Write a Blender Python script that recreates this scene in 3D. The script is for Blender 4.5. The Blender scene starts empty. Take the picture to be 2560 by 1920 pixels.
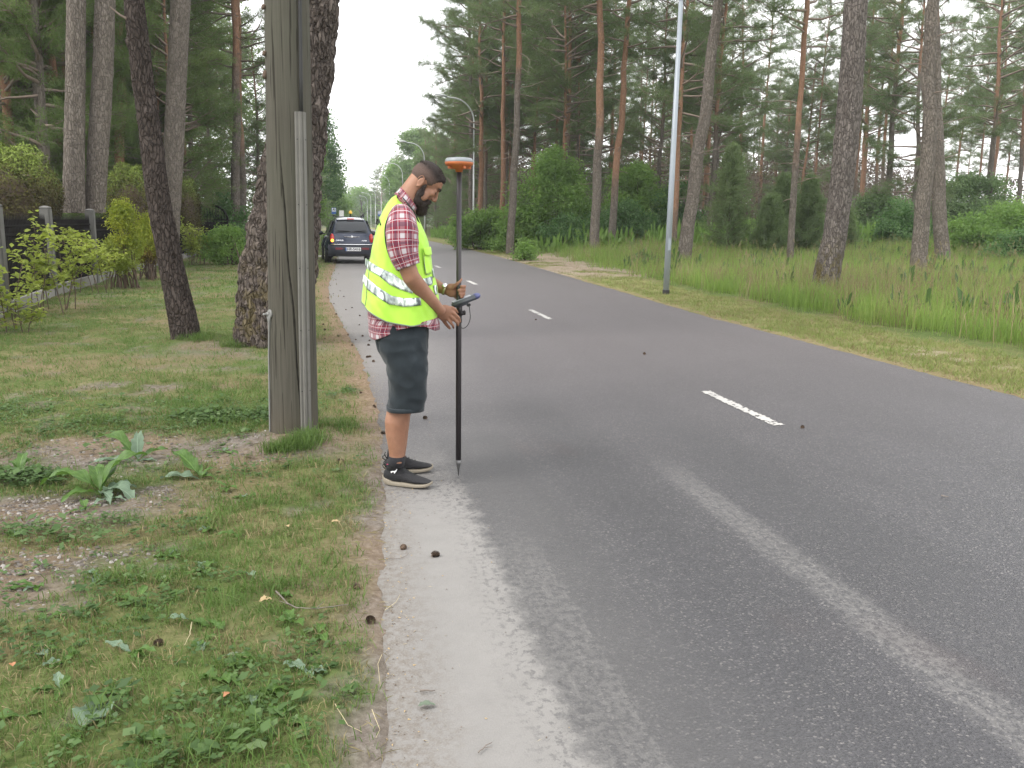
import bpy, bmesh, math, random
import numpy as np
from mathutils import Vector, Matrix, noise, Quaternion

random.seed(11)
RS = np.random.RandomState(5)
scene = bpy.context.scene

# ------------------------------------------------------------------ camera
CAM_H, FPX, S = 1.5, 2200.0, 2560.0 / 2212.0
YAW, PITCH, ROLL = math.radians(10.9417), math.radians(10.2891), math.radians(0.75)
_f = Vector((math.sin(YAW) * math.cos(PITCH), math.cos(YAW) * math.cos(PITCH), -math.sin(PITCH)))
_r0 = Vector((math.cos(YAW), -math.sin(YAW), 0)); _u0 = _r0.cross(_f)
_r = _r0 * math.cos(ROLL) + _u0 * math.sin(ROLL)
_u = -_r0 * math.sin(ROLL) + _u0 * math.cos(ROLL)
cam_data = bpy.data.cameras.new('camera')
cam_data.sensor_width = 36; cam_data.lens = FPX / 2560 * 36
cam_data.clip_start = 0.05; cam_data.clip_end = 6000
cam = bpy.data.objects.new('camera', cam_data)
scene.collection.objects.link(cam)
M_ = Matrix(((_r.x, _u.x, -_f.x, 0), (_r.y, _u.y, -_f.y, 0), (_r.z, _u.z, -_f.z, CAM_H), (0, 0, 0, 1)))
cam.matrix_world = M_
scene.camera = cam

# ------------------------------------------------------------------ light
SUN_EL, SUN_AZ = math.radians(48), math.radians(250)
world = bpy.data.worlds.new('World'); scene.world = world; world.use_nodes = True
wn = world.node_tree; wn.nodes.clear()
w_out = wn.nodes.new('ShaderNodeOutputWorld'); w_bg = wn.nodes.new('ShaderNodeBackground')
w_sky = wn.nodes.new('ShaderNodeTexSky'); w_sky.sky_type = 'NISHITA'; w_sky.sun_disc = False
w_sky.sun_elevation = SUN_EL; w_sky.sun_rotation = SUN_AZ; w_sky.dust_density = 3; w_sky.air_density = 1.0
w_mix = wn.nodes.new('ShaderNodeMix'); w_mix.data_type = 'RGBA'
w_tc = wn.nodes.new('ShaderNodeTexCoord')
w_no = wn.nodes.new('ShaderNodeTexNoise'); w_no.inputs['Scale'].default_value = 2.2; w_no.inputs['Detail'].default_value = 5
w_mr = wn.nodes.new('ShaderNodeMapRange')
w_mr.inputs['From Min'].default_value = .3; w_mr.inputs['From Max'].default_value = .6
w_mr.inputs['To Min'].default_value = .72; w_mr.inputs['To Max'].default_value = .97
w_mix.inputs['B'].default_value = (10.8, 10.7, 10.7, 1)          # closed cloud layer over the blue
wn.links.new(w_tc.outputs['Generated'], w_no.inputs['Vector'])
wn.links.new(w_no.outputs['Fac'], w_mr.inputs['Value'])
wn.links.new(w_mr.outputs['Result'], w_mix.inputs['Factor'])
wn.links.new(w_sky.outputs['Color'], w_mix.inputs['A'])
wn.links.new(w_mix.outputs['Result'], w_bg.inputs['Color'])
wn.links.new(w_bg.outputs['Background'], w_out.inputs['Surface'])
w_bg.inputs['Strength'].default_value = 0.12
sun_d = bpy.data.lights.new('sun', 'SUN'); sun_d.energy = 1.3; sun_d.angle = math.radians(18); sun_d.color = (1.0, .96, .9)
sun = bpy.data.objects.new('sun', sun_d); scene.collection.objects.link(sun)
_sd = Vector((math.sin(SUN_AZ) * math.cos(SUN_EL), math.cos(SUN_AZ) * math.cos(SUN_EL), math.sin(SUN_EL)))
sun.rotation_euler = (-_sd).to_track_quat('-Z', 'Y').to_euler()
vs = scene.view_settings
vs.view_transform = 'Standard'; vs.look = 'None'; vs.gamma = 1; vs.use_curve_mapping = False; vs.exposure = 0.95
scene.cycles.max_bounces = 6; scene.cycles.diffuse_bounces = 4; scene.cycles.glossy_bounces = 2
scene.cycles.transmission_bounces = 4; scene.cycles.transparent_max_bounces = 8

# ------------------------------------------------------------------ helpers
C = scene.collection

def ray(px, py):
    return _f + _r * ((px - 1280) / FPX) + _u * ((960 - py) / FPX)

def on_ground(px, py, z=0.0):
    """where the sight line through a source-photo pixel meets the ground"""
    d = ray(px, py); t = (z - CAM_H) / d.z
    return Vector((0, 0, CAM_H)) + d * t

def at(px, py, Y):
    """point at real distance Y along the road"""
    d = ray(px, py); t = Y / d.y
    return Vector((0, 0, CAM_H)) + d * t

def link(o, parent=None):
    C.objects.link(o)
    if parent is not None: o.parent = parent
    return o

def tag(o, label=None, cat=None, group=None, kind=None):
    if label: o['label'] = label
    if cat: o['category'] = cat
    if group: o['group'] = group
    if kind: o['kind'] = kind
    return o

def thing(name, label, cat, loc=(0, 0, 0), rot=(0, 0, 0), group=None):
    o = bpy.data.objects.new(name, None); o.empty_display_size = .2
    o.location = loc; o.rotation_euler = rot
    C.objects.link(o)
    return tag(o, label, cat, group)

def np_mesh(name, V, loops, sizes, mats=None, smooth=False, uv=None, col=None, midx=None):
    """fast mesh from numpy arrays: V (n,3), loops flat int array, sizes per face"""
    me = bpy.data.meshes.new(name)
    V = np.asarray(V, dtype=np.float32); loops = np.asarray(loops, dtype=np.int32).ravel(); sizes = np.asarray(sizes, dtype=np.int32)
    me.vertices.add(len(V)); me.vertices.foreach_set('co', V.ravel())
    me.loops.add(len(loops)); me.loops.foreach_set('vertex_index', loops)
    me.polygons.add(len(sizes))
    st = np.zeros(len(sizes), dtype=np.int32); st[1:] = np.cumsum(sizes)[:-1]
    me.polygons.foreach_set('loop_start', st)
    me.polygons.foreach_set('loop_total', sizes)
    if smooth: me.polygons.foreach_set('use_smooth', np.ones(len(sizes), dtype=bool))
    if midx is not None: me.polygons.foreach_set('material_index', np.asarray(midx, dtype=np.int32))
    me.update(calc_edges=True)
    if uv is not None:
        l = me.uv_layers.new(name='UVMap'); l.data.foreach_set('uv', np.asarray(uv, dtype=np.float32)[loops].ravel())
    if col is not None:
        for k, v in col.items():
            a = me.attributes.new(k, 'FLOAT', 'POINT'); a.data.foreach_set('value', np.asarray(v, dtype=np.float32))
    for m in (mats or []): me.materials.append(m)
    return me

def mobj(name, me, parent=None, loc=None):
    o = bpy.data.objects.new(name, me); link(o, parent)
    if loc is not None: o.location = loc
    return o

class MB:
    """collects shapes and links them as ONE mesh object"""
    def __init__(s): s.v = []; s.f = []; s.uv = []
    def add(s, v, f, uv=None):
        n = len(s.v); s.v += [tuple(a) for a in v]; s.f += [tuple(i + n for i in q) for q in f]
        s.uv += list(uv) if uv is not None else [(0, 0)] * len(v)
        return s
    def box(s, c, size, rot=None, bev=0.0):
        x, y, z = [a / 2 for a in size]
        if bev <= 0:
            vs_ = [Vector(p) for p in ((-x, -y, -z), (x, -y, -z), (x, y, -z), (-x, y, -z), (-x, -y, z), (x, -y, z), (x, y, z), (-x, y, z))]
            fs = [(0, 3, 2, 1), (4, 5, 6, 7), (0, 1, 5, 4), (1, 2, 6, 5), (2, 3, 7, 6), (3, 0, 4, 7)]
        else:
            bm = bmesh.new(); bmesh.ops.create_cube(bm, size=1)
            bmesh.ops.scale(bm, vec=size, verts=bm.verts)
            bmesh.ops.bevel(bm, geom=bm.edges[:], offset=bev, segments=2, affect='EDGES')
            bm.verts.index_update(); vs_ = [v.co.copy() for v in bm.verts]; fs = [[v.index for v in f.verts] for f in bm.faces]; bm.free()
        m = rot.to_matrix() if isinstance(rot, Quaternion) else (rot if rot is not None else Matrix.Identity(3))
        return s.add([m @ v + Vector(c) for v in vs_], fs)
    def tube(s, pts, rad, seg=8, caps=True, flat=1.0, up=None, v0=0.0):
        pts = [Vector(p) for p in pts]; n = len(pts)
        if not hasattr(rad, '__len__'): rad = [rad] * n
        t0 = (pts[1] - pts[0]).normalized()
        a = Vector(up) if up is not None else (Vector((0, 0, 1)) if abs(t0.z) < .9 else Vector((1, 0, 0)))
        x = a.cross(t0).normalized(); vs_ = []; uv = []; L = v0
        for i, p in enumerate(pts):
            t = (pts[min(i + 1, n - 1)] - pts[max(i - 1, 0)])
            t = t.normalized() if t.length > 1e-9 else t0
            x = (x - t * x.dot(t)).normalized(); y = t.cross(x)
            if i: L += (pts[i] - pts[i - 1]).length
            for k in range(seg):
                an = 2 * math.pi * k / seg
                vs_.append(p + (x * math.cos(an) + y * math.sin(an) * flat) * rad[i]); uv.append((k / seg, L))
        fs = [(i * seg + k, i * seg + (k + 1) % seg, (i + 1) * seg + (k + 1) % seg, (i + 1) * seg + k) for i in range(n - 1) for k in range(seg)]
        if caps: fs += [tuple(range(seg))[::-1], tuple((n - 1) * seg + k for k in range(seg))]
        return s.add(vs_, fs, uv)
    def ball(s, c, r, seg=16, rings=10, rot=None):
        r = Vector(r) if hasattr(r, '__len__') else Vector((r, r, r)); c = Vector(c)
        vs_ = [Vector((0, 0, 1))]
        for i in range(1, rings):
            th = math.pi * i / rings
            for k in range(seg):
                ph = 2 * math.pi * k / seg
                vs_.append(Vector((math.sin(th) * math.cos(ph), math.sin(th) * math.sin(ph), math.cos(th))))
        vs_.append(Vector((0, 0, -1)))
        fs = [(0, 1 + k, 1 + (k + 1) % seg) for k in range(seg)]
        for i in range(rings - 2):
            for k in range(seg):
                fs.append((1 + i * seg + k, 1 + (i + 1) * seg + k, 1 + (i + 1) * seg + (k + 1) % seg, 1 + i * seg + (k + 1) % seg))
        b = 1 + (rings - 2) * seg
        fs += [(b + k, len(vs_) - 1, b + (k + 1) % seg) for k in range(seg)]
        m = rot if rot is not None else Matrix.Identity(3)
        return s.add([m @ Vector((v.x * r.x, v.y * r.y, v.z * r.z)) + c for v in vs_], fs)
    def lathe(s, prof, c=(0, 0, 0), seg=24, rot=None):
        """profile of (radius, height)"""
        c = Vector(c); vs_ = []
        m = rot if rot is not None else Matrix.Identity(3)
        for r, h in prof:
            for k in range(seg):
                an = 2 * math.pi * k / seg
                vs_.append(m @ Vector((r * math.cos(an), r * math.sin(an), h)) + c)
        n = len(prof)
        fs = [(i * seg + k, i * seg + (k + 1) % seg, (i + 1) * seg + (k + 1) % seg, (i + 1) * seg + k) for i in range(n - 1) for k in range(seg)]
        fs += [tuple(range(seg))[::-1], tuple((n - 1) * seg + k for k in range(seg))]
        return s.add(vs_, fs)
    def mesh(s, name, mat, smooth=False):
        me = bpy.data.meshes.new(name); me.from_pydata(s.v, [], s.f)
        if smooth: me.polygons.foreach_set('use_smooth', [True] * len(me.polygons))
        l = me.uv_layers.new(name='UVMap'); li = np.zeros(len(me.loops), dtype=np.int32); me.loops.foreach_get('vertex_index', li)
        l.data.foreach_set('uv', np.array(s.uv, dtype=np.float32)[li].ravel())
        for m in (mat if isinstance(mat, (list, tuple)) else [mat]): me.materials.append(m)
        return me
    def build(s, name, mat, parent=None, smooth=False, loc=None):
        return mobj(name, s.mesh(name, mat, smooth), parent, loc)

def hashn(ix, iy, seed):
    h = (ix.astype(np.int64) * 374761393 + iy.astype(np.int64) * 668265263 + seed * 1442695041) & 0x7fffffff
    h = ((h ^ (h >> 13)) * 1274126177) & 0x7fffffff
    return ((h ^ (h >> 16)) & 0xffff) / 65535.0

def vnoise(x, y, scale=1.0, seed=0, octs=3):
    x = np.asarray(x, float) * scale; y = np.asarray(y, float) * scale
    tot = 0; amp = 1; s = 0
    for o in range(octs):
        ix = np.floor(x); iy = np.floor(y); fx = x - ix; fy = y - iy
        fx = fx * fx * (3 - 2 * fx); fy = fy * fy * (3 - 2 * fy)
        a = hashn(ix, iy, seed + o); b = hashn(ix + 1, iy, seed + o); c = hashn(ix, iy + 1, seed + o); d = hashn(ix + 1, iy + 1, seed + o)
        tot = tot + amp * ((a * (1 - fx) + b * fx) * (1 - fy) + (c * (1 - fx) + d * fx) * fy)
        s += amp; amp *= .5; x = x * 2.03 + 17; y = y * 2.03 + 5
    return tot / s

def sstep(a, b, x):
    t = np.clip((np.asarray(x, float) - a) / (b - a), 0, 1); return t * t * (3 - 2 * t)

# ------------------------------------------------------------------ material helpers
class NT:
    """a short way to write shader nodes"""
    def __init__(s, name):
        s.m = bpy.data.materials.new(name); s.m.use_nodes = True; s.t = s.m.node_tree; s.t.nodes.clear()
        s.o = s.n('ShaderNodeOutputMaterial'); s.b = s.n('ShaderNodeBsdfPrincipled')
        s.t.links.new(s.b.outputs[0], s.o.inputs['Surface'])
        s._obj = None
    def n(s, ty, **kw):
        nd = s.t.nodes.new(ty)
        for k, v in kw.items(): setattr(nd, k, v)
        return nd
    def put(s, sock, v):
        if isinstance(v, bpy.types.NodeSocket): s.t.links.new(v, sock)
        elif v is not None:
            if sock.type == 'RGBA' and len(v) == 3: v = (*v, 1)
            sock.default_value = v
    def set(s, **kw):
        for k, v in kw.items(): s.put(s.b.inputs[k.replace('_', ' ')], v)
        return s
    def math(s, op, a, b=None, c=None, clamp=False):
        nd = s.n('ShaderNodeMath', operation=op, use_clamp=clamp); s.put(nd.inputs[0], a)
        if b is not None: s.put(nd.inputs[1], b)
        if c is not None: s.put(nd.inputs[2], c)
        return nd.outputs[0]
    def mul(s, a, b): return s.math('MULTIPLY', a, b)
    def addv(s, a, b): return s.math('ADD', a, b)
    def obj(s): return s.n('ShaderNodeTexCoord').outputs['Object']
    def pos(s): return s.n('ShaderNodeNewGeometry').outputs['Position']
    def uvc(s): return s.n('ShaderNodeTexCoord').outputs['UV']
    def isl(s): return s.n('ShaderNodeNewGeometry').outputs['Random Per Island']
    def rnd(s): return s.n('ShaderNodeObjectInfo').outputs['Random']
    def sep(s, v):
        nd = s.n('ShaderNodeSeparateXYZ'); s.put(nd.inputs[0], v); return nd.outputs
    def comb(s, x, y, z):
        nd = s.n('ShaderNodeCombineXYZ'); s.put(nd.inputs[0], x); s.put(nd.inputs[1], y); s.put(nd.inputs[2], z); return nd.outputs[0]
    def scl(s, v, k):
        nd = s.n('ShaderNodeMapping'); s.put(nd.inputs['Vector'], v); nd.inputs['Scale'].default_value = k if hasattr(k, '__len__') else (k, k, k); return nd.outputs[0]
    def noise(s, v, scale=5, detail=3, rough=.55, dist=0, out='Fac'):
        nd = s.n('ShaderNodeTexNoise'); s.put(nd.inputs['Vector'], v); nd.inputs['Scale'].default_value = scale; nd.inputs['Detail'].default_value = detail
        nd.inputs['Roughness'].default_value = rough; nd.inputs['Distortion'].default_value = dist; return nd.outputs[out]
    def voro(s, v, scale=5, feature='F1', out='Distance', rand=1):
        nd = s.n('ShaderNodeTexVoronoi', feature=feature); s.put(nd.inputs['Vector'], v); nd.inputs['Scale'].default_value = scale
        nd.inputs['Randomness'].default_value = rand; return nd.outputs[out]
    def ramp(s, f, stops, interp='LINEAR'):
        nd = s.n('ShaderNodeValToRGB'); s.put(nd.inputs[0], f); nd.color_ramp.interpolation = interp; e = nd.color_ramp.elements
        while len(e) < len(stops): e.new(.5)
        for el, (p, c) in zip(e, stops):
            el.position = p; el.color = (*c, 1) if hasattr(c, '__len__') else (c, c, c, 1)
        return nd.outputs[0]
    def mr(s, v, a, b, c=0.0, d=1.0, smooth=True):
        nd = s.n('ShaderNodeMapRange'); s.put(nd.inputs['Value'], v)
        if smooth: nd.interpolation_type = 'SMOOTHSTEP'
        for k, x in (('From Min', a), ('From Max', b), ('To Min', c), ('To Max', d)): s.put(nd.inputs[k], x)
        return nd.outputs['Result']
    def mix(s, f, a, b, mode='MIX'):
        nd = s.n('ShaderNodeMix', data_type='RGBA', blend_type=mode); s.put(nd.inputs['Factor'], f); s.put(nd.inputs['A'], a); s.put(nd.inputs['B'], b)
        return nd.outputs['Result']
    def attr(s, name, ty='GEOMETRY', out='Fac'):
        nd = s.n('ShaderNodeAttribute', attribute_type=ty, attribute_name=name); return nd.outputs[out]
    def bump(s, h, strength=.5, dist=.01):
        nd = s.n('ShaderNodeBump'); s.put(nd.inputs['Height'], h); nd.inputs['Strength'].default_value = strength; nd.inputs['Distance'].default_value = dist
        s.t.links.new(nd.outputs[0], s.b.inputs['Normal']); return s
    def vary(s, col, f, lo=.7, hi=1.3):
        """multiply a colour by a factor running lo..hi"""
        k = s.mr(f, 0, 1, lo, hi, False); nd = s.n('ShaderNodeVectorMath', operation='SCALE'); s.put(nd.inputs[0], col if isinstance(col, bpy.types.NodeSocket) else tuple(col)[:3])
        s.put(nd.inputs['Scale'], k); return nd.outputs[0]

def plain(name, col, rough=.5, metal=0, noise_scale=None, amt=.15, bump=0, spec=None, coat=0):
    t = NT(name); c = col
    if noise_scale:
        f = t.noise(t.obj(), noise_scale, 4); c = t.vary(col, f, 1 - amt * 2, 1 + amt * 2)
        if bump: t.bump(f, bump, .01)
    t.set(Base_Color=c, Roughness=rough, Metallic=metal)
    if spec is not None: t.set(Specular_IOR_Level=spec)
    if coat: t.set(Coat_Weight=coat, Coat_Roughness=.08)
    return t.m

def leaf_mat(name, c1, c2, rough=.6, trans=.35, c3=None, pos_scale=.6):
    """foliage: each leaf its own tone, slightly see-through"""
    t = NT(name); f = t.isl()
    n = t.noise(t.pos(), pos_scale, 2)
    k = t.addv(t.mul(f, .6), t.mul(t.mr(n, .3, .7), .4))
    st = [(0, c1), (1, c2)] if c3 is None else [(0, c1), (.7, c2), (1, c3)]
    col = t.ramp(k, st)
    t.set(Base_Color=col, Roughness=rough, Specular_IOR_Level=.25)
    tr = t.n('ShaderNodeBsdfTranslucent'); t.put(tr.inputs[0], t.mix(.5, col, tuple(min(1, a * 1.5) for a in c2)))
    ms = t.n('ShaderNodeMixShader'); ms.inputs[0].default_value = trans
    t.t.links.new(t.b.outputs[0], ms.inputs[1]); t.t.links.new(tr.outputs[0], ms.inputs[2]); t.t.links.new(ms.outputs[0], t.o.inputs['Surface'])
    return t.m
# ------------------------------------------------------------------ ground
LE_Y = [-20, 2, 3.9, 4.7, 7.2, 9.7, 14, 17.3, 21, 27, 33, 60, 1500]
LE_X = [.05, .08, .16, .2, .26, .2, -.05, -.24, -.32, -.28, -.2, -.2, -.2]
RE_Y = [-20, 8, 14, 24, 38, 56, 77, 120, 1500]
RE_X = [6.07, 6.06, 6.06, 6.5, 7.1, 7.45, 7.4, 6.7, 6.7]
def edge_l(y): return np.interp(y, LE_Y, LE_X)
def edge_r(y): return np.interp(y, RE_Y, RE_X)
FEN_Y = [-10, 11, 15, 18.6, 26, 33, 42, 60]; FEN_X = [-3.3, -4.75, -5.2, -5.6, -5.95, -6.1, -6.25, -6.3]
def fence_x(y): return float(np.interp(y, FEN_Y, FEN_X))

def blob(x, y, cx, cy, rx, ry, soft=.5):
    d = np.sqrt(((x - cx) / rx) ** 2 + ((y - cy) / ry) ** 2)
    return 1 - sstep(1 - soft, 1 + soft, d)

def zones(x, y):
    """masks over the ground: bare soil, gravel, fallen needles, sand, lush, forest floor"""
    x = np.asarray(x, float); y = np.asarray(y, float)
    dl = edge_l(y) - x; dr = x - edge_r(y); n = vnoise(x, y, 1.3, 3); n2 = vnoise(x, y, 3.7, 9); n3 = vnoise(x, y, .35, 21)
    left = dl > -.1
    soil = np.maximum(blob(x, y, -.62, 5.9, .75, .36), blob(x, y, -1.6, 5.95, .9, .5)) * sstep(.25, .5, n2)
    soil = np.maximum(soil, blob(x, y, -1.45, 4.85, .6, .42, .6) * sstep(.3, .55, n))
    soil = np.maximum(soil, blob(x, y, -1.3, 3.75, .55, .3, .6) * sstep(.42, .6, n) * .9)
    soil = np.maximum(soil, blob(x, y, -1.9, 8.3, .75, .3, .5) * sstep(.35, .6, n2) * .9)
    soil = np.maximum(soil, blob(x, y, -1.5, 9.4, .6, .25, .5) * sstep(.35, .6, n2) * .7)
    soil = np.maximum(soil, blob(x, y, -1.1, 10.9, 1.1, .8, .5) * .75 * sstep(.3, .6, n))
    soil = np.maximum(soil, left * (1 - sstep(.02, .22, dl + (n2 - .5) * .22)))
    soil = np.maximum(soil, left * sstep(.62, .75, n2) * .55)
    gravel = np.maximum(blob(x, y, -1.55, 4.85, .6, .26, .5), blob(x, y, -1.0, 5.0, .3, .16, .6)) * sstep(.3, .6, n2)
    gravel = np.maximum(gravel, blob(x, y, -1.45, 3.95, .5, .18, .5) * .6)
    ndl = left * (1 - sstep(.12, .5, dl + (n - .5) * .4)) * sstep(4.2, 8, y) * (1 - sstep(30, 45, y))
    ndl = np.maximum(ndl, (dr > 0) * (1 - sstep(.05, .28, dr + (n2 - .5) * .2)) * .8)
    ndl = np.maximum(ndl, left * sstep(.5, .7, n) * .6 * (dl > 0))
    sand = (dr > -.3) * (1 - sstep(2.2, 3.6, np.abs(dr - .3) + (n - .5) * 2.2)) * sstep(22.5, 27, y) * (1 - sstep(41, 45, y)) * sstep(.25, .5, n)
    sand = np.maximum(sand, (x > 5) * blob(x, y, 6.9, 9.3, .5, 1.2, .5) * sstep(.58, .7, n2) * .7)
    lush = left * blob(x, y, -.8, 6.9, .7, .35, .6)
    mown = (dr > 0) * (1 - sstep(1.5, 2.1, dr + (n - .5) * .7))
    forest = np.maximum(sstep(4, 12, x - 14 - (20 - np.minimum(y, 20)) * .6) * 0, np.maximum(sstep(.5, 4, -(x - np.interp(y, FEN_Y, FEN_X))), sstep(40, 55, y) * ((x > 9.5) | (x < -4))))
    forest = np.maximum(forest, sstep(17, 24, x) * sstep(24, 34, y))
    return dict(soil=soil, gravel=gravel, needles=ndl, sand=sand, lush=lush, mown=mown, forest=forest, patch=n3)

def ground_z(x, y):
    x = np.asarray(x, float); y = np.asarray(y, float)
    d = np.maximum(edge_l(y) - x, x - edge_r(y))
    z = -.03 + sstep(-.13, .07, d) * .038 + sstep(-.11, .06, d) * ((vnoise(x, y, 9, 36, 3) - .5) * .036 + (vnoise(x, y, 31, 37, 1) - .5) * .012)
    out = sstep(.1, .8, d)
    z = z + out * ((vnoise(x, y, .8, 31) - .5) * .07 + (vnoise(x, y, 5, 33, 2) - .5) * .018)
    z = z + blob(x, y, -.35, 6.15, .45, .35, .7) * .05
    z = z + .75 * sstep(28, 50, y) * sstep(8.5, 15, x) + .5 * sstep(18, 40, x)
    z = z + (vnoise(x, y, .02, 40) - .4) * 1.2 * sstep(60, 200, np.abs(x))
    z = z - .05 * (1 - sstep(-.25, -.13, d))
    return z

def axis(*segs):
    a = [segs[0][0]]
    for lo, hi, st in segs:
        n = max(1, int(round((hi - lo) / st))); a += list(lo + (hi - lo) * (np.arange(1, n + 1) / n))
    return np.array(a)

def grid_mesh(name, X, Y, fz, mat, attrs=None):
    gx, gy = np.meshgrid(X, Y); z = fz(gx, gy)
    V = np.stack([gx, gy, z], -1).reshape(-1, 3); nx, ny = len(X), len(Y)
    i = np.arange(nx - 1)[None, :] + nx * np.arange(ny - 1)[:, None]; i = i.ravel()
    F = np.stack([i, i + 1, i + nx + 1, i + nx], -1)
    col = {k: v.ravel() for k, v in attrs(gx, gy).items()} if attrs else None
    return np_mesh(name, V, F, np.full(len(F), 4), [mat], True, None, col)

t = NT('ground_soil_and_turf')
p = t.pos(); nf = t.noise(p, 26, 5, .65); nm = t.noise(p, 3.1, 4); nb = t.noise(p, .5, 3); nx_ = t.noise(p, 90, 4, .7)
turf = t.ramp(t.addv(t.mul(nm, .6), t.mul(nf, .45)), [(.3, (.07, .085, .030)), (.5, (.125, .13, .052)), (.62, (.195, .17, .088)), (.75, (.25, .21, .13))])
fresh = t.ramp(nf, [(.3, (.05, .085, .022)), (.7, (.10, .16, .04))])
c = t.mix(t.mr(nb, .36, .56), turf, t.mix(.7, turf, fresh))
c = t.mix(t.attr('mown'), c, t.ramp(t.addv(t.mul(nm, .7), t.mul(nf, .3)), [(.3, (.14, .17, .055)), (.55, (.21, .21, .085)), (.7, (.28, .23, .12))]))
soilc = t.ramp(nf, [(.25, (.095, .078, .064)), (.5, (.165, .142, .120)), (.72, (.245, .22, .195))])
c = t.mix(t.attr('soil'), c, soilc)
gv = t.n('ShaderNodeTexVoronoi', feature='F1'); t.put(gv.inputs['Vector'], p); gv.inputs['Scale'].default_value = 55
gcol = t.ramp(t.sep(gv.outputs['Color'])[0], [(0, (.08, .068, .056)), (.5, (.145, .128, .112)), (1, (.23, .21, .19))])
c = t.mix(t.attr('gravel'), c, t.mix(t.mr(gv.outputs['Distance'], .3, .6), gcol, (.07, .055, .045)))
ndc = t.ramp(t.noise(p, 40, 5, .7), [(.3, (.11, .075, .048)), (.5, (.20, .14, .09)), (.7, (.30, .235, .165))])
c = t.mix(t.mul(t.attr('needles'), .85), c, ndc)
c = t.mix(t.attr('sand'), c, t.ramp(t.addv(t.mul(nf, .5), t.mul(nm, .5)), [(.35, (.19, .14, .09)), (.5, (.28, .225, .165)), (.65, (.37, .325, .27))]))
c = t.mix(t.attr('forest'), c, t.ramp(nm, [(.3, (.035, .045, .018)), (.5, (.06, .075, .025)), (.7, (.11, .075, .045))]))
t.set(Base_Color=c, Roughness=.95, Specular_IOR_Level=.1); t.bump(t.addv(nf, t.mul(nx_, .5)), .8, .02)
M_GROUND = t.m
GX = axis((-1500, -200, 130), (-200, -40, 10), (-40, -9, 1), (-9, -4, .2), (-4, -.6, .06), (-.6, .6, .03), (.6, 5.6, .5), (5.6, 9, .08), (9, 30, .5), (30, 200, 8), (200, 1500, 130))
GY = axis((-60, 0, 4), (0, 2, .2), (2, 9, .06), (9, 16, .12), (16, 50, .4), (50, 160, 3), (160, 1900, 80))
gr = mobj('ground', grid_mesh('ground', GX, GY, ground_z, M_GROUND, zones)); tag(gr, kind='structure')

# ------------------------------------------------------------------ road
t = NT('worn_asphalt_with_sand')
p = t.pos(); X, Y, Z_ = t.sep(p)
sp = t.n('ShaderNodeTexVoronoi', feature='F1'); t.put(sp.inputs['Vector'], p); sp.inputs['Scale'].default_value = 135
spc = t.sep(sp.outputs['Color'])[0]
n_mid = t.noise(p, 1.1, 4); n_fin = t.noise(p, 160, 3, .7); n_big = t.noise(t.scl(p, (1.4, .12, 1)), 1.0, 4)
base = t.ramp(spc, [(0, (.034, .034, .037)), (.55, (.051, .050, .055)), (.9, (.068, .066, .070)), (1, (.17, .16, .155))])
base = t.vary(base, n_fin, .65, 1.35)
base = t.vary(base, t.addv(t.mul(n_mid, .4), t.mul(n_big, .6)), .58, 1.42)
# reddish worn lane, bluish right half
base = t.mix(t.mul(t.mr(Y, 3.5, 12), .6), base, t.mix(.5, base, (.175, .143, .145)))
wob = t.mul(t.addv(t.noise(p, 1.7, 4), -.5), .35)
wob2 = t.mul(t.addv(t.noise(p, 9, 4, .65), -.5), .5)
spk = t.noise(t.scl(p, (1, .8, 1)), 34, 5, .75)
XW = t.addv(X, wob)
def band(c0, c1, soft, jit=1.0, xw=None):
    xw = t.addv(X, t.mul(t.addv(wob, wob2), jit)) if xw is None else xw
    return t.mul(t.mr(xw, c0 - soft, c0 + soft), t.mr(xw, c1 - soft, c1 + soft, 1, 0))
dust_sheen_col = t.vary((.205, .198, .188), t.addv(t.mul(t.noise(p, 5, 5, .7), .6), t.mul(n_fin, .4)), .72, 1.28)
fade = t.mr(Y, 4.3, 6.3, 1, 0)
d1 = t.mul(t.mr(t.addv(X, t.mul(wob2, .45)), .60, .74, 1, 0), t.addv(.12, t.mul(fade, .86)))
# bare spots where the sand has worn through, towards its edge
holes = t.mul(t.mr(spk, .50, .60), t.mr(X, .42, .68))
d1 = t.mul(d1, t.addv(1, t.mul(holes, -.6)))
d1 = t.mul(d1, t.addv(1, t.mul(t.mul(t.mr(spk, .52, .6), t.mr(Y, 4.2, 5.2)), -.9)))
film = t.mul(t.mr(t.addv(X, wob), .7, 1.5, 1, 0), t.mul(t.mr(Y, 2, 6, .26, .16), 1))
film2 = t.mul(t.mul(t.mr(t.addv(X, wob), .2, 1.7, 1, 0), t.mr(Y, 7, 10)), t.mr(Y, 30, 45, .75, .1))  # pale bay: sandy film, with sky sheen put into the same colour
st = t.mul(band(1.91, 2.09, .05, .2), t.mul(t.mr(Y, 4.4, 5.6, 1, 0), t.mr(spk, .44, .56, .10, .44)))
st2 = t.mul(band(2.15, 2.5, .12, .5), t.mul(t.mr(Y, 2.6, 3.6, 1, 0), t.mr(spk, .52, .6, 0, .16)))
tl = None
for c0 in (.655, .725, .80, .875):
    ln = t.mr(t.math('ABSOLUTE', t.addv(t.addv(X, t.mul(t.addv(t.noise(t.scl(p, (.3, .8, 1)), 3, 2), -.5), .06)), -c0 - .0)), .004, .014, 1, 0)
    tl = ln if tl is None else t.math('MAXIMUM', tl, ln)
tl = t.mul(t.mul(tl, t.mr(Y, 3.4, 4.6, .5, 0)), t.mr(spk, .44, .54, .2, .95))
far_sheen = t.mul(t.mr(Y, 12, 50, 0, .45), 1)  # sky sheen on the distant asphalt, put into its colour
dm = t.math('MAXIMUM', d1, t.math('MAXIMUM', st, t.math('MAXIMUM', tl, st2)))
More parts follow.
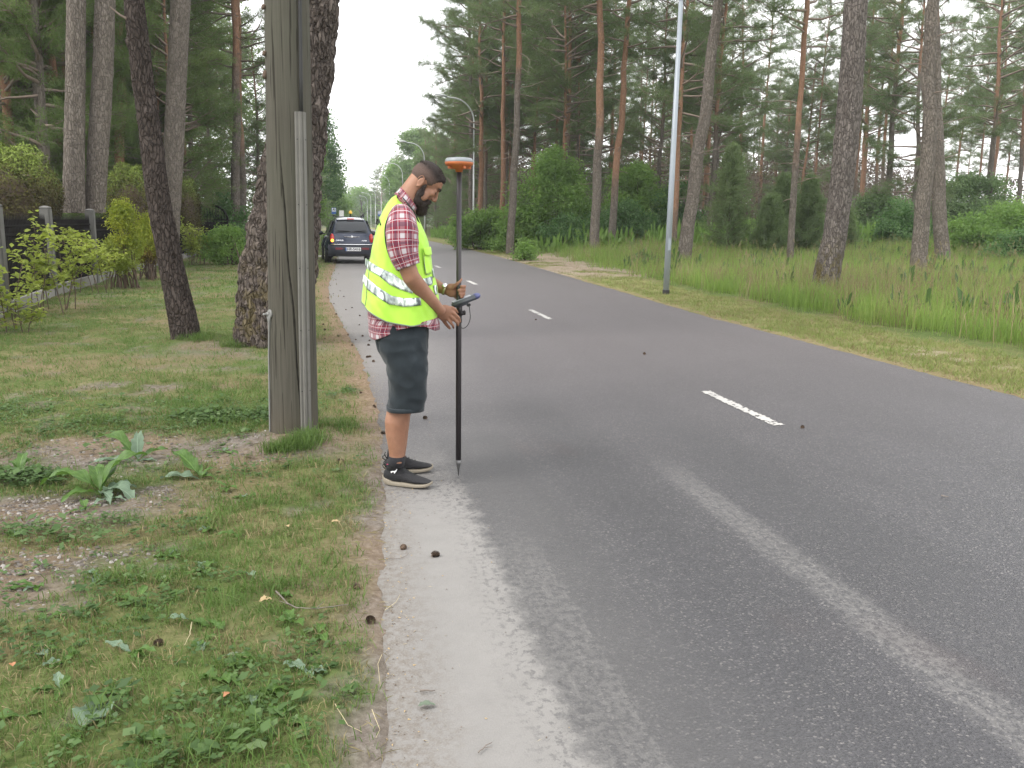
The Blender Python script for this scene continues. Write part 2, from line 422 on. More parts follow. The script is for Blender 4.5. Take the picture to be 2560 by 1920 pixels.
dm = t.math('MAXIMUM', dm, t.math('MAXIMUM', t.mul(film, t.addv(.4, spk)), film2))
dm = t.math('MAXIMUM', dm, far_sheen)
dm = t.math('MAXIMUM', dm, t.mul(t.mul(t.mr(t.addv(X, t.mul(wob2, .3)), .84, .98, 1, 0), t.mr(Y, 3.6, 4.8, 1, 0)), t.mr(spk, .36, .6, .12, .42)))
# damp stretch beside the sand
wet = t.mul(t.mul(band(.62, 1.15, .1, .3), t.mr(Y, 5.9, 6.4, 1, 0)), t.addv(.35, t.mul(n_mid, .3)))
wet2 = t.mul(band(1.35, 1.75, .2, .5), t.mr(Y, 6.5, 9, .3, 0))
wet3 = t.math('MAXIMUM', t.mul(band(2.2, 2.7, .2, .5), t.mr(Y, 5, 8, .42, 0)), t.mul(t.mul(band(1.0, 1.8, .3, .6), t.mr(n_big, .42, .6)), t.mr(Y, 4, 8, .45, .1)))
base = t.mix(t.math('MAXIMUM', wet, t.math('MAXIMUM', wet2, wet3)), base, (.035, .035, .038))
crack = t.mul(t.mul(t.mr(t.math('ABSOLUTE', t.addv(t.addv(Y, t.mul(wob, 2)), -29.6)), .04, .09, 1, 0), t.mr(X, 2.9, 3.2)), .6)
base = t.mix(crack, base, (.03, .03, .03))
dark_blotch = t.mul(t.mr(t.noise(t.scl(p, (1, .5, 1)), 1.1, 3), .6, .72), t.mul(band(1.0, 2.6, .3), .35))  # irregular darker blotches in the left lane
base = t.mix(dark_blotch, base, (.06, .045, .045))
rcol = t.mix(dm, base, dust_sheen_col)
spill = t.mul(t.mul(t.mr(t.addv(X, t.mul(wob2, .5)), .14, .40, 1, 0), t.mr(spk, .40, .60, .15, .9)), t.mr(Y, 9, 14, .85, .3))
rcol = t.mix(spill, rcol, t.ramp(n_fin, [(.35, (.085, .070, .055)), (.6, (.17, .148, .125))]))
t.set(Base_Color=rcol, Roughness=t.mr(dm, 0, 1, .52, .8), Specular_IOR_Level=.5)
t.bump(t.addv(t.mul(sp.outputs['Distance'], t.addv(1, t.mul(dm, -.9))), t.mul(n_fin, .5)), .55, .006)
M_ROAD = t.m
ry = axis((-20, 1.8, 1), (1.8, 12, .04), (12, 40, .2), (40, 100, 2), (100, 520, 20))
U = np.concatenate([[0, .004], np.linspace(.02, .98, 24), [.996, 1]])
jl = (vnoise(ry * 0, ry, 9, 71) - .5) * .05 + (vnoise(ry * 0, ry, 1.3, 72) - .5) * .06
jr = (vnoise(ry * 0, ry, 6, 73) - .5) * .07 + (vnoise(ry * 0, ry, 1.1, 74) - .5) * .08
xl = edge_l(ry) - .03 + jl; xr = edge_r(ry) + .03 + jr
gx = xl[:, None] * (1 - U) + xr[:, None] * U; gy = np.repeat(ry[:, None], len(U), 1)
crown_ = .0 + 0 * gx; crown_[:, 0] = -.05; crown_[:, -1] = -.05
V = np.stack([gx, gy, crown_], -1).reshape(-1, 3); nu = len(U)
i = (np.arange(nu - 1)[None, :] + nu * np.arange(len(ry) - 1)[:, None]).ravel()
rd = mobj('road', np_mesh('road', V, np.stack([i, i + 1, i + nu + 1, i + nu], -1), np.full(len(i), 4), [M_ROAD], False)); tag(rd, kind='structure')

# painted dashes: worn paint, built as flecks on a sheet 4 mm above the asphalt
M_PAINT = plain('road_paint', (.42, .41, .39), .7, noise_scale=60, amt=.12)
for k, (y0, ln) in enumerate([(6.1, 1.46), (13.75, 1.6), (21.9, 1.5), (30.2, 1.6), (38.3, 1.5), (46.4, 1.5), (54.5, 1.5), (62.6, 1.5), (-1.6, 1.5)]):
    cs = .012 if y0 < 20 else .04
    nx, ny = max(3, int(.115 / cs)), int(ln / cs)
    ii, jj = np.meshgrid(np.arange(nx), np.arange(ny))
    px_ = (ii + .5) * cs; py_ = (jj + .5) * cs
    w = vnoise(px_ + k * 9, py_, 22, 81) * .6 + vnoise(px_ + k * 7, py_, 60, 82, 1) * .4
    edge_ = np.minimum(np.minimum(px_, nx * cs - px_) / .02, np.minimum(py_, ny * cs - py_) / .04)
    keep = (w + np.clip(edge_, 0, 1) * .3 > .66) if y0 < 20 else (w + np.clip(edge_, 0, 1) * .5 > .55)
    gx, gy = np.meshgrid(3.225 + np.arange(nx + 1) * cs, y0 + np.arange(ny + 1) * cs)
    gx = gx + (vnoise(gx, gy, 70, 83, 1) - .5) * cs * .6
    V = np.stack([gx, gy, np.full_like(gx, .004)], -1).reshape(-1, 3)
    i = (ii + (nx + 1) * jj)[keep].ravel()
    o = mobj('lane_marking', np_mesh('lane_marking', V, np.stack([i, i + 1, i + nx + 2, i + nx + 1], -1), np.full(len(i), 4), [M_PAINT])); tag(o, kind='structure')

# pale side path crossing the lawn beside the car
M_CONC = plain('pale_concrete', (.42, .41, .38), .85, noise_scale=3, amt=.1)
V = [(-5.6, 40.2, .03), (-.35, 38.6, .03), (-.35, 40.2, .03), (-5.6, 41.8, .03), (-5.6, 40.2, -.05), (-.35, 38.6, -.05), (-.35, 40.2, -.05), (-5.6, 41.8, -.05)]
m_ = MB(); m_.add(V, [(0, 1, 2, 3), (4, 5, 1, 0), (5, 6, 2, 1), (6, 7, 3, 2), (7, 4, 0, 3)])
tag(m_.build('side_path', M_CONC), kind='structure')
# ------------------------------------------------------------------ pines
def bark_material(name, grey=((.115, .098, .082), (.265, .232, .20)), orange=((.20, .11, .068), (.36, .21, .135)), moss=0.0, scale=1.0, dark=1.0, bump=.9):
    t = NT(name); p = t.obj(); z = t.sep(p)[2]
    q = t.scl(p, (1, 1, .33))
    vr = t.n('ShaderNodeTexVoronoi', feature='DISTANCE_TO_EDGE'); t.put(vr.inputs['Vector'], t.mix(.12, q, t.noise(p, 3, 3, out='Color'))); vr.inputs['Scale'].default_value = 24 * scale
    cell = t.n('ShaderNodeTexVoronoi', feature='F1'); t.put(cell.inputs['Vector'], t.mix(.12, q, t.noise(p, 3, 3, out='Color'))); cell.inputs['Scale'].default_value = 24 * scale
    crack = t.mr(t.addv(vr.outputs['Distance'], t.mul(t.addv(t.noise(p, 30, 3), -.5), .12)), .0, .16)
    cc = t.sep(cell.outputs['Color'])[0]; nf = t.noise(t.scl(p, (1, 1, .5)), 38 * scale, 5, .7)
    tone = t.addv(t.mul(cc, .3), t.mul(nf, .72))
    g = t.ramp(tone, [(.2, grey[0]), (.8, grey[1])]); o = t.ramp(tone, [(.2, orange[0]), (.8, orange[1])])
    of = t.attr('orange_from', 'OBJECT')
    zz = t.addv(z, t.mul(t.addv(t.noise(p, .9, 3), -.5), 3.0))
    f = t.mr(t.addv(zz, t.mul(of, -1)), -1.2, 1.5)
    col = t.mix(f, g, o)
    col = t.vary(col, t.noise(t.scl(p, (1, 1, .2)), 1.6, 3), .72 * dark, 1.25 * dark)
    col = t.mix(t.mul(t.addv(1, t.mul(crack, -1)), t.mr(f, 0, 1, .5, .25)), col, tuple(a * .5 for a in grey[0]))
    if moss:
        mf = t.mul(t.mr(t.addv(z, t.mul(t.noise(p, 2.3, 3), 1.0)), .75, 2.0, 1, 0), t.mr(t.noise(p, 6, 4), .46, .58))
        col = t.mix(t.mul(mf, moss), col, t.ramp(nf, [(.3, (.07, .055, .015)), (.7, (.16, .13, .03))]))
    t.set(Base_Color=col, Roughness=.93, Specular_IOR_Level=.15)
    t.bump(t.addv(t.mul(crack, t.mr(f, 0, 1, 1, .25)), t.mul(nf, .35)), bump, .03)
    return t.m
M_BARK = bark_material('pine_bark')
M_BARK_NEAR = bark_material('rough_pine_bark', ((.036, .028, .024), (.105, .086, .076)), scale=1.3, moss=0)
M_BARK_MOSS = bark_material('mossy_pine_bark', ((.08, .068, .06), (.255, .225, .205)), scale=1.0, moss=.85)
M_BARK_THICK = bark_material('thick_pine_bark', ((.050, .039, .033), (.175, .148, .130)), scale=.9, moss=.45)
M_NEEDLE = leaf_mat('pine_needles', (.085, .13, .054), (.15, .21, .088), .75, .5, (.22, .28, .12), .25)
M_NEEDLE_D = leaf_mat('dark_pine_needles', (.08, .13, .044), (.155, .22, .072), .75, .5, (.23, .28, .105), .3)
M_DEADWOOD = plain('dead_branch_wood', (.20, .155, .125), .9, noise_scale=6, amt=.2)

def tubes_np(paths, seg=5):
    """many tapered tubes as arrays; paths: list of (points (n,3), radii (n,))"""
    Vs, Fs, n0 = [], [], 0
    for P, r in paths:
        P = np.asarray(P, float); r = np.asarray(r, float); n = len(P)
        T = np.gradient(P, axis=0); T /= np.linalg.norm(T, axis=1)[:, None] + 1e-9
        a = np.array([0, 0, 1.]) if abs(T[0, 2]) < .9 else np.array([1., 0, 0])
        X_ = np.cross(a, T); X_ /= np.linalg.norm(X_, axis=1)[:, None] + 1e-9; Y_ = np.cross(T, X_)
        an = np.arange(seg) * 2 * np.pi / seg
        V = P[:, None] + r[:, None, None] * (X_[:, None] * np.cos(an)[None, :, None] + Y_[:, None] * np.sin(an)[None, :, None])
        Vs.append(V.reshape(-1, 3))
        k = np.arange(seg); i = np.arange(n - 1)[:, None] * seg
        F = np.stack([i + k, i + (k + 1) % seg, i + seg + (k + 1) % seg, i + seg + k], -1).reshape(-1, 4) + n0
        Fs.append(F); n0 += n * seg
    return np.concatenate(Vs), np.concatenate(Fs)

def limb_path(rs, p0, az, elev, L, droop, n=6, wig=.10):
    d = np.array([math.cos(az) * math.cos(elev), math.sin(az) * math.cos(elev), math.sin(elev)])
    P = [np.array(p0, float)]
    for k in range(n - 1):
        d = d + rs.normal(0, wig, 3) + np.array([0, 0, droop]); d /= np.linalg.norm(d)
        P.append(P[-1] + d * L / (n - 1))
    return np.array(P)

def sprays(rs, pts, dirs, n_per, length, width, spread=.9):
    """short needle tufts: thin triangles fanning out round each twig end"""
    N = len(pts); pts = np.repeat(pts, n_per, 0); dirs = np.repeat(dirs, n_per, 0)
    d = dirs + rs.normal(0, spread, pts.shape); d /= np.linalg.norm(d, axis=1)[:, None] + 1e-9
    L = length * rs.uniform(.6, 1.3, (len(d), 1)); s = np.cross(d, rs.normal(0, 1, d.shape)); s /= np.linalg.norm(s, axis=1)[:, None] + 1e-9
    o = pts + rs.normal(0, length * .35, pts.shape); w = width * rs.uniform(.7, 1.3, (len(d), 1))
    V = np.stack([o - s * w, o + s * w, o + d * L], 1).reshape(-1, 3)
    return V

def pine_variant(seed, H=21., cs=.42, spreadR=2.6, dens=1.0, low=None, twigs=9, fine=1.0):
    """returns trunk, limbs, crown meshes; trunk radius 1 unit = .2 m at the foot"""
    rs = np.random.RandomState(seed)
    zs = np.linspace(-.3, H, 26); bx = np.cumsum(rs.normal(0, .035, 26)); by = np.cumsum(rs.normal(0, .035, 26)); bx -= bx[0]; by -= by[0]
    r = .2 * (1 - .88 * np.clip(zs / H, 0, 1) ** 1.15) * (1 + .28 * np.exp(-np.clip(zs, 0, 9) / .35)); r[zs < 0] = r[zs >= 0][0] * 1.02
    seg = 14; an = np.arange(seg) * 2 * np.pi / seg
    rr = r[:, None] * (1 + rs.normal(0, .025, (26, seg)))
    V = np.stack([bx[:, None] + rr * np.cos(an), by[:, None] + rr * np.sin(an), np.repeat(zs[:, None], seg, 1)], -1).reshape(-1, 3)
    k = np.arange(seg); i = np.arange(25)[:, None] * seg
    F = np.stack([i + k, i + (k + 1) % seg, i + seg + (k + 1) % seg, i + seg + k], -1).reshape(-1, 4)
    trunk = np_mesh('pine_trunk', V, F, np.full(len(F), 4), [M_BARK], True)
    cx = lambda z: np.array([np.interp(z, zs, bx), np.interp(z, zs, by), z])
    paths, tips, tdirs = [], [], []
    z = cs * H
    while z < H - .3:
        f = (z - cs * H) / (H - cs * H)
        L = spreadR * (np.sin(np.pi * min(1, .22 + .78 * f)) ** .7 * .9 + .12) * rs.uniform(.6, 1.25)
        az = rs.uniform(0, 2 * np.pi); el = rs.uniform(-.25, .35) + f * .6
        P = limb_path(rs, cx(z), az, el, L, rs.uniform(-.03, .08), 7, .13)
        r0 = .03 + .035 * (L / 3); paths.append((P, np.linspace(r0, .008, 7)))
        nt = int(twigs * dens * L / 2)
        for q in range(nt):
            u = rs.uniform(.30, 1) ** .8; b = P[min(5, int(u * 6))] * (1 - (u * 6) % 1) + P[min(6, int(u * 6) + 1)] * ((u * 6) % 1)
            T = limb_path(rs, b, az + rs.uniform(-1.3, 1.3), rs.uniform(-.15, .55), rs.uniform(.35, .95), .05, 4, .15)
            paths.append((T, np.linspace(.012, .004, 4)))
            for w in range(1, 4):
                for _ in range(2): tips.append(T[w] + rs.normal(0, .07, 3)); tdirs.append(T[w] - T[w - 1])
        z += rs.uniform(.12, .42) / dens
    # dead stubs and bare limbs below the crown
    z = .12 * H
    while z < cs * H:
        L = rs.uniform(.3, 1.9) * (.4 + z / (cs * H)); P = limb_path(rs, cx(z), rs.uniform(0, 6.28), rs.uniform(-.3, .3), L, rs.uniform(-.06, .03), 6, .16)
        paths.append((P, np.linspace(.022, .005, 6)))
        for q in range(rs.randint(0, 3)):
            T = limb_path(rs, P[rs.randint(2, 5)], rs.uniform(0, 6.28), rs.uniform(-.4, .4), L * .5, 0, 4, .2); paths.append((T, np.linspace(.009, .003, 4)))
        z += rs.uniform(.3, 1.1)
    V, F = tubes_np(paths, 4)
    limbs = np_mesh('pine_limbs', V, F, np.full(len(F), 4), [M_DEADWOOD], False)
    tips = np.array(tips); tdirs = np.array(tdirs); tdirs /= np.linalg.norm(tdirs, axis=1)[:, None]
    V = sprays(rs, tips, tdirs, int(14 * fine), .165, .0090)
    F = np.arange(len(V)).reshape(-1, 3)
    crown = np_mesh('pine_crown', V, F, np.full(len(F), 3), [M_NEEDLE], False)
    return trunk, limbs, crown, len(F)

PV = [pine_variant(101, 21, .40, 2.9, 1.1), pine_variant(102, 22, .44, 2.8, 1.1), pine_variant(103, 19, .32, 3.2, 1.1), pine_variant(104, 23, .48, 2.7, 1.1),
      pine_variant(105, 15, .12, 2.6, 1.3), pine_variant(106, 20, .30, 3.3, 1.1)]
DARK = {}
def pine(x, y, dia, v, lean=(0, 0), rz=None, sc=1.0, orange=7.0, label=None, group='pines in the wood', dark=False, zoff=0, name='pine_tree'):
    """lean: sideways drift in metres per metre of height (x, y)"""
    z = float(ground_z(x, y)) - .04 + zoff
    o = thing(name, label, 'tree', (x, y, z), (0, 0, 0), group)
    m = Matrix.Translation((x, y, z)) @ (Vector((lean[0], lean[1], 1)).to_track_quat('Z', 'Y').to_matrix().to_4x4())
    rz = random.uniform(0, 6.28) if rz is None else rz
    o.matrix_world = m @ Matrix.Rotation(rz, 4, 'Z') @ Matrix.Scale(sc, 4)
    tr, li, cr, _ = PV[v]
    a = mobj('trunk', tr, o); k = dia / .4 / sc; a.scale = (k, k, 1); a['orange_from'] = float(orange) / sc
    b = mobj('limbs', li, o); b['kind'] = 'stuff'
    if dark:
        if v not in DARK: DARK[v] = cr.copy(); DARK[v].materials[0] = M_NEEDLE_D
        cr = DARK[v]
    mobj('crown', cr, o)
    return o
def pine_px(px, py_top, px0, py0, width_px, Y, v, **kw):
    """px,py_top: a point high on the trunk; px0,py0 a low one; both turned into real points at distance Y"""
    a = at(px0, py0, Y); b = at(px, py_top, Y)
    lx = (b.x - a.x) / max(.5, b.z - a.z); x0 = a.x - lx * (a.z)
    dia = width_px / FPX * (ray(px0, py0).length and Y / ray(px0, py0).y)
    return pine(x0, Y, dia, v, lean=(lx, kw.pop('ly', random.uniform(-.02, .02))), **kw)
# near trunks with real bark plates
def bark_trunk(name_mat, P, Rr, seg=80, step=.035, plate=.05, depth=.02, flare=.25, rough=.006, zs=.38, orange=20, seed=0, knots=()):
    """P: centre points (lowest first), Rr: radii; returns mesh in world units relative to P[0]"""
    P = np.array(P, float); Rr = np.array(Rr, float); s = np.concatenate([[0], np.cumsum(np.linalg.norm(np.diff(P, axis=0), axis=1))])
    n = int(s[-1] / step) + 1; u = np.linspace(0, s[-1], n)
    # smooth the polyline
    C_ = np.stack([np.interp(u, s, P[:, k]) for k in range(3)], -1); r = np.interp(u, s, Rr)
    for _ in range(max(3, int(.25 / step))):
        C_[1:-1] = (C_[:-2] + 2 * C_[1:-1] + C_[2:]) / 4; r[1:-1] = (r[:-2] + 2 * r[1:-1] + r[2:]) / 4
    r = r * (1 + flare * np.exp(-u / .22))
    V = []; off = Vector((seed * 7.3, seed * 3.1, 0))
    an = [2 * math.pi * k / seg for k in range(seg)]
    for i in range(n):
        for a in an:
            lob = 1 + .05 * math.sin(3 * a + seed) + .035 * math.sin(5 * a + 2 * seed) * math.exp(-u[i] / .8)
            x, y = C_[i][0] + r[i] * lob * math.cos(a), C_[i][1] + r[i] * lob * math.sin(a)
            q = Vector((x, y, C_[i][2] * zs)) / plate + off
            q += noise.noise_vector(q * .6) * .35
            d, _p = noise.voronoi(q)
            h = min(1, (d[1] - d[0]) / .38) ** .6
            h2 = noise.noise(Vector((x, y, C_[i][2] * .5)) * 22 + off)
            k = (h - .75) * depth + h2 * rough + noise.noise(Vector((x, y, C_[i][2])) * 3.2 + off) * depth * .7
            for (kz, ka, kr, kd) in knots:
                dd = ((C_[i][2] - kz) / kr) ** 2 + (((a - ka + math.pi) % (2 * math.pi) - math.pi) * r[i] / kr) ** 2
                if dd < 4: k += kd * math.exp(-dd)
            V.append((x + k * math.cos(a), y + k * math.sin(a), C_[i][2]))
    V = np.array(V); k = np.arange(seg); i = np.arange(n - 1)[:, None] * seg
    F = np.stack([i + k, i + (k + 1) % seg, i + seg + (k + 1) % seg, i + seg + k], -1).reshape(-1, 4)
    base = V[:seg].mean(0); base[2] = 0
    me = np_mesh('near_trunk', V - base, F, np.full(len(F), 4), [name_mat], True)
    return me, Vector(base), C_[-1] - base, r[-1]

CUT = {}
def cut_mesh(me, zcut):
    key = (me.name, zcut)
    if key in CUT: return CUT[key]
    n = len(me.vertices); V = np.zeros(n * 3, dtype=np.float32); me.vertices.foreach_get('co', V); V = V.reshape(-1, 3)
    L = np.zeros(len(me.loops), dtype=np.int32); me.loops.foreach_get('vertex_index', L)
    sz = me.polygons[0].loop_total; F = L.reshape(-1, sz)
    F = F[(V[F][:, :, 2] > zcut).all(1)]
    u, inv = np.unique(F, return_inverse=True)
    m2 = np_mesh(me.name + '_upper', V[u], inv.reshape(F.shape), np.full(len(F), sz), list(me.materials), me.polygons[0].use_smooth)
    CUT[key] = m2; return m2
def crown_on(parent, tip, r_tip, v, zc=8.0, dark=False, orange=9.0):
    tr, li, cr, _ = PV[v]; k = r_tip / .13
    for nm, me in (('upper_trunk', tr), ('limbs', li), ('crown', cr)):
        me = cut_mesh(me, zc if nm == 'upper_trunk' else zc + .4)
        o = mobj(nm, me, parent)
        if nm == 'limbs': o['kind'] = 'stuff'
        o.location = (tip[0], tip[1], tip[2] - zc - (.15 if nm == 'upper_trunk' else 0)); o['orange_from'] = orange
        if nm == 'upper_trunk': o.scale = (k, k, 1)

def px_trunk(rows, Y, ly=0.0, below=.12, above=4.0):
    """rows (px_left, px_right, py) in photo pixels from the top down -> centre points and radii at distance Y"""
    P, Rr = [], []
    for l, r_, y in rows[::-1]:
        a = at(l, y, Y); b = at(r_, y, Y); c = (a + b) / 2; c.y = Y + ly * c.z
        P.append(c); Rr.append((b.x - a.x) / 2 * .985)
    d = (P[1] - P[0]).normalized(); P[0] = P[0]
    P.insert(0, P[0] - d * below); Rr.insert(0, Rr[0])
    d = (P[-1] - P[-2]).normalized(); P.append(P[-1] + d * above); Rr.append(Rr[-1] * .9)
    return P, Rr

def near_pine(label, rows, Y, mat, v, group=None, orange=30, **kw):
    above = kw.pop('above', 3.0); ly = kw.pop('ly', 0.0)
    P, Rr = px_trunk(rows, Y, ly, above=above)
    me, base, tip, rt = bark_trunk(mat, P, Rr, **kw)
    o = thing('pine_tree', label, 'tree', base, (0, 0, 0), group)
    t_ = mobj('trunk', me, o); t_['orange_from'] = float(orange)
    crown_on(o, tip, rt, v)
    return o, P, Rr

# the dark leaning pine on the lawn
o, P3, R3 = near_pine('dark slender pine trunk leaning left across the lawn beside the old pine', [
    (309, 361, 0), (320, 374, 108), (333, 388, 230), (347, 404, 325), (361, 420, 461), (379, 442, 569), (399, 464, 678), (423, 497, 812), (428, 502, 845)],
    11.88, M_BARK_NEAR, 2, seg=110, step=.024, plate=.030, depth=.011, flare=.10, zs=.5, seed=3, knots=((2.75, -1.2, .06, .03), (3.6, 3.6, .05, .03)))
br = MB(); a = at(318, 55, 11.88) - o.location
br.tube([a + Vector((.06, -.05, 0)), a + Vector((-.05, -.1, .05)), a + Vector((-.16, -.12, .14))], [.022, .014, .006], 6); br.build('dead_stub', M_DEADWOOD, o)
# big old pine behind the utility pole
o, PB, RB = near_pine('massive old pine with deep cracked bark leaning right behind the wooden utility pole', [
    (724, 853, 0), (712, 843, 108), (684, 826, 271), (655, 812, 407), (628, 803, 542), (603, 795, 678), (592, 788, 760), (590, 780, 840), (592, 778, 868)],
    11.35, M_BARK_THICK, 1, seg=150, step=.03, plate=.085, depth=.055, flare=.02, zs=.5, rough=.012, seed=5, knots=((1.0, -2.0, .16, -.05),))
# right: big pine standing at the edge of the tall grass
near_pine('stout plated pine with mossy foot rising from the tall grass on the right', [
    (2113, 2165, 0), (2108, 2160, 120), (2093, 2148, 300), (2079, 2132, 452), (2061, 2113, 590), (2037, 2097, 680), (2030, 2093, 736)],
    18.1, M_BARK_MOSS, 3, seg=90, step=.05, plate=.06, depth=.016, flare=.04, zs=.5, seed=8)

# left wood: trunks that can be told apart, from the fence back
for lab, rows, Y, v, org in (
    ('left trunk of the thick grey twin pines behind the iron fence', [(166, 214, 0), (162, 213, 200), (158, 211, 380), (155, 212, 520)], 23.5, 3, 30),
    ('right trunk of the thick grey twin pines behind the iron fence', [(238, 290, 0), (230, 284, 200), (219, 273, 380), (213, 265, 520)], 23.8, 0, 30),
    ('tall thick grey pine partly hidden by the dark leaning trunk', [(426, 477, 0), (417, 467, 200), (408, 460, 380), (405, 450, 560), (404, 449, 610)], 29.0, 1, 30)):
    near_pine(lab, rows, Y, M_BARK, v, seg=40, step=.12, plate=.07, depth=.012, flare=.05, seed=v + 11, orange=org, above=5)
pine_px(574, 0, 584, 540, 24, 44, 3, orange=8, label='slim straight grey pine, left of the pair near the fence gate', dark=True, group='pines behind the fence')
pine_px(590, 60, 604, 540, 19, 46, 0, orange=5, label='slim orange-topped pine, right of the pair near the fence gate', dark=True, group='pines behind the fence')
pine_px(399, 0, 408, 300, 21, 47, 2, orange=0, label='bright orange pine trunk seen between the leaning trunk and the thick grey pine', dark=True, group='pines behind the fence')
pine_px(292, 150, 300, 400, 27, 40, 1, orange=3, label='faded orange pine just right of the thick grey twin pines', dark=True, group='pines behind the fence')
pine_px(470, 80, 478, 440, 15, 52, 3, orange=12, label='thin grey pine right of the thick grey pine behind the lawn', dark=True, group='pines behind the fence')
pine_px(34, 60, 35, 210, 17, 42, 5, orange=3, label='orange pine trunk in the foliage near the left edge of the wood', dark=True, group='pines behind the fence')
pine_px(117, 60, 124, 210, 13, 50, 0, orange=3, label='faint orange pine trunk between the left edge and the grey twin pines', dark=True, group='pines behind the fence')
lk = dict(group='wood of pines behind the fence', dark=True)
_ys = [(random.uniform(28, 95), i) for i in range(46)]
for Y, i in sorted(_ys):
    if Y < 50: dx = random.uniform(.17, .56)
    else: dx = random.uniform(.10, .5)
    x = -dx * Y - 2.5
    if x > -7.2: x = -7.2 - random.uniform(0, 2)
    pine(x, Y, random.uniform(.22, .4), [4, 5, 2, 4, 0, 5][i % 6], orange=random.uniform(2, 9), lean=(random.uniform(-.03, .03), random.uniform(-.03, .03)),
         label='one of the many slim pines in the dim wood behind the fence', **lk)
# roadside trees far along on the left
for i, (x, Y, v, sc) in enumerate([(-5.0, 58, 5, .62), (-4.4, 74, 4, .9), (-5.5, 84, 2, .75), (-3.9, 92, 4, .8), (-3.4, 112, 4, .85), (-6, 128, 0, .8), (-3.2, 140, 4, .95), (-5.5, 165, 2, .85), (-2.6, 175, 4, 1.05), (-5, 220, 5, 1.), (-2.2, 230, 4, 1.2), (-6, 105, 5, .8), (-7, 150, 5, .9), (-2, 290, 4, 1.3), (-9, 80, 4, 1.2), (-9, 66, 5, .9)]):
    pine(x, Y, .3, v, sc=sc, orange=8, label='one of the pines lining the left side of the road far ahead', group='pines lining the left of the road', lean=(.01, 0))

# right wood, trunks that can be told apart
rk = dict(group='pines in the wood across the road')
for a_ in [
    ((1170, 170, 1174, 500, 13, 62, 3), 20, 'thin grey pine just behind the second lamp post, left of the orange one'),
    ((1198, 180, 1200, 480, 15, 58, 2), 2, 'orange pine directly right of the second lamp post'),
    ((1262, 60, 1254, 500, 14, 52, 1), 1, 'reddish pine behind the grey-footed one at the left end of the wood'),
    ((1288, 70, 1276, 580, 20, 44.5, 3), 8.5, 'grey-footed pine with orange upper stem at the left end of the green bush'),
    ((1490, 0, 1486, 580, 24, 43, 3), 5.5, 'straight stout orange-brown pine between the two big green bushes'),
    ((1565, 0, 1531, 570, 19, 44, 1), 3, 'orange and grey pine leaning right at the middle of the second green bush'),
    ((1545, 130, 1530, 400, 11, 70, 0), 3, 'dark brown slim pine behind the leaning orange and grey pine'),
    ((1443, 140, 1441, 380, 12, 62, 2), 2, 'thin orange pine standing left of the straight stout pine'),
    ((1401, 70, 1389, 350, 9, 66, 3), 6, 'very thin grey pine above the tip of the big green bush'),
    ((1409, 90, 1405, 350, 8, 72, 0), 4, 'very thin brown pine beside the grey one above the big bush'),
    ((1722, 0, 1696, 420, 14, 42, 2), 1, 'thin orange pine right behind the near lamp post'),
    ((1776, 0, 1711, 650, 34, 32.2, 3), 30, 'thick grey pine leaning right just beyond the near lamp post'),
    ((1815, 30, 1781, 470, 13, 45, 5), 6, 'orange pine with many side limbs right of the thick grey leaning pine'),
    ((2022, 0, 1975, 660, 17, 30.7, 0), 4.5, 'slim orange-brown pine rising from the grass left of the stout plated pine'),
    ((2342, 0, 2293, 690, 38, 24.4, 1), 30, 'left trunk of the two thick grey pines at the right edge of the clearing'),
    ((2352, 60, 2357, 660, 35, 31.2, 3), 10, 'right trunk of the two thick grey pines, with orange upper stem'),
    ((2238, 180, 2210, 580, 16, 48, 5), 9, 'slim dark pine with bare limbs left of the two thick grey pines'),
    ((2288, 300, 2276, 590, 14, 46, 4), 9, 'slim pine standing close left of the thick grey pair'),
    ((2160, 310, 2147, 560, 11, 60, 5), 2, 'thin orange pine just right of the stout plated pine, far back'),
    ((2500, 60, 2466, 560, 15, 50, 5), 7, 'slim pine right of the thick pair with sky behind its crown'),
    ((2553, 330, 2543, 550, 11, 55, 5), 6, 'thin pine at the far right edge of the wood')]:
    pine_px(*a_[0], orange=a_[1], label=a_[2], **rk)
rs2 = random.Random(99)
for i in range(128):
    Y = rs2.uniform(46, 125); f = rs2.uniform(.17, 1.02)
    x = f * Y
    if x < 11.5 + max(0, 60 - Y) * .05: x = 12 + rs2.uniform(0, 6)
    if x > .60 * Y and i % 3: continue
    pine(x, Y, rs2.uniform(.2, .36), [3, 2, 5, 0, 1, 4][i % 6] if x / Y < .62 else [0, 2, 3][i % 3], orange=rs2.uniform(1, 8), lean=(rs2.uniform(-.03, .04), rs2.uniform(-.03, .03)),
         sc=rs2.uniform(.8, 1.05), label='one of the many slim pines deep in the wood across the road', group='background pines across the road')
# the tall mass beside the second lamp and the trees that close the road
for i, (x, Y, v, sc) in enumerate([(12.6, 50, 2, 1.1), (14.0, 55, 5, 1.05), (10.2, 64, 2, 1.15), (11.4, 62, 5, 1.1), (10.0, 69, 5, 1.05), (12.6, 66, 2, 1.1), (11.2, 71, 4, 1.0), (10.6, 74, 4, .85), (12, 78, 4, .95), (10.4, 84, 4, .85), (11.5, 90, 5, .75), (13.5, 84, 5, .9), (12, 96, 4, 1.0), (10.6, 102, 4, .85), (14, 92, 5, .95), (16, 100, 4, 1.2), (14, 110, 4, 1.2), (18, 108, 5, 1.1), (11, 120, 4, .9),
                                    (13.3, 178, 4, 1.1), (13, 205, 4, 1.1), (12.5, 235, 4, 1.1), (12, 270, 4, 1.2), (11.8, 300, 4, 1.2)]):
    pine(x, Y, .3, v, sc=sc, orange=6, label='one of the pines lining the right side of the road far ahead', group='pines lining the right of the road')
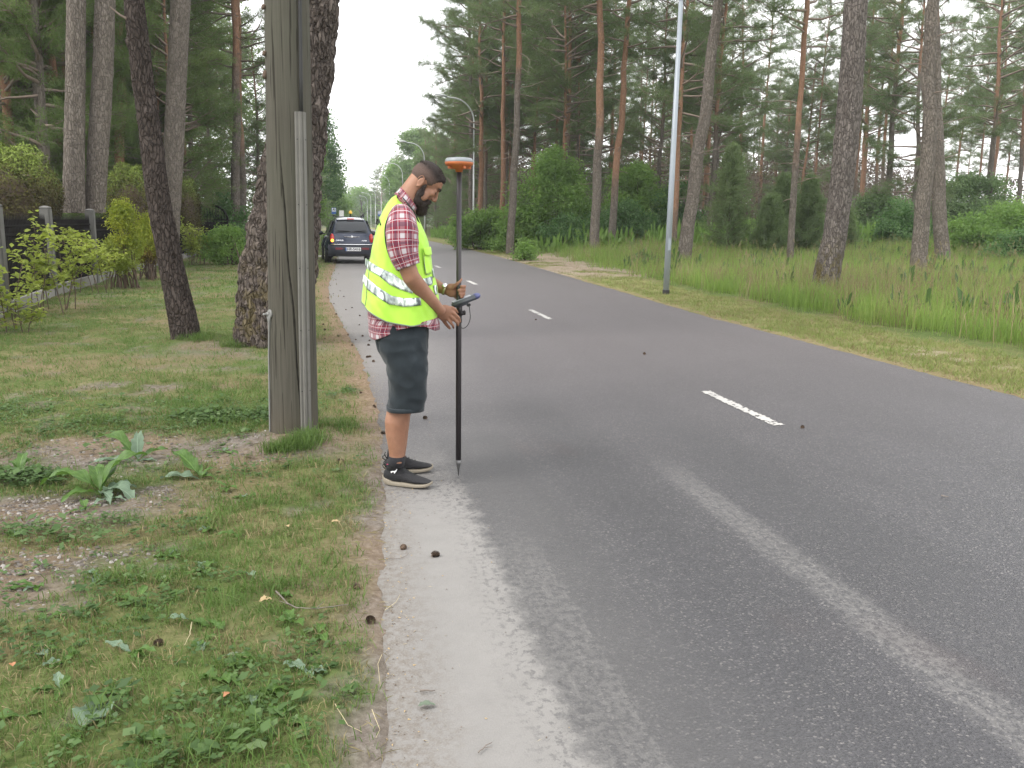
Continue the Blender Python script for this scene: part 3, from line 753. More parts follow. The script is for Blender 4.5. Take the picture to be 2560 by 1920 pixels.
# low-branched pines that close the wood behind the fence
rs3 = random.Random(17)
for i in range(40):
    Y = rs3.uniform(33, 60); x = -rs3.uniform(.085, .48) * Y - 3.4
    pine(x, Y, rs3.uniform(.16, .26), [4, 4, 5][i % 3], sc=rs3.uniform(.8, 1.35), orange=rs3.uniform(2, 9), dark=True, label='one of the low-branched dark pines closing the wood behind the fence', group='low-branched pines behind the fence')

# ------------------------------------------------------------------ woods too far off to tell the trees apart
def far_wood(name, seed, n, fx, fy, fh, mat, size, base=0.0):
    rs = np.random.RandomState(seed); k = n // 30
    cx, cy = fx(rs, k), fy(rs, k); hh = fh(cx, cy); cz = base + hh * rs.uniform(.0, 1, k) ** .85
    P = np.stack([cx, cy, cz], -1); P = np.repeat(P, 30, 0) + rs.normal(0, 1, (k * 30, 3)) * np.array([1.0, 1.0, .45]) * size * 2.2
    d = rs.normal(0, 1, P.shape); d[:, 2] = np.abs(d[:, 2]) * .6; V = sprays(rs, P, d / np.linalg.norm(d, axis=1)[:, None], 1, size * 1.5, size * .28, .5); F = np.arange(len(V)).reshape(-1, 3)
    o = mobj(name, np_mesh(name, V, F, np.full(len(F), 3), [mat])); tag(o, kind='stuff'); return o
M_TWIGGY = leaf_mat('brown_understorey_twigs', (.085, .062, .045), (.16, .12, .09), .9, .2, (.10, .13, .06), .12)
far_wood('twiggy_understorey', 4, 90000, lambda r, k: r.uniform(13, 80, k), lambda r, k: r.uniform(76, 120, k), lambda x, y: 6 + 5 * vnoise(x, y, .12, 5) - 3.5 * sstep(.62, .8, x / y), M_TWIGGY, .24, .3)
far_wood('distant_woodland', 1, 190000, lambda r, k: r.uniform(14, 150, k), lambda r, k: r.uniform(125, 165, k), lambda x, y: (8 + 4 * vnoise(x, y, .09, 5)) * (1 - .6 * sstep(80, 92, x)) * (1 - .4 * sstep(.45, .7, vnoise(x, y, .05, 6))), M_NEEDLE, .36, .5)
far_wood('distant_woodland', 2, 170000, lambda r, k: r.uniform(-75, -8.5, k), lambda r, k: r.uniform(72, 112, k), lambda x, y: 15 + 8 * vnoise(x, y, .12, 8), M_NEEDLE_D, .34, .3)
far_wood('distant_woodland', 3, 16000, lambda r, k: r.uniform(-40, 60, k), lambda r, k: r.uniform(430, 470, k), lambda x, y: 14 + 0 * x, M_NEEDLE, 1.3, .5)
# ------------------------------------------------------------------ broadleaf shrubs and bushes
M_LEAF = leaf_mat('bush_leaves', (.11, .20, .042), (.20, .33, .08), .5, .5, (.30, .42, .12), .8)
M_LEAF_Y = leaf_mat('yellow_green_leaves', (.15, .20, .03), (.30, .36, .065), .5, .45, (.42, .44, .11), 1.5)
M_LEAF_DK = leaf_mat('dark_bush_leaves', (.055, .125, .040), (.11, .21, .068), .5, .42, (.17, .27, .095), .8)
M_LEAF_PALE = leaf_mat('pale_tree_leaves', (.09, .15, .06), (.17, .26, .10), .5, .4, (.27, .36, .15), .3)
M_THUJA = leaf_mat('thuja_sprays', (.11, .17, .02), (.27, .31, .03), .6, .3, (.42, .40, .05), 2.2)
M_THUJA_B = leaf_mat('browned_thuja_sprays', (.10, .075, .02), (.22, .17, .035), .7, .3, (.30, .27, .05), 2.0)
M_STEM = plain('shrub_stems', (.10, .07, .05), .9, noise_scale=8)
M_HEDGE = None
t = NT('clipped_bronze_hedge'); p = t.obj(); f = t.isl(); z = t.sep(p)[2]
n = t.noise(p, .9, 3)
k = t.addv(t.mul(n, .8), t.addv(t.mul(f, .35), t.attr('fresh')))
col = t.ramp(k, [(.35, (.05, .042, .020)), (.6, (.105, .095, .032)), (.8, (.14, .18, .04)), (1, (.21, .28, .06))])
t.set(Base_Color=col, Roughness=.75, Specular_IOR_Level=.15); M_HEDGE = t.m

def leaves_np(rs, pts, nrm, size, aspect=.55, fold=.25, tilt=.8):
    """folded leaf of four triangles' worth (two quads) at each point"""
    N = len(pts); n = nrm + rs.normal(0, tilt, (N, 3)); n /= np.linalg.norm(n, axis=1)[:, None] + 1e-9
    a = np.cross(n, rs.normal(0, 1, (N, 3))); a /= np.linalg.norm(a, axis=1)[:, None] + 1e-9; b = np.cross(n, a)
    s = (size * rs.uniform(.6, 1.3, (N, 1)))
    base = pts; mid = pts + a * s * .5 - n * s * .04; tip = pts + a * s - n * s * .12
    l = pts + a * s * .45 + b * s * aspect * .5 + n * s * fold * .3; r = pts + a * s * .45 - b * s * aspect * .5 + n * s * fold * .3
    V = np.stack([base, l, tip, r], 1).reshape(-1, 3)
    i = np.arange(N)[:, None] * 4
    F = np.concatenate([i + 0, i + 1, i + 2, i + 0, i + 2, i + 3], 1).reshape(-1, 3)
    return V, F

def bush_mesh(seed, lumps, n, leaf, mat, aspect=.6, hollow=.55):
    """lumps: (cx, cy, cz, rx, ry, rz); leaves sit in clusters through each lump"""
    rs = np.random.RandomState(seed); P, Nn = [], []
    vol = np.array([l[3] * l[4] * l[5] for l in lumps]) ** .67; vol /= vol.sum()
    for l, w in zip(lumps, vol):
        m = max(4, int(n * w / 26))
        d = rs.normal(0, 1, (m, 3)); d /= np.linalg.norm(d, axis=1)[:, None]
        rad = rs.uniform(hollow ** 3, 1, (m, 1)) ** (1 / 3.) * (1 + rs.normal(0, .1, (m, 1)))
        c = d * rad * np.array(l[3:6]) + np.array(l[:3])
        k = 26; cc = np.repeat(c, k, 0) + rs.normal(0, leaf * 1.5, (m * k, 3)) * np.array([1, 1, .7])
        P.append(cc); Nn.append(np.repeat(d, k, 0) * .6 + np.array([0, 0, .6]))
    P = np.concatenate(P); Nn = np.concatenate(Nn); keep = P[:, 2] > .02
    V, F = leaves_np(rs, P[keep], Nn[keep], leaf, aspect)
    return np_mesh('foliage', V, F, np.full(len(F), 3), [mat])

def stems_mesh(seed, lumps, n=14, r=.03):
    rs = np.random.RandomState(seed); paths = []
    for k in range(n):
        l = lumps[k % len(lumps)]; tgt = np.array(l[:3]) + rs.normal(0, .35, 3) * np.array(l[3:6])
        p0 = np.array([rs.normal(0, .15) + l[0] * .25, rs.normal(0, .15) + l[1] * .25, -.05]); m = (p0 + tgt) / 2 + np.array([0, 0, .12 * tgt[2]]) + rs.normal(0, .05, 3)
        u = np.linspace(0, 1, 7)[:, None]; P = (1 - u) ** 2 * p0 + 2 * u * (1 - u) * m + u ** 2 * tgt + rs.normal(0, .012, (7, 3))
        paths.append((P, np.linspace(r, r * .25, 7)))
        for q in range(3):
            b = P[rs.randint(3, 6)]; e = b + rs.normal(0, .35, 3) * np.array(l[3:6]); paths.append((np.linspace(b, e, 4), np.linspace(r * .35, r * .12, 4)))
    V, F = tubes_np(paths, 5); return np_mesh('stems', V, F, np.full(len(F), 4), [M_STEM])

def bush(label, cat, x, y, lumps, n, leaf, mat, seed, group=None, name='bush', aspect=.6, rz=0, zoff=0, r=.03, nst=14, hollow=.55):
    o = thing(name, label, cat, (x, y, float(ground_z(x, y)) + zoff), (0, 0, rz), group)
    mobj('foliage', bush_mesh(seed, lumps, n, leaf, mat, aspect, hollow), o); mobj('stems', stems_mesh(seed, lumps, nst, r), o)['kind'] = 'stuff'
    return o

def lumpset(seed, rx, ry, h, n=10, peak=(0, 0)):
    rs = random.Random(seed); L = []
    for k in range(n * 3):
        a = rs.uniform(0, 6.28); q = rs.uniform(.1, 1.12) ** .6; zz = rs.uniform(.08, 1)
        w = math.sqrt(max(.05, 1 - zz ** 1.8))
        L.append((math.cos(a) * rx * q * w + peak[0] * zz, math.sin(a) * ry * q * w, h * zz * rs.uniform(.8, .98), rx * rs.uniform(.16, .34), ry * rs.uniform(.16, .34), h * rs.uniform(.06, .16)))
    L.append((0, 0, h * .36, rx * .62, ry * .62, h * .3)); L.append((peak[0], 0, h * .84, rx * .22, ry * .22, h * .17))
    return L
def bpx(px, Y): return at(px, 560, Y).x
# the big green bushes across the road
bush('big light green leafy bush with a pointed top across the road', 'bush', bpx(1390, 47.2), 47.2, lumpset(1, 2.4, 1.4, 5.0, 15, (-.55, 0)), 26000, .15, M_LEAF, 21)
bush('broad green bush around the leaning orange and grey pine', 'bush', bpx(1590, 47), 47.2, lumpset(2, 2.3, 1.4, 4.1, 13), 20000, .15, M_LEAF, 22)
bush('low spreading green bush between the second lamp post and the big bush', 'bush', bpx(1215, 50), 52, lumpset(3, 2.3, 1.4, 2.4, 13), 14000, .16, M_LEAF, 23)
bush('medium green bush under the grey-footed pine', 'bush', bpx(1305, 47), 47, lumpset(4, 1.5, 1.1, 2.3, 9), 9000, .15, M_LEAF, 24)
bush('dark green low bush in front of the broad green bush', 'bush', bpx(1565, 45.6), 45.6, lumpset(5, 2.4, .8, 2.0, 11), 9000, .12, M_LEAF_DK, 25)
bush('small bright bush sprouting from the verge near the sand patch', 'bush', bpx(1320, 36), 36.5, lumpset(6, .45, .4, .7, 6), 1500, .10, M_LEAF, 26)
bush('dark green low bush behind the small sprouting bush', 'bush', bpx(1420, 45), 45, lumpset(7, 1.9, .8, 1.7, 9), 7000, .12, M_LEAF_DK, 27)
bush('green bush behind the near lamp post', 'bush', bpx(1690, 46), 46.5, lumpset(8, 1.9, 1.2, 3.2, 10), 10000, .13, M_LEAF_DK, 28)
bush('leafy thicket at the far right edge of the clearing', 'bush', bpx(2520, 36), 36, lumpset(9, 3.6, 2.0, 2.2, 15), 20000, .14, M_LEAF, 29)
bush('pale green thicket behind the two thick grey pines', 'bush', bpx(2420, 50), 50, lumpset(10, 5, 2.2, 3.8, 15), 20000, .17, M_LEAF_PALE, 30)
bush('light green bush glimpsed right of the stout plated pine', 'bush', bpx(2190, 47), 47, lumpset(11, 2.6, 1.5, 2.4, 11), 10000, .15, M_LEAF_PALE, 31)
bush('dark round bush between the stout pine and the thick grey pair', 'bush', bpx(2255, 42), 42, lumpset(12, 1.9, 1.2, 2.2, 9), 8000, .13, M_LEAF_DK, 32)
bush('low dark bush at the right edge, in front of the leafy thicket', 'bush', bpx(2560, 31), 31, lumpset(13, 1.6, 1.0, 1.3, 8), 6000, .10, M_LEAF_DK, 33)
# far deciduous trees closing the view
def broad_tree(label, x, Y, H, W, mat, seed, n=14000, leaf=.35, group=None):
    rs = random.Random(seed); L = []
    for k in range(22):
        zz = rs.uniform(.18, 1); w = math.sqrt(max(.04, 1 - ((zz - .45) / .58) ** 2)); a = rs.uniform(0, 6.28)
        L.append((math.cos(a) * W * w * .7, math.sin(a) * W * w * .7, H * zz * .93, W * .3, W * .3, H * .1))
    o = thing('broadleaf_tree', label, 'tree', (x, Y, float(ground_z(x, Y))), (0, 0, 0), group)
    mobj('crown', bush_mesh(seed, L, n, leaf, mat, .7, .2), o)
    rs_ = np.random.RandomState(seed); paths = [(np.array([[0, 0, -.2], [.1, 0, H * .3], [0, .1, H * .8]]), np.array([W * .07, W * .055, .03]))]
    for l in L[:12]: paths.append((np.array([[0, 0, l[2] * .6], [l[0] * .5, l[1] * .5, l[2] * .85], [l[0], l[1], l[2]]]), np.array([W * .025, W * .015, .02])))
    V, F = tubes_np(paths, 8); mobj('trunk', np_mesh('trunk', V, F, np.full(len(F), 4), [M_STEM]), o)
    return o
broad_tree('tall pale green leafy tree beyond the bus stop on the right of the road', 13.0, 150, 15.5, 4.8, M_LEAF_PALE, 51, 24000, .42)
broad_tree('darker leafy tree left of the tall pale green one', 12.5, 190, 13.5, 3.8, M_LEAF, 52, 14000, .42)
broad_tree('leafy tree right of the tall pale green one', 15.5, 145, 14, 4.5, M_LEAF, 53, 16000, .42)
broad_tree('broadleaf tree at the very end of the road, right side', 6.6, 300, 13, 6, M_LEAF, 54, 9000, .6)
broad_tree('broadleaf tree at the very end of the road, left side', -6.5, 320, 14, 7, M_LEAF_DK, 55, 9000, .6)
broad_tree('broadleaf tree closing the view straight down the road', 0.5, 420, 15, 10, M_LEAF_DK, 56, 9000, .8)
# slim light birch-like tree leaning into the sky beside the old pine
broad_tree('loose airy tree rising into the sky behind the parked car on the left side', -2.7, 66, 14.5, 2.1, M_LEAF_PALE, 57, 5200, .15)
broad_tree('dense green tree low behind the parked car on the left side', -3.6, 76, 9.5, 2.6, M_LEAF, 58, 14000, .2)
broad_tree('grey-green tree left of the road beyond the bus stop sign', -3.0, 105, 14, 3.4, M_LEAF_DK, 59, 14000, .28)
broad_tree('far tree overhanging the left side of the road', -2.2, 150, 12, 4.2, M_LEAF, 60, 12000, .35)
broad_tree('pale leafy tree further right behind the tall pale green one', 13.5, 128, 12.5, 3.8, M_LEAF_PALE, 66, 14000, .36)

# young conifers in the clearing
def young_conifer(label, px, Y, H, W, mat, seed, group=None):
    rs = np.random.RandomState(seed); tips, dirs, paths = [], [], [(np.array([[0, 0, -.1], [0, 0, H * .5], [0, 0, H]]), np.array([.05, .035, .008]))]
    z = .15
    while z < H:
        L = W * (1 - z / H) ** .8 + .1
        for a in np.arange(0, 6.28, .8) + rs.uniform(0, 1):
            l = L * rs.uniform(.7, 1.15); P = limb_path(rs, (0, 0, z), a, rs.uniform(.15, .5), l, .04, 6, .08); paths.append((P, np.linspace(.012, .003, 6)))
            for q in range(1, 6):
                for _ in range(4): tips.append(P[q] + rs.normal(0, .09, 3)); dirs.append(P[q] - P[q - 1] + np.array([0, 0, .05]))
        z += H * .045
    tips = np.array(tips); dirs = np.array(dirs); dirs /= np.linalg.norm(dirs, axis=1)[:, None]
    V = sprays(rs, tips, dirs, 9, .13, .012, .6); F = np.arange(len(V)).reshape(-1, 3)
    x = bpx(px, Y); o = thing('young_conifer', label, 'tree', (x, Y, float(ground_z(x, Y))), (0, 0, 0), group)
    mobj('crown', np_mesh('crown', V, F, np.full(len(F), 3), [mat]), o)
    V, F = tubes_np(paths, 5); mobj('trunk', np_mesh('trunk', V, F, np.full(len(F), 4), [M_STEM]), o)
young_conifer('tall young spruce between the thick leaning pine and the slim orange-brown pine', 1822, 38, 4.7, 1.35, M_NEEDLE, 61)
young_conifer('young spruce right of the tall young spruce', 1925, 36.5, 2.5, .9, M_NEEDLE, 62)
young_conifer('bluish young pine just left of the slim orange-brown pine', 1955, 39, 3.4, 1.1, M_NEEDLE, 63)
young_conifer('bushy young pine between the slim pine and the stout plated pine', 2020, 37, 3.3, 1.1, M_NEEDLE, 64)
young_conifer('small dark young pine beyond the stout plated pine', 2105, 40, 2.3, .9, M_NEEDLE, 65)

# clipped hedges behind the fence
def hedge(label, px0, px1, py_top, Y, seed, depth=1.2):
    a, b, tp = at(px0, 500, Y), at(px1, 500, Y), at(px0, py_top, Y).z
    w = (b.x - a.x) / 2; cx = (a.x + b.x) / 2; z0 = float(ground_z(cx, Y)); h = tp - z0
    rs = np.random.RandomState(seed); n = int(5200 * w * h)
    d = rs.normal(0, 1, (n, 3)); d[:, 2] = np.abs(d[:, 2]) * .9 - .25; d /= (np.abs(d) ** 3).sum(1)[:, None] ** (1 / 3.)
    rad = 1 - rs.uniform(0, 1, (n, 1)) ** 2 * .25; bump_ = 1 + .07 * np.sin(d[:, :1] * 9 + seed) * np.cos(d[:, 2:] * 7)
    P = d * rad * bump_ * np.array([w, depth, h * .55]) + np.array([0, 0, h * .45]); keep = P[:, 2] > 0; P = P[keep]; d = d[keep]
    V, F = leaves_np(rs, P, d, .085, .35, .2, .6)
    fresh = np.repeat(np.clip((P[:, 2] / h - .72) * 1.6, -.1, .38) + rs.normal(0, .05, len(P)), 4)
    o = thing('hedge', label, 'hedge', (cx, Y, z0)); me = np_mesh('foliage', V, F, np.full(len(F), 3), [M_HEDGE], col={'fresh': fresh}); mobj('foliage', me, o)
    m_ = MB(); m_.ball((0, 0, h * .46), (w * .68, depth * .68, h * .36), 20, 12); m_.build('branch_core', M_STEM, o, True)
hedge('large rounded bronze-green hedge behind the fence at the left edge', -170, 142, 352, 21.5, 71)
hedge('clipped bronze-green hedge right of the thick grey twin pines', 262, 384, 412, 27.5, 72)
hedge('small clipped hedge between the leaning pine and the fence gate', 436, 496, 446, 38, 73)
bush('dark green shrub behind the fence near the gate', 'bush', bpx(535, 40), 44, lumpset(41, 1.3, 1, 2.7, 8), 6000, .13, M_LEAF_DK, 41)
bush('green undergrowth bush behind the fence gate', 'bush', bpx(500, 46), 50, lumpset(42, 2.2, 1, 2.0, 9), 7000, .14, M_LEAF, 42)
bush('green shrub on the lawn at the end of the fence', 'bush', bpx(560, 31), 31.5, lumpset(43, .85, .7, 1.25, 9), 7000, .08, M_LEAF, 43)
bush('bluish green shrub left of the old pine, by the end of the fence', 'bush', bpx(598, 36), 36, lumpset(44, .8, .7, 1.35, 9), 7000, .075, M_LEAF_DK, 44)
bush('low green bush on the lawn beside the far side path', 'bush', bpx(832, 46), 50, lumpset(45, .8, .7, 1.0, 7), 3500, .1, M_LEAF, 45)

# golden thuja on the lawn
def thuja(label, px, py_base, py_top, W, seed, mat, mat2=None):
    g = on_ground(px, py_base); tp = at(px, py_top, g.y).z; H = tp
    o = thing('thuja_shrub', label, 'shrub', (g.x, g.y, float(ground_z(g.x, g.y))))
    rs = np.random.RandomState(seed); L = []
    for k in range(30):
        zz = rs.uniform(.28, 1); w = W * (1.05 - zz) ** .55; a = rs.uniform(0, 6.28)
        L.append((math.cos(a) * w * .7, math.sin(a) * w * .7, H * zz * .95, W * .2, W * .2, H * .09))
    up = [l for l in L if l[2] > H * .5]; lo = [l for l in L if l[2] <= H * .5]
    for nm, ll, mt, sd in (('foliage', up, mat, 1), ('foliage', lo, mat2 or mat, 2)):
        mobj(nm, bush_mesh(seed + sd, ll, 7000, .055, mt, .45, .3), o)
    mobj('stems', stems_mesh(seed, L, 20, .022), o)['kind'] = 'stuff'
thuja('golden-green thuja shrub standing on the lawn in front of the iron fence', 318, 720, 506, .52, 81, M_THUJA, M_LEAF_Y)
thuja('browning thuja shrub pressed behind the dark leaning trunk', 375, 700, 540, .42, 83, M_THUJA, M_THUJA_B)

# yellow-leaved saplings along the fence: real leaves on thin stems
def sapling(label, px, py_base, py_top, spread, n_leaf, seed, group='yellow-green saplings along the iron fence', nst=5, leaf=.09, Y=None, mat=None):
    g = on_ground(px, py_base); H = at(px, py_top, g.y).z
    rs = np.random.RandomState(seed); paths, P, Nn = [], [], []
    for k in range(nst):
        a = rs.uniform(0, 6.28); base = np.array([rs.normal(0, .16), rs.normal(0, .12), -.05])
        st = limb_path(rs, base, a, 1.38, H * rs.uniform(.75, 1.0), -.0, 9, .05); paths.append((st, np.linspace(.009, .003, 9)))
        for q in range(int(8)):
            b = st[rs.randint(3, 9)]; tw = limb_path(rs, b, rs.uniform(0, 6.28), rs.uniform(.1, .7), spread * rs.uniform(.35, 1), .02, 5, .12); paths.append((tw, np.linspace(.004, .0015, 5)))
            m = int(n_leaf / nst / 8)
            ii = rs.randint(1, 5, m); P.append(tw[ii] + rs.normal(0, .035, (m, 3))); Nn.append(np.tile([0, 0, 1.], (m, 1)))
    P = np.concatenate(P); Nn = np.concatenate(Nn)
    V, F = leaves_np(rs, P, Nn, leaf, .68, .3, .45)
    o = thing('sapling', label, 'sapling', (g.x, g.y, float(ground_z(g.x, g.y))), (0, 0, 0), group)
    mobj('leaves', np_mesh('leaves', V, F, np.full(len(F), 3), [mat or M_LEAF_Y]), o)
    V, F = tubes_np(paths, 5); mobj('stems', np_mesh('stems', V, F, np.full(len(F), 4), [M_STEM]), o)['kind'] = 'stuff'
sapling('yellow-green sapling cut by the left edge of the photo', 12, 830, 640, .42, 420, 91)
sapling('yellow-green sapling in front of the second concrete fence post, left of the fullest one', 110, 790, 590, .42, 520, 92)
sapling('fullest yellow-green sapling, hiding the fence left of the third post', 150, 775, 560, .40, 620, 93)
sapling('yellow-green sapling between the fullest one and the golden thuja', 232, 735, 562, .45, 620, 94)
sapling('small low yellow-green sapling at the foot of the golden thuja', 262, 725, 620, .4, 420, 95)
sapling('pale yellow sapling right of the leaning trunk, in front of the far fence', 478, 664, 560, .6, 900, 96, nst=7, leaf=.10)
sapling('pale sapling between the far fence and the green lawn shrub', 512, 662, 580, .6, 700, 97, nst=6, leaf=.10)
sapling('sparse thin sapling leaning from the left edge, lowest one', 55, 835, 740, .3, 140, 98, nst=3)
# ------------------------------------------------------------------ grass
M_GRASS = leaf_mat('lawn_grass', (.064, .120, .027), (.120, .195, .048), .6, .35, (.23, .23, .10), .9)
M_GRASS_DRY = leaf_mat('dry_grass', (.14, .13, .055), (.25, .21, .11), .8, .2, (.33, .27, .16), .9)
M_GRASS_TALL = leaf_mat('tall_meadow_grass', (.13, .21, .048), (.22, .32, .075), .6, .5, (.38, .40, .15), .35)
M_CLOVER = leaf_mat('low_weeds', (.045, .085, .028), (.085, .15, .045), .5, .3, (.17, .23, .11), 1.5)

def blade_tmpl(rs, n, h, w, lean, two=True, spread=.03):
    V, F = [], []
    for k in range(n):
        a = rs.uniform(0, 6.28); b = rs.uniform(0, 6.28); p = np.array([rs.normal(0, spread), rs.normal(0, spread), 0])
        d = np.array([math.cos(b), math.sin(b), 0]); s = np.array([math.cos(a), math.sin(a), 0]) * w * rs.uniform(.6, 1.2); H = h * rs.uniform(.5, 1.25); L = lean * rs.uniform(.2, 1.4)
        m = p + d * H * L * .35 + np.array([0, 0, H * .6]); t_ = p + d * H * L + np.array([0, 0, H * max(.25, 1 - .45 * L)])
        i = len(V)
        if two:
            V += [p - s, p + s, m - s * .8, m + s * .8, t_]; F += [(i, i + 1, i + 3), (i, i + 3, i + 2), (i + 2, i + 3, i + 4)]
        else:
            V += [p - s, p + s, t_]; F += [(i, i + 1, i + 2)]
    return np.array(V), np.array(F)

def scatter(name, pts, tmpls, scale, mats, seed, label_kind='stuff'):
    """pts (n,3); every copy turned and sized at random; one mesh"""
    rs = np.random.RandomState(seed); Vs, Fs, mi = [], [], []; n0 = 0
    ti = rs.randint(0, len(tmpls), len(pts)); mt = scale[1] if isinstance(scale, tuple) and hasattr(scale[1], '__len__') else None
    for k, (V, F, m) in enumerate(tmpls):
        q = pts[ti == k]
        if not len(q): continue
        a = rs.uniform(0, 6.28, len(q)); sc = (scale if np.isscalar(scale) else 1) * rs.uniform(.65, 1.35, len(q)); c, s = np.cos(a) * sc, np.sin(a) * sc
        X_ = q[:, None, 0] + c[:, None] * V[None, :, 0] - s[:, None] * V[None, :, 1]; Y_ = q[:, None, 1] + s[:, None] * V[None, :, 0] + c[:, None] * V[None, :, 1]
        Z = q[:, None, 2] + sc[:, None] * V[None, :, 2]
        Vs.append(np.stack([X_, Y_, Z], -1).reshape(-1, 3)); Fs.append((F[None] + (np.arange(len(q)) * len(V))[:, None, None] + n0).reshape(-1, 3)); mi.append(np.full(len(Fs[-1]), m)); n0 += len(q) * len(V)
    V = np.concatenate(Vs); F = np.concatenate(Fs)
    o = mobj(name, np_mesh(name, V, F, np.full(len(F), 3), mats, midx=np.concatenate(mi))); tag(o, kind='stuff')
    return o

def rand_pts(seed, n, x0, x1, y0, y1, dens_fn, zoff=-.004, grad=False):
    rs = np.random.RandomState(seed); x = rs.uniform(x0, x1, n)
    y = rs.uniform(y0, y1, n) if not grad else y0 * (y1 / y0) ** rs.uniform(0, 1, n)
    k = rs.uniform(0, 1, n) < dens_fn(x, y); x, y = x[k], y[k]
    return np.stack([x, y, ground_z(x, y) + zoff], -1)

def lawn_density(x, y):
    z = zones(x, y); d = (edge_l(y) - x > .02) * (x > -1.47 * 0 - 12)
    g = (1 - z['soil'] * .93) * (1 - z['gravel'] * .85) * (1 - z['needles'] * .6) * (x > np.interp(y, FEN_Y, FEN_X) + .1)
    return d * np.clip(g * (.35 + .9 * vnoise(x, y, 2.1, 55)) + .8 * z['lush'] * (1 - z['soil']), 0, 1)
rs = np.random.RandomState(8)
near_t = [(*blade_tmpl(rs, 11, .045, .0016, .9, True, .022), 0 if k < 5 else 1) for k in range(7)]
far_t = [(*blade_tmpl(rs, 9, .05, .0035, .8, False, .05), 0 if k < 5 else 1) for k in range(7)]
vfar_t = [(*blade_tmpl(rs, 8, .06, .009, .7, False, .12), 0 if k < 5 else 1) for k in range(6)]
GM = [M_GRASS, M_GRASS_DRY]
scatter('lawn_grass', rand_pts(1, 14500, -3.4, .25, 1.6, 6.8, lambda x, y: lawn_density(x, y) * (x > -1.0 - .28 * y * 1.35)), near_t, 1.0, GM, 1)
scatter('lawn_grass', rand_pts(2, 15000, -5.4, .2, 6.8, 18, lawn_density), far_t, 1.0, GM, 2)
scatter('lawn_grass', rand_pts(3, 9000, -6.3, .1, 17, 48, lambda x, y: lawn_density(x, y) * .9), vfar_t, 1.0, GM, 3)
# longer lush tufts
lush_t = [(*blade_tmpl(rs, 14, .11, .0022, 1.1, True, .03), 0) for k in range(4)]
def lush_d(x, y):
    z = zones(x, y)
    return (edge_l(y) - x > .12) * (1 - z['soil']) * (1 - z['gravel']) * np.clip(sstep(.52, .7, vnoise(x, y, 1.6, 77)) + z['lush'] + .8 * blob(x, y, -.35, 5.75, .3, .12) + 1.0 * blob(x, y, -.5, 2.4, .6, .4), 0, 1)
scatter('tall_lawn_tufts', rand_pts(4, 3600, -3.6, .2, 1.7, 9, lambda x, y: lush_d(x, y) * .9), lush_t, .8, [M_GRASS], 4)
for (cx, cy, rr, n) in ((-.35, 5.80, .16, 60), (-.22, 5.95, .1, 25), (-1.75, 11.7, .35, 70), (-1.2, 11.2, .3, 60)):
    a = rs.uniform(0, 6.28, n); q = rr * np.sqrt(rs.uniform(0, 1, n)); P = np.stack([cx + q * np.cos(a), cy + q * np.sin(a) * .6], -1)
    scatter('tall_lawn_tufts', np.column_stack([P, ground_z(P[:, 0], P[:, 1])]), lush_t, .9, [M_GRASS], 5)
# straw-like litter lying flat
straw = [(np.array([[-.03, 0, .006], [.03, .006, .012], [0, .0016, .012]]), np.array([[0, 1, 2]]), 0), (np.array([[-.02, 0, .004], [.025, -.008, .006], [0, -.006, .006]]), np.array([[0, 1, 2]]), 0)]
scatter('dry_litter', rand_pts(6, 16000, -3.0, .22, 1.7, 9, lambda x, y: (edge_l(y) - x > -.02) * (.35 + .5 * zones(x, y)['soil'])), straw, 1.0, [M_GRASS_DRY], 6)
# clover and small broad-leaved weeds
def weed_tmpl(rs, n, r, s):
    V, F = [], []
    for k in range(n):
        a = rs.uniform(0, 6.28); q = r * rs.uniform(.1, 1); c = np.array([q * math.cos(a), q * math.sin(a), rs.uniform(.008, .035)]); d = np.array([math.cos(a + rs.normal(0, .5)), math.sin(a + rs.normal(0, .5)), rs.uniform(-.2, .5)]); e = np.array([-d[1], d[0], rs.normal(0, .25)]); l = s * rs.uniform(.6, 1.3)
        i = len(V); V += [c, c + d * l * .5 + e * l * .38, c + d * l, c + d * l * .5 - e * l * .38]; F += [(i, i + 1, i + 2), (i, i + 2, i + 3)]
    return np.array(V), np.array(F)
wt = [(*weed_tmpl(rs, 10, .045, .019), 0) for k in range(5)] + [(*weed_tmpl(rs, 5, .045, .034), 0) for k in range(2)]
def weed_d(x, y):
    z = zones(x, y); return (edge_l(y) - x > .08) * (1 - z['soil'] * .8) * (1 - z['gravel'] * .8) * sstep(.42, .68, vnoise(x, y, 1.1, 88))
scatter('low_weeds', rand_pts(7, 6500, -3.6, .15, 1.6, 8, weed_d), wt, 1.0, [M_CLOVER], 7)
for (cx, cy, rx, ry, n) in ((-.75, 6.9, .55, .22, 330), (-2.1, 5.35, .5, .16, 240), (-1.4, 4.35, .7, .18, 170), (-.7, 2.5, .5, .3, 70)):
    a = rs.uniform(0, 6.28, n); q = np.sqrt(rs.uniform(0, 1, n)); P = np.stack([cx + rx * q * np.cos(a), cy + ry * q * np.sin(a)], -1); P = P[vnoise(P[:, 0], P[:, 1], 7, 90) > .42]
    scatter('low_weeds', np.column_stack([P, ground_z(P[:, 0], P[:, 1]) + .01]), wt, 1.15, [M_CLOVER], 9)
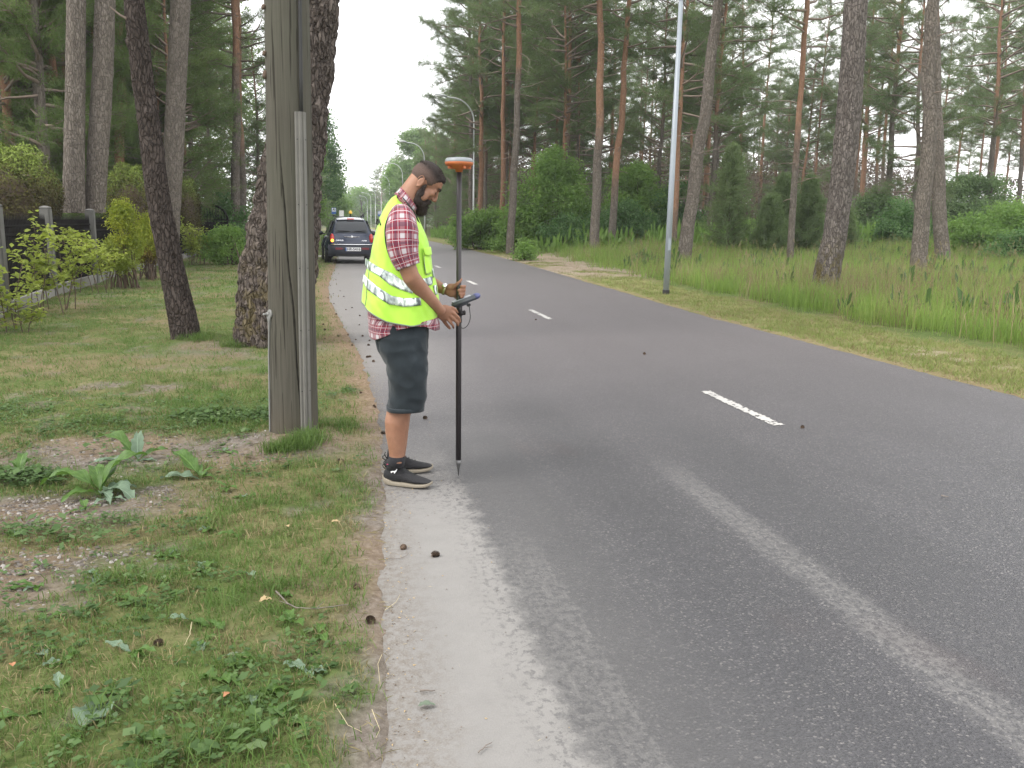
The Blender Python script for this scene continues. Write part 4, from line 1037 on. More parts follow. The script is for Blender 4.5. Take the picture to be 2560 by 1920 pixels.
# gravel on the bare patch
def stone(rs):
    a = np.sort(rs.uniform(0, 6.28, 6)); r = rs.uniform(.7, 1.2, 6) * .011; V = [[r[i] * math.cos(a[i]), r[i] * math.sin(a[i]), 0] for i in range(6)] + [[r[i] * .6 * math.cos(a[i]), r[i] * .6 * math.sin(a[i]), .007] for i in range(6)]
    F = []
    for i in range(6):
        j = (i + 1) % 6; F += [(i, j, 6 + j), (i, 6 + j, 6 + i)]
    F += [(6, 7, 8), (6, 8, 9), (6, 9, 10), (6, 10, 11)]
    return np.array(V), np.array(F)
t = NT('gravel_stones'); t.set(Base_Color=t.ramp(t.isl(), [(0, (.075, .063, .053)), (.5, (.14, .122, .106)), (.85, (.215, .195, .175)), (1, (.34, .32, .295))]), Roughness=.9); M_STONE = t.m
scatter('gravel', rand_pts(11, 30000, -3.2, -.3, 3.4, 6.4, lambda x, y: np.clip(zones(x, y)['gravel'] * .8 + zones(x, y)['soil'] * .12, 0, 1)), [(*stone(rs), 0) for k in range(6)], 1.0, [M_STONE], 12)

# verge across the road: mown strip, then tall grass
def mown_d(x, y):
    z = zones(x, y); return (x - edge_r(y) > .12) * z['mown'] * (1 - .92 * z['sand']) * (.5 + .5 * vnoise(x, y, 1.5, 14))
mt = [(*blade_tmpl(rs, 10, .06, .004, .8, False, .07), 0 if k < 4 else 1) for k in range(7)]
M_MOWN = leaf_mat('mown_verge_grass', (.12, .17, .04), (.20, .25, .07), .6, .3, (.31, .29, .13), .7)
scatter('mown_verge_grass', rand_pts(13, 26000, 6, 9.6, 5, 50, mown_d, grad=True), mt, 1.1, [M_MOWN, M_GRASS_DRY], 13)
def tall_d(x, y):
    z = zones(x, y); b = x - edge_r(y) - 2.1 + (vnoise(x, y, 1.0, 61) - .5) * .6
    return sstep(-.1, .5, b) * (1 - z['sand']) * (x < .82 * y + 5) * (.3 + .7 * sstep(.25, .6, vnoise(x, y, .7, 15))) * (1 - .7 * sstep(34, 46, y))
tt = [(*blade_tmpl(rs, 13, .40, .0045, .45, True, .10), 0) for k in range(6)] + [(*blade_tmpl(rs, 9, .56, .0045, .5, True, .09), 1)]
scatter('tall_grass', rand_pts(14, 12500, 7.6, 17, 5, 24, tall_d), tt, 1.0, [M_GRASS_TALL, M_GRASS_DRY], 14)
tf = [(*blade_tmpl(rs, 11, .5, .011, .45, False, .2), 0) for k in range(6)] + [(*blade_tmpl(rs, 8, .6, .010, .5, False, .2), 1)]
scatter('tall_grass', rand_pts(15, 17000, 8.0, 42, 22, 48, tall_d), tf, 1.0, [M_GRASS_TALL, M_GRASS_DRY], 15)
sh_t = []
for k in range(5):
    V, F = blade_tmpl(rs, 4, .75, .003, .25, True, .15); V2, F2 = [], []
    for q in range(4):
        tp = V[q * 5 + 4]; w = .012
        for e in range(5):
            b = tp + np.array([rs.normal(0, .015), rs.normal(0, .015), -.02 * e]); i = len(V2); V2 += [b + [-w, 0, 0], b + [w, 0, -.01], b + [0, w * .6, .035]]; F2.append((i, i + 1, i + 2))
    sh_t.append((np.concatenate([V, np.array(V2)]), np.concatenate([F, np.array(F2) + len(V)]), 0))
scatter('seeding_grass_stems', rand_pts(21, 1300, 7.9, 30, 6, 42, lambda x, y: tall_d(x, y) * sstep(.3, .6, vnoise(x, y, .4, 23))), sh_t, 1.0, [M_GRASS_DRY], 21)
ml = [(*weed_tmpl(rs, 12, .16, .075), 0) for k in range(4)]
for T in ml: T[0][:, 2] *= 8
scatter('meadow_weeds', rand_pts(22, 2200, 7.8, 32, 6, 42, lambda x, y: tall_d(x, y) * sstep(.5, .7, vnoise(x, y, .6, 24))), ml, 1.0, [M_CLOVER], 22)
# undergrowth on the floor of the woods
ug = [(*weed_tmpl(rs, 16, .42, .17), 0) for k in range(5)]
for T in ug: T[0][:, 2] = T[0][:, 2] * 9
scatter('forest_undergrowth', rand_pts(16, 9000, 9.5, 80, 42, 100, lambda x, y: (x < y) * sstep(.35, .6, vnoise(x, y, .15, 18))), ug, 1.0, [M_LEAF], 16)
scatter('forest_undergrowth', rand_pts(17, 4500, -32, -6.5, 24, 95, lambda x, y: (x < np.interp(y, FEN_Y, FEN_X) - .6) * sstep(.3, .6, vnoise(x, y, .15, 19))), ug, .9, [M_LEAF_DK], 17)
# ------------------------------------------------------------------ wooden utility pole
t = NT('weathered_pole_wood'); p = t.obj(); X, Y, Z_ = t.sep(p)
g1 = t.noise(t.scl(p, (42, 42, 1.1)), 1.0, 5, .65, .6); g2 = t.noise(t.scl(p, (90, 90, 3)), 1.0, 3, .6); g3 = t.noise(p, 1.3, 3)
col = t.ramp(t.addv(t.mul(g1, .6), t.mul(g2, .4)), [(.2, (.050, .046, .037)), (.5, (.078, .073, .059)), (.8, (.112, .104, .086))])
col = t.mix(t.mul(t.mr(g3, .4, .65), .4), col, t.mix(.5, col, (.09, .10, .07)))
col = t.mix(t.mul(t.mr(t.noise(t.scl(p, (70, 70, 1.3)), 1.0, 2), .60, .64), .75), col, (.018, .016, .012))
col = t.mix(t.mr(t.noise(p, 2.2, 4), .55, .75, 0, .5), col, (.055, .05, .042))
col = t.mix(t.mr(Z_, .0, .35, .5, 0), col, (.09, .075, .055))
col = t.mix(t.attr('crack'), col, (.012, .010, .008))
t.set(Base_Color=col, Roughness=.9, Specular_IOR_Level=.2); t.bump(t.addv(g1, t.mul(g2, .5)), .6, .006); M_POLEWOOD = t.m
M_GALV = plain('galvanised_steel', (.26, .26, .25), .6, .4, noise_scale=14, amt=.1)
M_CHANNEL = plain('grey_weathered_cover', (.155, .150, .136), .75, 0, noise_scale=9, amt=.13, bump=.1)
M_BLACK = plain('black_cable', (.02, .02, .02), .6)
PX0 = on_ground(735, 1100); PX0.z = 0
UPX, UPY = PX0.x, PX0.y + .13
o_up = thing('utility_pole', 'weathered wooden utility pole with a grey cable cover in the lawn', 'utility pole', (UPX, UPY, 0))
Pl, Rl = [], []
for (l, r_, y) in [(659, 773, 0), (664, 779, 300), (668, 785, 600), (671, 790, 850), (674, 795, 1060)][::-1]:
    a, b = at(l, y, UPY - .03), at(r_, y, UPY - .03); c = (a + b) / 2; c.y = UPY; Pl.append(c - Vector((UPX, UPY, 0))); Rl.append((b.x - a.x) / 2)
d = (Pl[-1] - Pl[-3]) / (Pl[-1].z - Pl[-3].z)
Pl = [Pl[0] - d * Pl[0].z - d * .12] + Pl + [Pl[-1] + d * 5.2]; Rl = [Rl[0] * 1.01] + Rl + [Rl[-1] * .78]
def pole_c(z):
    for i in range(len(Pl) - 1):
        if Pl[i].z <= z <= Pl[i + 1].z:
            f = (z - Pl[i].z) / (Pl[i + 1].z - Pl[i].z); return Pl[i].lerp(Pl[i + 1], f), Rl[i] * (1 - f) + Rl[i + 1] * f
    return Pl[-1], Rl[-1]
V, F, seg, ck = [], [], 180, []
zs_ = list(np.arange(-.1, 3.4, .04)) + list(np.arange(3.5, 8.2, .3)); uvs = []
crack_a = lambda z: math.radians(-68 - 20 * z) + .05 * math.sin(z * 2.7) + .025 * math.sin(z * 9)
for z in zs_:
    c, r = pole_c(z)
    for k in range(seg):
        a = 2 * math.pi * k / seg; da = (a - crack_a(z) + math.pi) % (2 * math.pi) - math.pi
        g_ = math.exp(-(da / .022) ** 2) * (1 if z < 1.75 else max(0, 1 - (z - 1.75) / .5)); dep = -.014 * g_; ck.append(min(1, g_ * 1.3))
        rr = r + dep + .0025 * noise.noise(Vector((math.cos(a) * 5, math.sin(a) * 5, z * .5))) + .0012 * noise.noise(Vector((math.cos(a) * 22, math.sin(a) * 22, z * 1.2)))
        V.append((c.x + rr * math.cos(a), c.y + rr * math.sin(a), z))
n = len(zs_); F = [(i * seg + k, i * seg + (k + 1) % seg, (i + 1) * seg + (k + 1) % seg, (i + 1) * seg + k) for i in range(n - 1) for k in range(seg)] + [tuple((n - 1) * seg + k for k in range(seg))]
po_ = MB().add(V, F).build('wooden_post', M_POLEWOOD, o_up, True); a_k = po_.data.attributes.new('crack', 'FLOAT', 'POINT'); a_k.data.foreach_set('value', ck)
# crack line is coloured dark along the groove; the cover: a ribbed channel nailed to the post
ang = math.radians(-59); vw = Vector((math.cos(ang), math.sin(ang), 0)); vt = Vector((-math.sin(ang), math.cos(ang), 0))
def on_pole(z, a, off):
    c, r = pole_c(z); return Vector((c.x + (r + off) * math.cos(a), c.y + (r + off) * math.sin(a), z))
ch = MB(); prof = [(-.037, 0), (-.037, .022), (-.022, .024), (-.020, .038), (-.007, .040), (-.005, .033), (.005, .033), (.007, .040), (.020, .038), (.022, .024), (.037, .022), (.037, 0)]
zt = at(752, 277, UPY - .2).z; V = []
zz_ = np.linspace(-.02, zt, 30)
for z in zz_:
    c, r = pole_c(z); b = Vector((c.x, c.y, z)) + vw * (r * .955)
    for (u, h) in prof: V.append(b + vt * u + vw * h)
m = len(prof); F = [(i * m + k, i * m + (k + 1) % m, (i + 1) * m + (k + 1) % m, (i + 1) * m + k) for i in range(len(zz_) - 1) for k in range(m)]
F += [tuple(range(m))[::-1], tuple((len(zz_) - 1) * m + k for k in range(m))]
cc_ = ch.add(V, F).build('cable_cover', M_CHANNEL, o_up)
nl = []
for z in np.arange(.35, zt, .42):
    for u in (-.030, .030):
        c, r = pole_c(z); q = Vector((c.x, c.y, z)) + vw * (r * .955 + .022) + vt * u
        MB().ball(q, .0045, 8, 5).build('nail', M_BLACK, cc_)
cb = MB(); pts = []
for z in np.linspace(zt - .1, zt + 4.2, 14):
    c, r = pole_c(z); pts.append(Vector((c.x, c.y, z)) + vw * (r * .955 + .02) + vt * (.004 + .012 * (z - zt) * .6))
cb.tube(pts, .0125, 10).build('cable', M_BLACK, o_up, True)
# earth strap with its bolt on the left flank
bl = at(681, 786, UPY - .1) - Vector((UPX, UPY, 0)); a_ = math.radians(200); c, r = pole_c(bl.z)
a_ = math.radians(-152)
b0 = Vector((c.x + r * math.cos(a_), c.y + r * math.sin(a_), bl.z)); nrm = Vector((math.cos(a_), math.sin(a_), 0)); rm = nrm.to_track_quat('Z', 'Y').to_matrix()
b_ = MB(); b_.lathe([(.030, -.004), (.032, .006), (.030, .010)], b0, 20, rm); b_.lathe([(.016, .01), (.016, .024), (.013, .027)], b0, 6, rm); b_.lathe([(.008, .02), (.008, .05), (.005, .053)], b0, 10, rm)
b_.build('bolt', M_GALV, o_up)
s_ = MB(); pts = [b0 + nrm * .008]
for z in np.linspace(bl.z - .05, -.05, 14):
    c, r = pole_c(z); k = (bl.z - z) / bl.z; a2 = a_ - .15 * min(1, k * 3); pts.append(Vector((c.x + (r + .006) * math.cos(a2), c.y + (r + .006) * math.sin(a2), z)))
s_.tube(pts, [.020, .012] + [.0065] * 13, 8).build('earth_strap', M_GALV, o_up, True)
for pyy, pxx in ((190, 668), (135, 660), (20, 657)):    # bracket fungi and splinters on the left side
    q = at(pxx, pyy, UPY) - Vector((UPX, UPY, 0)); c, r = pole_c(q.z); q = Vector((c.x - r * .97, c.y - .05, q.z))
    m_ = MB(); m_.ball(q, (.018, .02, .03 if pyy > 150 else .014), 10, 7); m_.ball(q + Vector((-.006, -.012, -.012)), (.012, .012, .012), 8, 6); m_.build('knot', M_STEM, o_up, True)

# ------------------------------------------------------------------ street lamps
M_LAMP = plain('lamp_grey_metal', (.29, .325, .36), .45, .2, noise_scale=3, amt=.06)
M_LENS = plain('lamp_lens', (.85, .86, .86), .25)
M_LAMP_SKYLIT = plain('skylit_lamp_metal', (.55, .57, .58), .45, .1, noise_scale=3, amt=.05)  # same lamp metal made lighter: brightness from the sky put into its colour
def lamp(x, y, label, H=9.5, arm=2.25, dia=.16, first=None, M_LAMP=M_LAMP):
    z0 = float(ground_z(x, y))
    o = thing('street_lamp', label, 'street lamp', (x, y, z0), (0, 0, 0), 'street lamps in a row along the right verge')
    if first is not None:
        o.rotation_euler = (random.uniform(-.006, .006), random.uniform(-.008, .008), random.uniform(-.05, .05))
        for c in first.children:
            d = c.copy(); C.objects.link(d); d.parent = o
        return o
    m_ = MB(); m_.tube([(0, 0, -.1), (0, 0, 2.2), (0, 0, 6.2)], [.068, .062, .046], 16); m_.build('lower_post', M_LAMP, o, True)
    m_ = MB(); m_.lathe([(.049, 6.15), (.049, 6.55), (.04, 6.6)], (0, 0, 0), 16); m_.build('collar', M_LAMP, o)
    pts = [(0, 0, 6.5), (0, 0, 7.2), (0, 0, 7.9)]
    for k in range(1, 11):
        a = math.pi / 2 * k / 10; pts.append((-(1 - math.cos(a)) * arm * .62, 0, 7.9 + math.sin(a) * 1.45))
    pts.append((-arm * .85, 0, 9.42)); m_ = MB(); m_.tube(pts, [.045] * 3 + [.045] * 8 + [.042] * (len(pts) - 11), 12, up=(0, 1, 0)); m_.build('curved_arm', M_LAMP, o, True)
    hd = MB(); rot = Matrix.Rotation(math.radians(7), 3, 'Y')
    V = []; n = 9
    for i in range(n):
        u = i / (n - 1); w = .15 * math.sin(math.pi * min(1, .12 + u * .8)) ** .5 + .01; h = .075 * math.sin(math.pi * min(1, .15 + .75 * u)) ** .6 + .01
        for k in range(12):
            a = 2 * math.pi * k / 12; V.append(rot @ Vector((-u * .72, w * math.cos(a), h * math.sin(a) * (1.15 if math.sin(a) > 0 else .55))) + Vector((-arm * .78, 0, 9.43)))
    F = [(i * 12 + k, (i + 1) * 12 + k, (i + 1) * 12 + (k + 1) % 12, i * 12 + (k + 1) % 12) for i in range(n - 1) for k in range(12)] + [tuple(range(12)), tuple((n - 1) * 12 + k for k in range(12))[::-1]]
    hd.add(V, F).build('lamp_head', M_LAMP, o, True)
    ln = MB(); ln.ball(rot @ Vector((-.42, 0, -.045)) + Vector((-arm * .78, 0, 9.43)), (.30, .14, .075), 14, 8); ln.build('lens', M_LENS, o, True)
    m_ = MB(); m_.lathe([(.078, -.05), (.078, .10), (.07, .11)], (0, 0, 0), 12); m_.build('foot_sleeve', M_BLACK, o)
    m_ = MB(); m_.box((0, -.062, 1.1), (.06, .02, .26), bev=.004); m_.build('service_hatch', M_LAMP, o)
    return o
l0 = lamp(7.05, 18.6, 'grey lamp post nearest the camera, its curved arm above the frame')
l0.rotation_euler = (0, .008, 0)
l1 = lamp(8.5, 58.0, 'white-grey curved street lamp in full view behind the survey pole', M_LAMP=M_LAMP_SKYLIT)
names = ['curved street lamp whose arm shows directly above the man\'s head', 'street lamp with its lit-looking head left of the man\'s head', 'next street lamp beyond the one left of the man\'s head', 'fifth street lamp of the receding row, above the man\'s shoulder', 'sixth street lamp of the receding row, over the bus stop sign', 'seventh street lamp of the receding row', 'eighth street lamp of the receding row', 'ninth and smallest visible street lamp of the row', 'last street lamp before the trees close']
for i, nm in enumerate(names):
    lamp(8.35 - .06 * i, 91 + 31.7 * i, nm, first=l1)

# ------------------------------------------------------------------ bus stop signs
M_BLUE = plain('sign_blue', (.02, .10, .34), .4); M_WHITE = plain('sign_white', (.8, .8, .8), .4); M_NAVY = plain('sign_bus_blue', (.02, .06, .22), .4)
def bus_sign(x, y, label, H=3.0):
    o = thing('bus_stop_sign', label, 'bus stop sign', (x, y, 0), (0, 0, 0))
    m_ = MB(); m_.tube([(0, 0, -.05), (0, 0, H)], .03, 10); m_.build('post', M_LAMP, o)
    pn = MB(); pn.box((0, -.045, H - .12), (.62, .02, .84), bev=.008); pn = pn.build('sign_panel', M_BLUE, o)
    m_ = MB(); m_.box((0, -.058, H + .02), (.5, .004, .44)); m_.build('white_field', M_WHITE, pn)
    m_ = MB(); m_.box((0, -.0625, H + .04), (.42, .004, .22), bev=.001); m_.box((-.12, -.0625, H - .1), (.07, .004, .06)); m_.box((.12, -.0625, H - .1), (.07, .004, .06)); m_.build('bus_symbol', M_NAVY, pn)
    m_ = MB(); m_.box((0, -.066, H + .07), (.36, .003, .1)); m_.build('bus_windows', M_WHITE, pn)
    return o
q = at(835, 545, 124); bus_sign(q.x, 124, 'blue and white bus stop sign left of the road, above the parked car', 3.1)
q = at(949, 545, 165); s2 = bus_sign(q.x, 165, 'blue and white bus stop sign across the road, half behind the man\'s back', 3.2)
# small round sign far ahead, left side
q = at(854, 540, 120); o = thing('road_sign', 'tiny pale blue road sign far ahead over the roof of the car', 'road sign', (q.x, 120, 0)); m_ = MB(); m_.tube([(0, 0, 0), (0, 0, 2.8)], .04, 8); m_.build('post', M_LAMP, o); m_ = MB(); m_.box((0, -.05, 2.6), (.6, .03, .8), bev=.01); m_.build('panel', M_WHITE, o)

# ------------------------------------------------------------------ iron fence on a concrete footing
M_POST = plain('fence_concrete', (.13, .128, .12), .9, noise_scale=7, amt=.15, bump=.2)
M_FOOT = plain('fence_footing', (.24, .235, .215), .9, noise_scale=5, amt=.12, bump=.15)
M_IRON = plain('fence_iron', (.012, .011, .011), .9, noise_scale=20, amt=.15, spec=.12)
M_BACK = plain('shade_behind_bars', (.009, .007, .007), 1.0, noise_scale=2, amt=.2)
o_f = thing('iron_fence', 'black iron picket fence with grey concrete posts along the left of the lawn', 'fence', (0, 0, 0))
post_y = [11.0, 14.9, 18.7, 22.5, 26.3, 30.1, 33.9, 37.7, 41.5]
pm = MB(); pm.box((0, 0, .82), (.19, .19, 1.72), bev=.02); pm.lathe([(.13, 1.68), (.11, 1.70), (.03, 1.72)], (0, 0, 0), 4, Matrix.Rotation(math.pi / 4, 3, 'Z')); pme = pm.mesh('concrete_post', M_POST)
kk = MB(); kk.box((0, 0, .78), (.024, .02, 1.36)); kk.add([(-.028, -.005, 1.46), (.028, -.005, 1.46), (.028, .005, 1.46), (-.028, .005, 1.46), (0, 0, 1.60)], [(0, 1, 4), (1, 2, 4), (2, 3, 4), (3, 0, 4), (3, 2, 1, 0)]); kme = kk.mesh('picket', M_IRON)
n_pick = 0; extra = MB()
for i, y in enumerate(post_y):
    x = fence_x(y); zg = float(ground_z(x, y)); mobj('concrete_post', pme, o_f, (x, y, zg))
    if i == len(post_y) - 1: break
    y2 = post_y[i + 1]; x2 = fence_x(y2); z2 = float(ground_z(x2, y2)); A = Vector((x, y, (zg + z2) / 2)); B = Vector((x2, y2, A.z)); D = B - A; L = D.length; dn = D / L
    qz = dn.to_track_quat('X', 'Z')
    m_ = MB(); m_.box((A + B) / 2 + Vector((0, 0, .08)), (L - .24, .15, .22), qz, bev=.008); m_.build('footing_slab', M_FOOT, o_f)
    for hz, hh in ((.36, .035), (.52, .03), (1.22, .04), (1.36, .03)):
        m_ = MB(); m_.box((A + B) / 2 + Vector((0, 0, hz)), (L - .22, .03, hh), qz); m_.build('rail', M_IRON, o_f)
    sp = .105
    n = int((L - .24) / sp)
    for k in range(n):
        q = A + dn * (.12 + (L - .24) * (k + .5) / n)
        if n_pick < 290:
            pk = mobj('picket', kme, o_f, q); pk.rotation_euler = (0, 0, math.atan2(dn.y, dn.x)); n_pick += 1
        else: extra.box(q + Vector((0, 0, .86)), (.018, .018, 1.5))
if extra.v: tag(extra.build('pickets_beyond', M_IRON, o_f), kind='stuff')
# arched gate at the end of the fence
gx, gy = fence_x(43.2), 43.0; zg = float(ground_z(gx, gy))
o_g = thing('iron_gate', 'arched ornamental iron gate at the far end of the fence', 'gate', (gx + .35, gy, zg), (0, 0, math.radians(8)))
m_ = MB(); pts = [(-.75, 0, 0), (-.75, 0, 1.55)] + [(-.75 * math.cos(a), 0, 1.55 + .62 * math.sin(a)) for a in np.linspace(.1, math.pi - .1, 12)] + [(.75, 0, 1.55), (.75, 0, 0)]
m_.tube(pts, .045, 8, up=(0, 1, 0)); m_.build('arched_frame', M_IRON, o_g)
for k in range(11):
    x = -.62 + 1.24 * k / 10; h = 1.5 + .6 * math.sqrt(max(0, 1 - (x / .75) ** 2)); m_ = MB(); m_.tube([(x, 0, .1), (x, 0, h)], .014, 6); m_.build('bar', M_IRON, o_g)
for z in (.25, 1.1, 1.5): m_ = MB(); m_.box((0, 0, z), (1.45, .03, .05)); m_.build('rail', M_IRON, o_g)
m_ = MB()
for s_ in (-1, 1):
    for (cx, cz, r) in ((.28, 1.3, .16), (.5, 1.3, .1), (.3, 1.72, .17)):
        m_.tube([(s_ * (cx + (r * (1 - .1 * j)) * math.cos(j * .8)), 0, cz + (r * (1 - .1 * j)) * math.sin(j * .8)) for j in range(9)], .016, 6, up=(0, 1, 0))
m_.build('scrollwork', M_IRON, o_g)
m_ = MB(); m_.box((0, .06, .8), (1.4, .02, 1.2)); m_.build('added_dark_sheet', M_BACK, o_g)  # added black sheet standing for the shade behind the gate bars
# mulch under the fence line
# ------------------------------------------------------------------ leafy weeds in the foreground (each leaf a part)
def leafmat2(name, c, c2, rough=.45):
    t = NT(name); p = t.obj(); u = t.sep(t.uvc()); n = t.noise(p, 30, 3)
    vein = t.mr(t.math('ABSOLUTE', t.addv(u[0], -.5)), .0, .035, 1, 0)
    side = t.mr(t.math('ABSOLUTE', t.addv(t.math('FRACT', t.addv(t.mul(u[1], 9), t.mul(t.math('ABSOLUTE', t.addv(u[0], -.5)), -5))), -.5)), .0, .09, 1, 0)
    col = t.ramp(n, [(.3, c), (.7, c2)]); col = t.mix(t.math('MAXIMUM', t.mul(vein, .8), t.mul(side, .25)), col, tuple(min(1, a * 1.9 + .05) for a in c2))
    t.set(Base_Color=col, Roughness=rough, Specular_IOR_Level=.4); t.bump(t.mul(side, -1), .35, .01)
    tr = t.n('ShaderNodeBsdfTranslucent'); t.put(tr.inputs[0], tuple(min(1, a * 1.6) for a in c2)); ms = t.n('ShaderNodeMixShader'); ms.inputs[0].default_value = .25
    t.t.links.new(t.b.outputs[0], ms.inputs[1]); t.t.links.new(tr.outputs[0], ms.inputs[2]); t.t.links.new(ms.outputs[0], t.o.inputs['Surface'])
    return t.m
M_WL = leafmat2('broad_weed_leaf', (.045, .10, .015), (.085, .165, .03)); M_WS = leafmat2('silvery_weed_leaf', (.11, .17, .11), (.18, .25, .17), .6)
def big_leaf(rs, az, L, W, arch, droop, z0=.01, wav=.12, twist=0, stalk=.12, lobed=0, jag=.14):
    nu, nv = 7, 17; V, uv = [], []
    d = np.array([math.cos(az), math.sin(az)]); e = np.array([-d[1], d[0]]); ph = rs.uniform(0, 6)
    for j in range(nv):
        s = j / (nv - 1); sp = s; el = arch - (arch + droop) * s ** 1.2
        if j == 0: x, z = 0., z0
        else: x += L / (nv - 1) * math.cos(el); z += L / (nv - 1) * math.sin(el)
        w = W * (math.sin(math.pi * min(1, max(0, (s - stalk) / (1 - stalk))) ** .8) ** .75) if s > stalk else 0
        w = max(w, .004) * (1 + lobed * math.sin(s * 26 + ph) + rs.uniform(-jag, jag))
        for i in range(nu):
            t_ = (i / (nu - 1) - .5) * 2; wv = wav * W * math.sin(s * 15 + ph + t_ * 1.5) * abs(t_) ** 1.5
            yy = t_ * w / 2; V.append((d[0] * x + e[0] * yy, d[1] * x + e[1] * yy, max(.006, z + abs(t_) * w * .22 + wv + t_ * twist * w))); uv.append((i / (nu - 1), s))
    F = [(j * nu + i, j * nu + i + 1, (j + 1) * nu + i + 1, (j + 1) * nu + i) for j in range(nv - 1) for i in range(nu - 1)]
    return V, F, uv
def weed(label, px, py, leaves, seed, name='dock_weed', group=None):
    g = on_ground(px, py); rs = np.random.RandomState(seed)
    big = name != 'lawn_weed'
    if big: leaves = [(a, L * 1.08, W * 1.05, ar, dr, m) for a, L, W, ar, dr, m in leaves]
    o = thing(name, label, 'weed', (g.x, g.y, float(ground_z(g.x, g.y)) - .005), (0, 0, 0), group)
    for (az, L, W, arch, droop, mt) in leaves:
        V, F, uv = big_leaf(rs, math.radians(az), L, W, math.radians(arch), math.radians(droop), lobed=.13)
        MB().add(V, F, uv).build('leaf', [M_WL, M_WS][mt], o, True)
    return o
weed('tall dock weed with long green leaves arching over the bare soil patch', 250, 1228, [(20, .34, .11, 82, 10, 0), (170, .36, .10, 60, 45, 0), (110, .26, .08, 70, 25, 0), (-30, .26, .10, 45, 60, 1), (225, .22, .07, 35, 30, 0), (65, .22, .09, 75, 0, 0), (10, .18, .1, 25, 10, 1), (-60, .2, .06, 30, 20, 1)], 301)
weed('weed with two upright silvery leaves and a long drooping green one beside the soil patch', 345, 1152, [(95, .17, .075, 88, -60, 1), (75, .18, .07, 86, -60, 1), (150, .36, .10, 62, 25, 0), (15, .18, .07, 42, 5, 0), (185, .26, .06, 12, 10, 1), (-20, .12, .04, 15, 5, 1)], 302)
weed('weed with one big ragged leaf pointing up and left, right of the gravel', 500, 1195, [(140, .26, .10, 55, -5, 0), (170, .22, .08, 15, 15, 1), (35, .12, .03, 60, 20, 0), (100, .14, .04, 60, 20, 0), (-20, .1, .03, 40, 30, 0)], 303)
weed('low rosette of upright green leaves at the left edge of the soil patch', 50, 1185, [(90, .16, .06, 80, 10, 0), (60, .14, .05, 70, 20, 0), (130, .15, .05, 60, 30, 0), (10, .15, .06, 30, 20, 0), (180, .16, .06, 30, 20, 0), (-40, .14, .05, 20, 20, 0)], 304)
weed('single broad pale leaf lying in the grass near the bottom left corner', 205, 1830, [(78, .155, .105, 12, 14, 1), (-100, .07, .03, 10, 10, 0)], 305, 'burdock_weed')
weed('small silvery thistle-like weed below the tall dock weed', 268, 1245, [(-70, .13, .03, 40, 30, 1), (-110, .12, .03, 35, 30, 1), (-20, .11, .03, 35, 30, 1)], 306, 'thistle_weed')
rs = np.random.RandomState(77)
spots = [(215, 1270), (120, 1560), (160, 1660), (330, 1640), (475, 1560), (560, 1590), (640, 1660), (545, 1715), (770, 1690), (695, 1500), (510, 1430), (90, 1480), (60, 1790), (540, 1330), (600, 1345), (420, 1395), (250, 1445), (620, 1440), (35, 1350), (700, 1820), (430, 1850), (350, 1510), (735, 1570), (320, 1745), (505, 1610), (90, 1640), (610, 1240), (570, 1220), (800, 1590), (560, 1130), (640, 1745), (150, 1730)]
for i, (px, py) in enumerate(spots):
    n = rs.randint(2, 6); lv = [(rs.uniform(0, 360), rs.uniform(.05, .12), rs.uniform(.02, .045), rs.uniform(5, 35), rs.uniform(0, 20), int(rs.uniform() < .2)) for _ in range(n)]
    weed('small broad-leaved weed low in the foreground grass', px, py, lv, 320 + i, 'lawn_weed', 'small weeds scattered in the foreground grass')

# ------------------------------------------------------------------ pine cones, twigs, fallen leaves
t = NT('pine_cone_scales'); t.set(Base_Color=t.ramp(t.noise(t.obj(), 60, 3), [(.3, (.045, .030, .020)), (.7, (.16, .11, .075))]), Roughness=.85); M_CONE = t.m
def cone_mesh(seed, open_=1.0, L=.045):
    rs = random.Random(seed); m_ = MB(); m_.ball((0, 0, 0), (L * .25, L * .25, L * .45), 10, 8)
    for k in range(70):
        u = k / 69; z = (u - .5) * L * .95; r = L * .36 * math.sin(math.pi * (.12 + .8 * (1 - u))) ** .6; a = k * 2.399
        d = Vector((math.cos(a), math.sin(a), .35 * open_)).normalized(); e = Vector((-math.sin(a), math.cos(a), 0)); b = Vector((d.x * r * .5, d.y * r * .5, z)); t_ = b + d * r * .85; w = L * .10; up = Vector((0, 0, L * .03))
        m_.add([b - e * w * .5, b + e * w * .5, t_ + e * w, t_ - e * w, t_ + d * L * .05 + up], [(0, 1, 2, 3), (3, 2, 4)]); m_.add([b - e * w * .5 - up, b + e * w * .5 - up, t_ + e * w - up, t_ - e * w - up], [(3, 2, 1, 0)])
    return m_.mesh('pine_cone', M_CONE)
CM = [cone_mesh(1), cone_mesh(2, .6), cone_mesh(3, 1.4)]
def cone(px, py, label, i, group='pine cones shed along the road edge', sc=1.0):
    g = on_ground(px, py); onroad = edge_l(g.y) < g.x < edge_r(g.y)
    o = mobj('pine_cone', CM[i % 3]); o.location = (g.x, g.y, (0 if onroad else float(ground_z(g.x, g.y))) + .012 * sc); o.rotation_euler = (random.uniform(1.2, 1.9), random.uniform(0, 6), random.uniform(0, 6)); o.scale = (sc,) * 3
    tag(o, label, 'pine cone', group)
cone(1090, 1391, 'open pine cone lying alone on the sandy strip of the road', 0, None, .85)
cone(890, 1474, 'dark pine cone in the grass edge left of the sandy strip', 1, None, .8)
cone(925, 1560, 'pine cone half hidden in the soil at the road edge, lower than the others', 2, None, .9)
cone(1008, 1373, 'small crushed cone beside a thin bent stalk on the sandy strip', 1, None, .7)

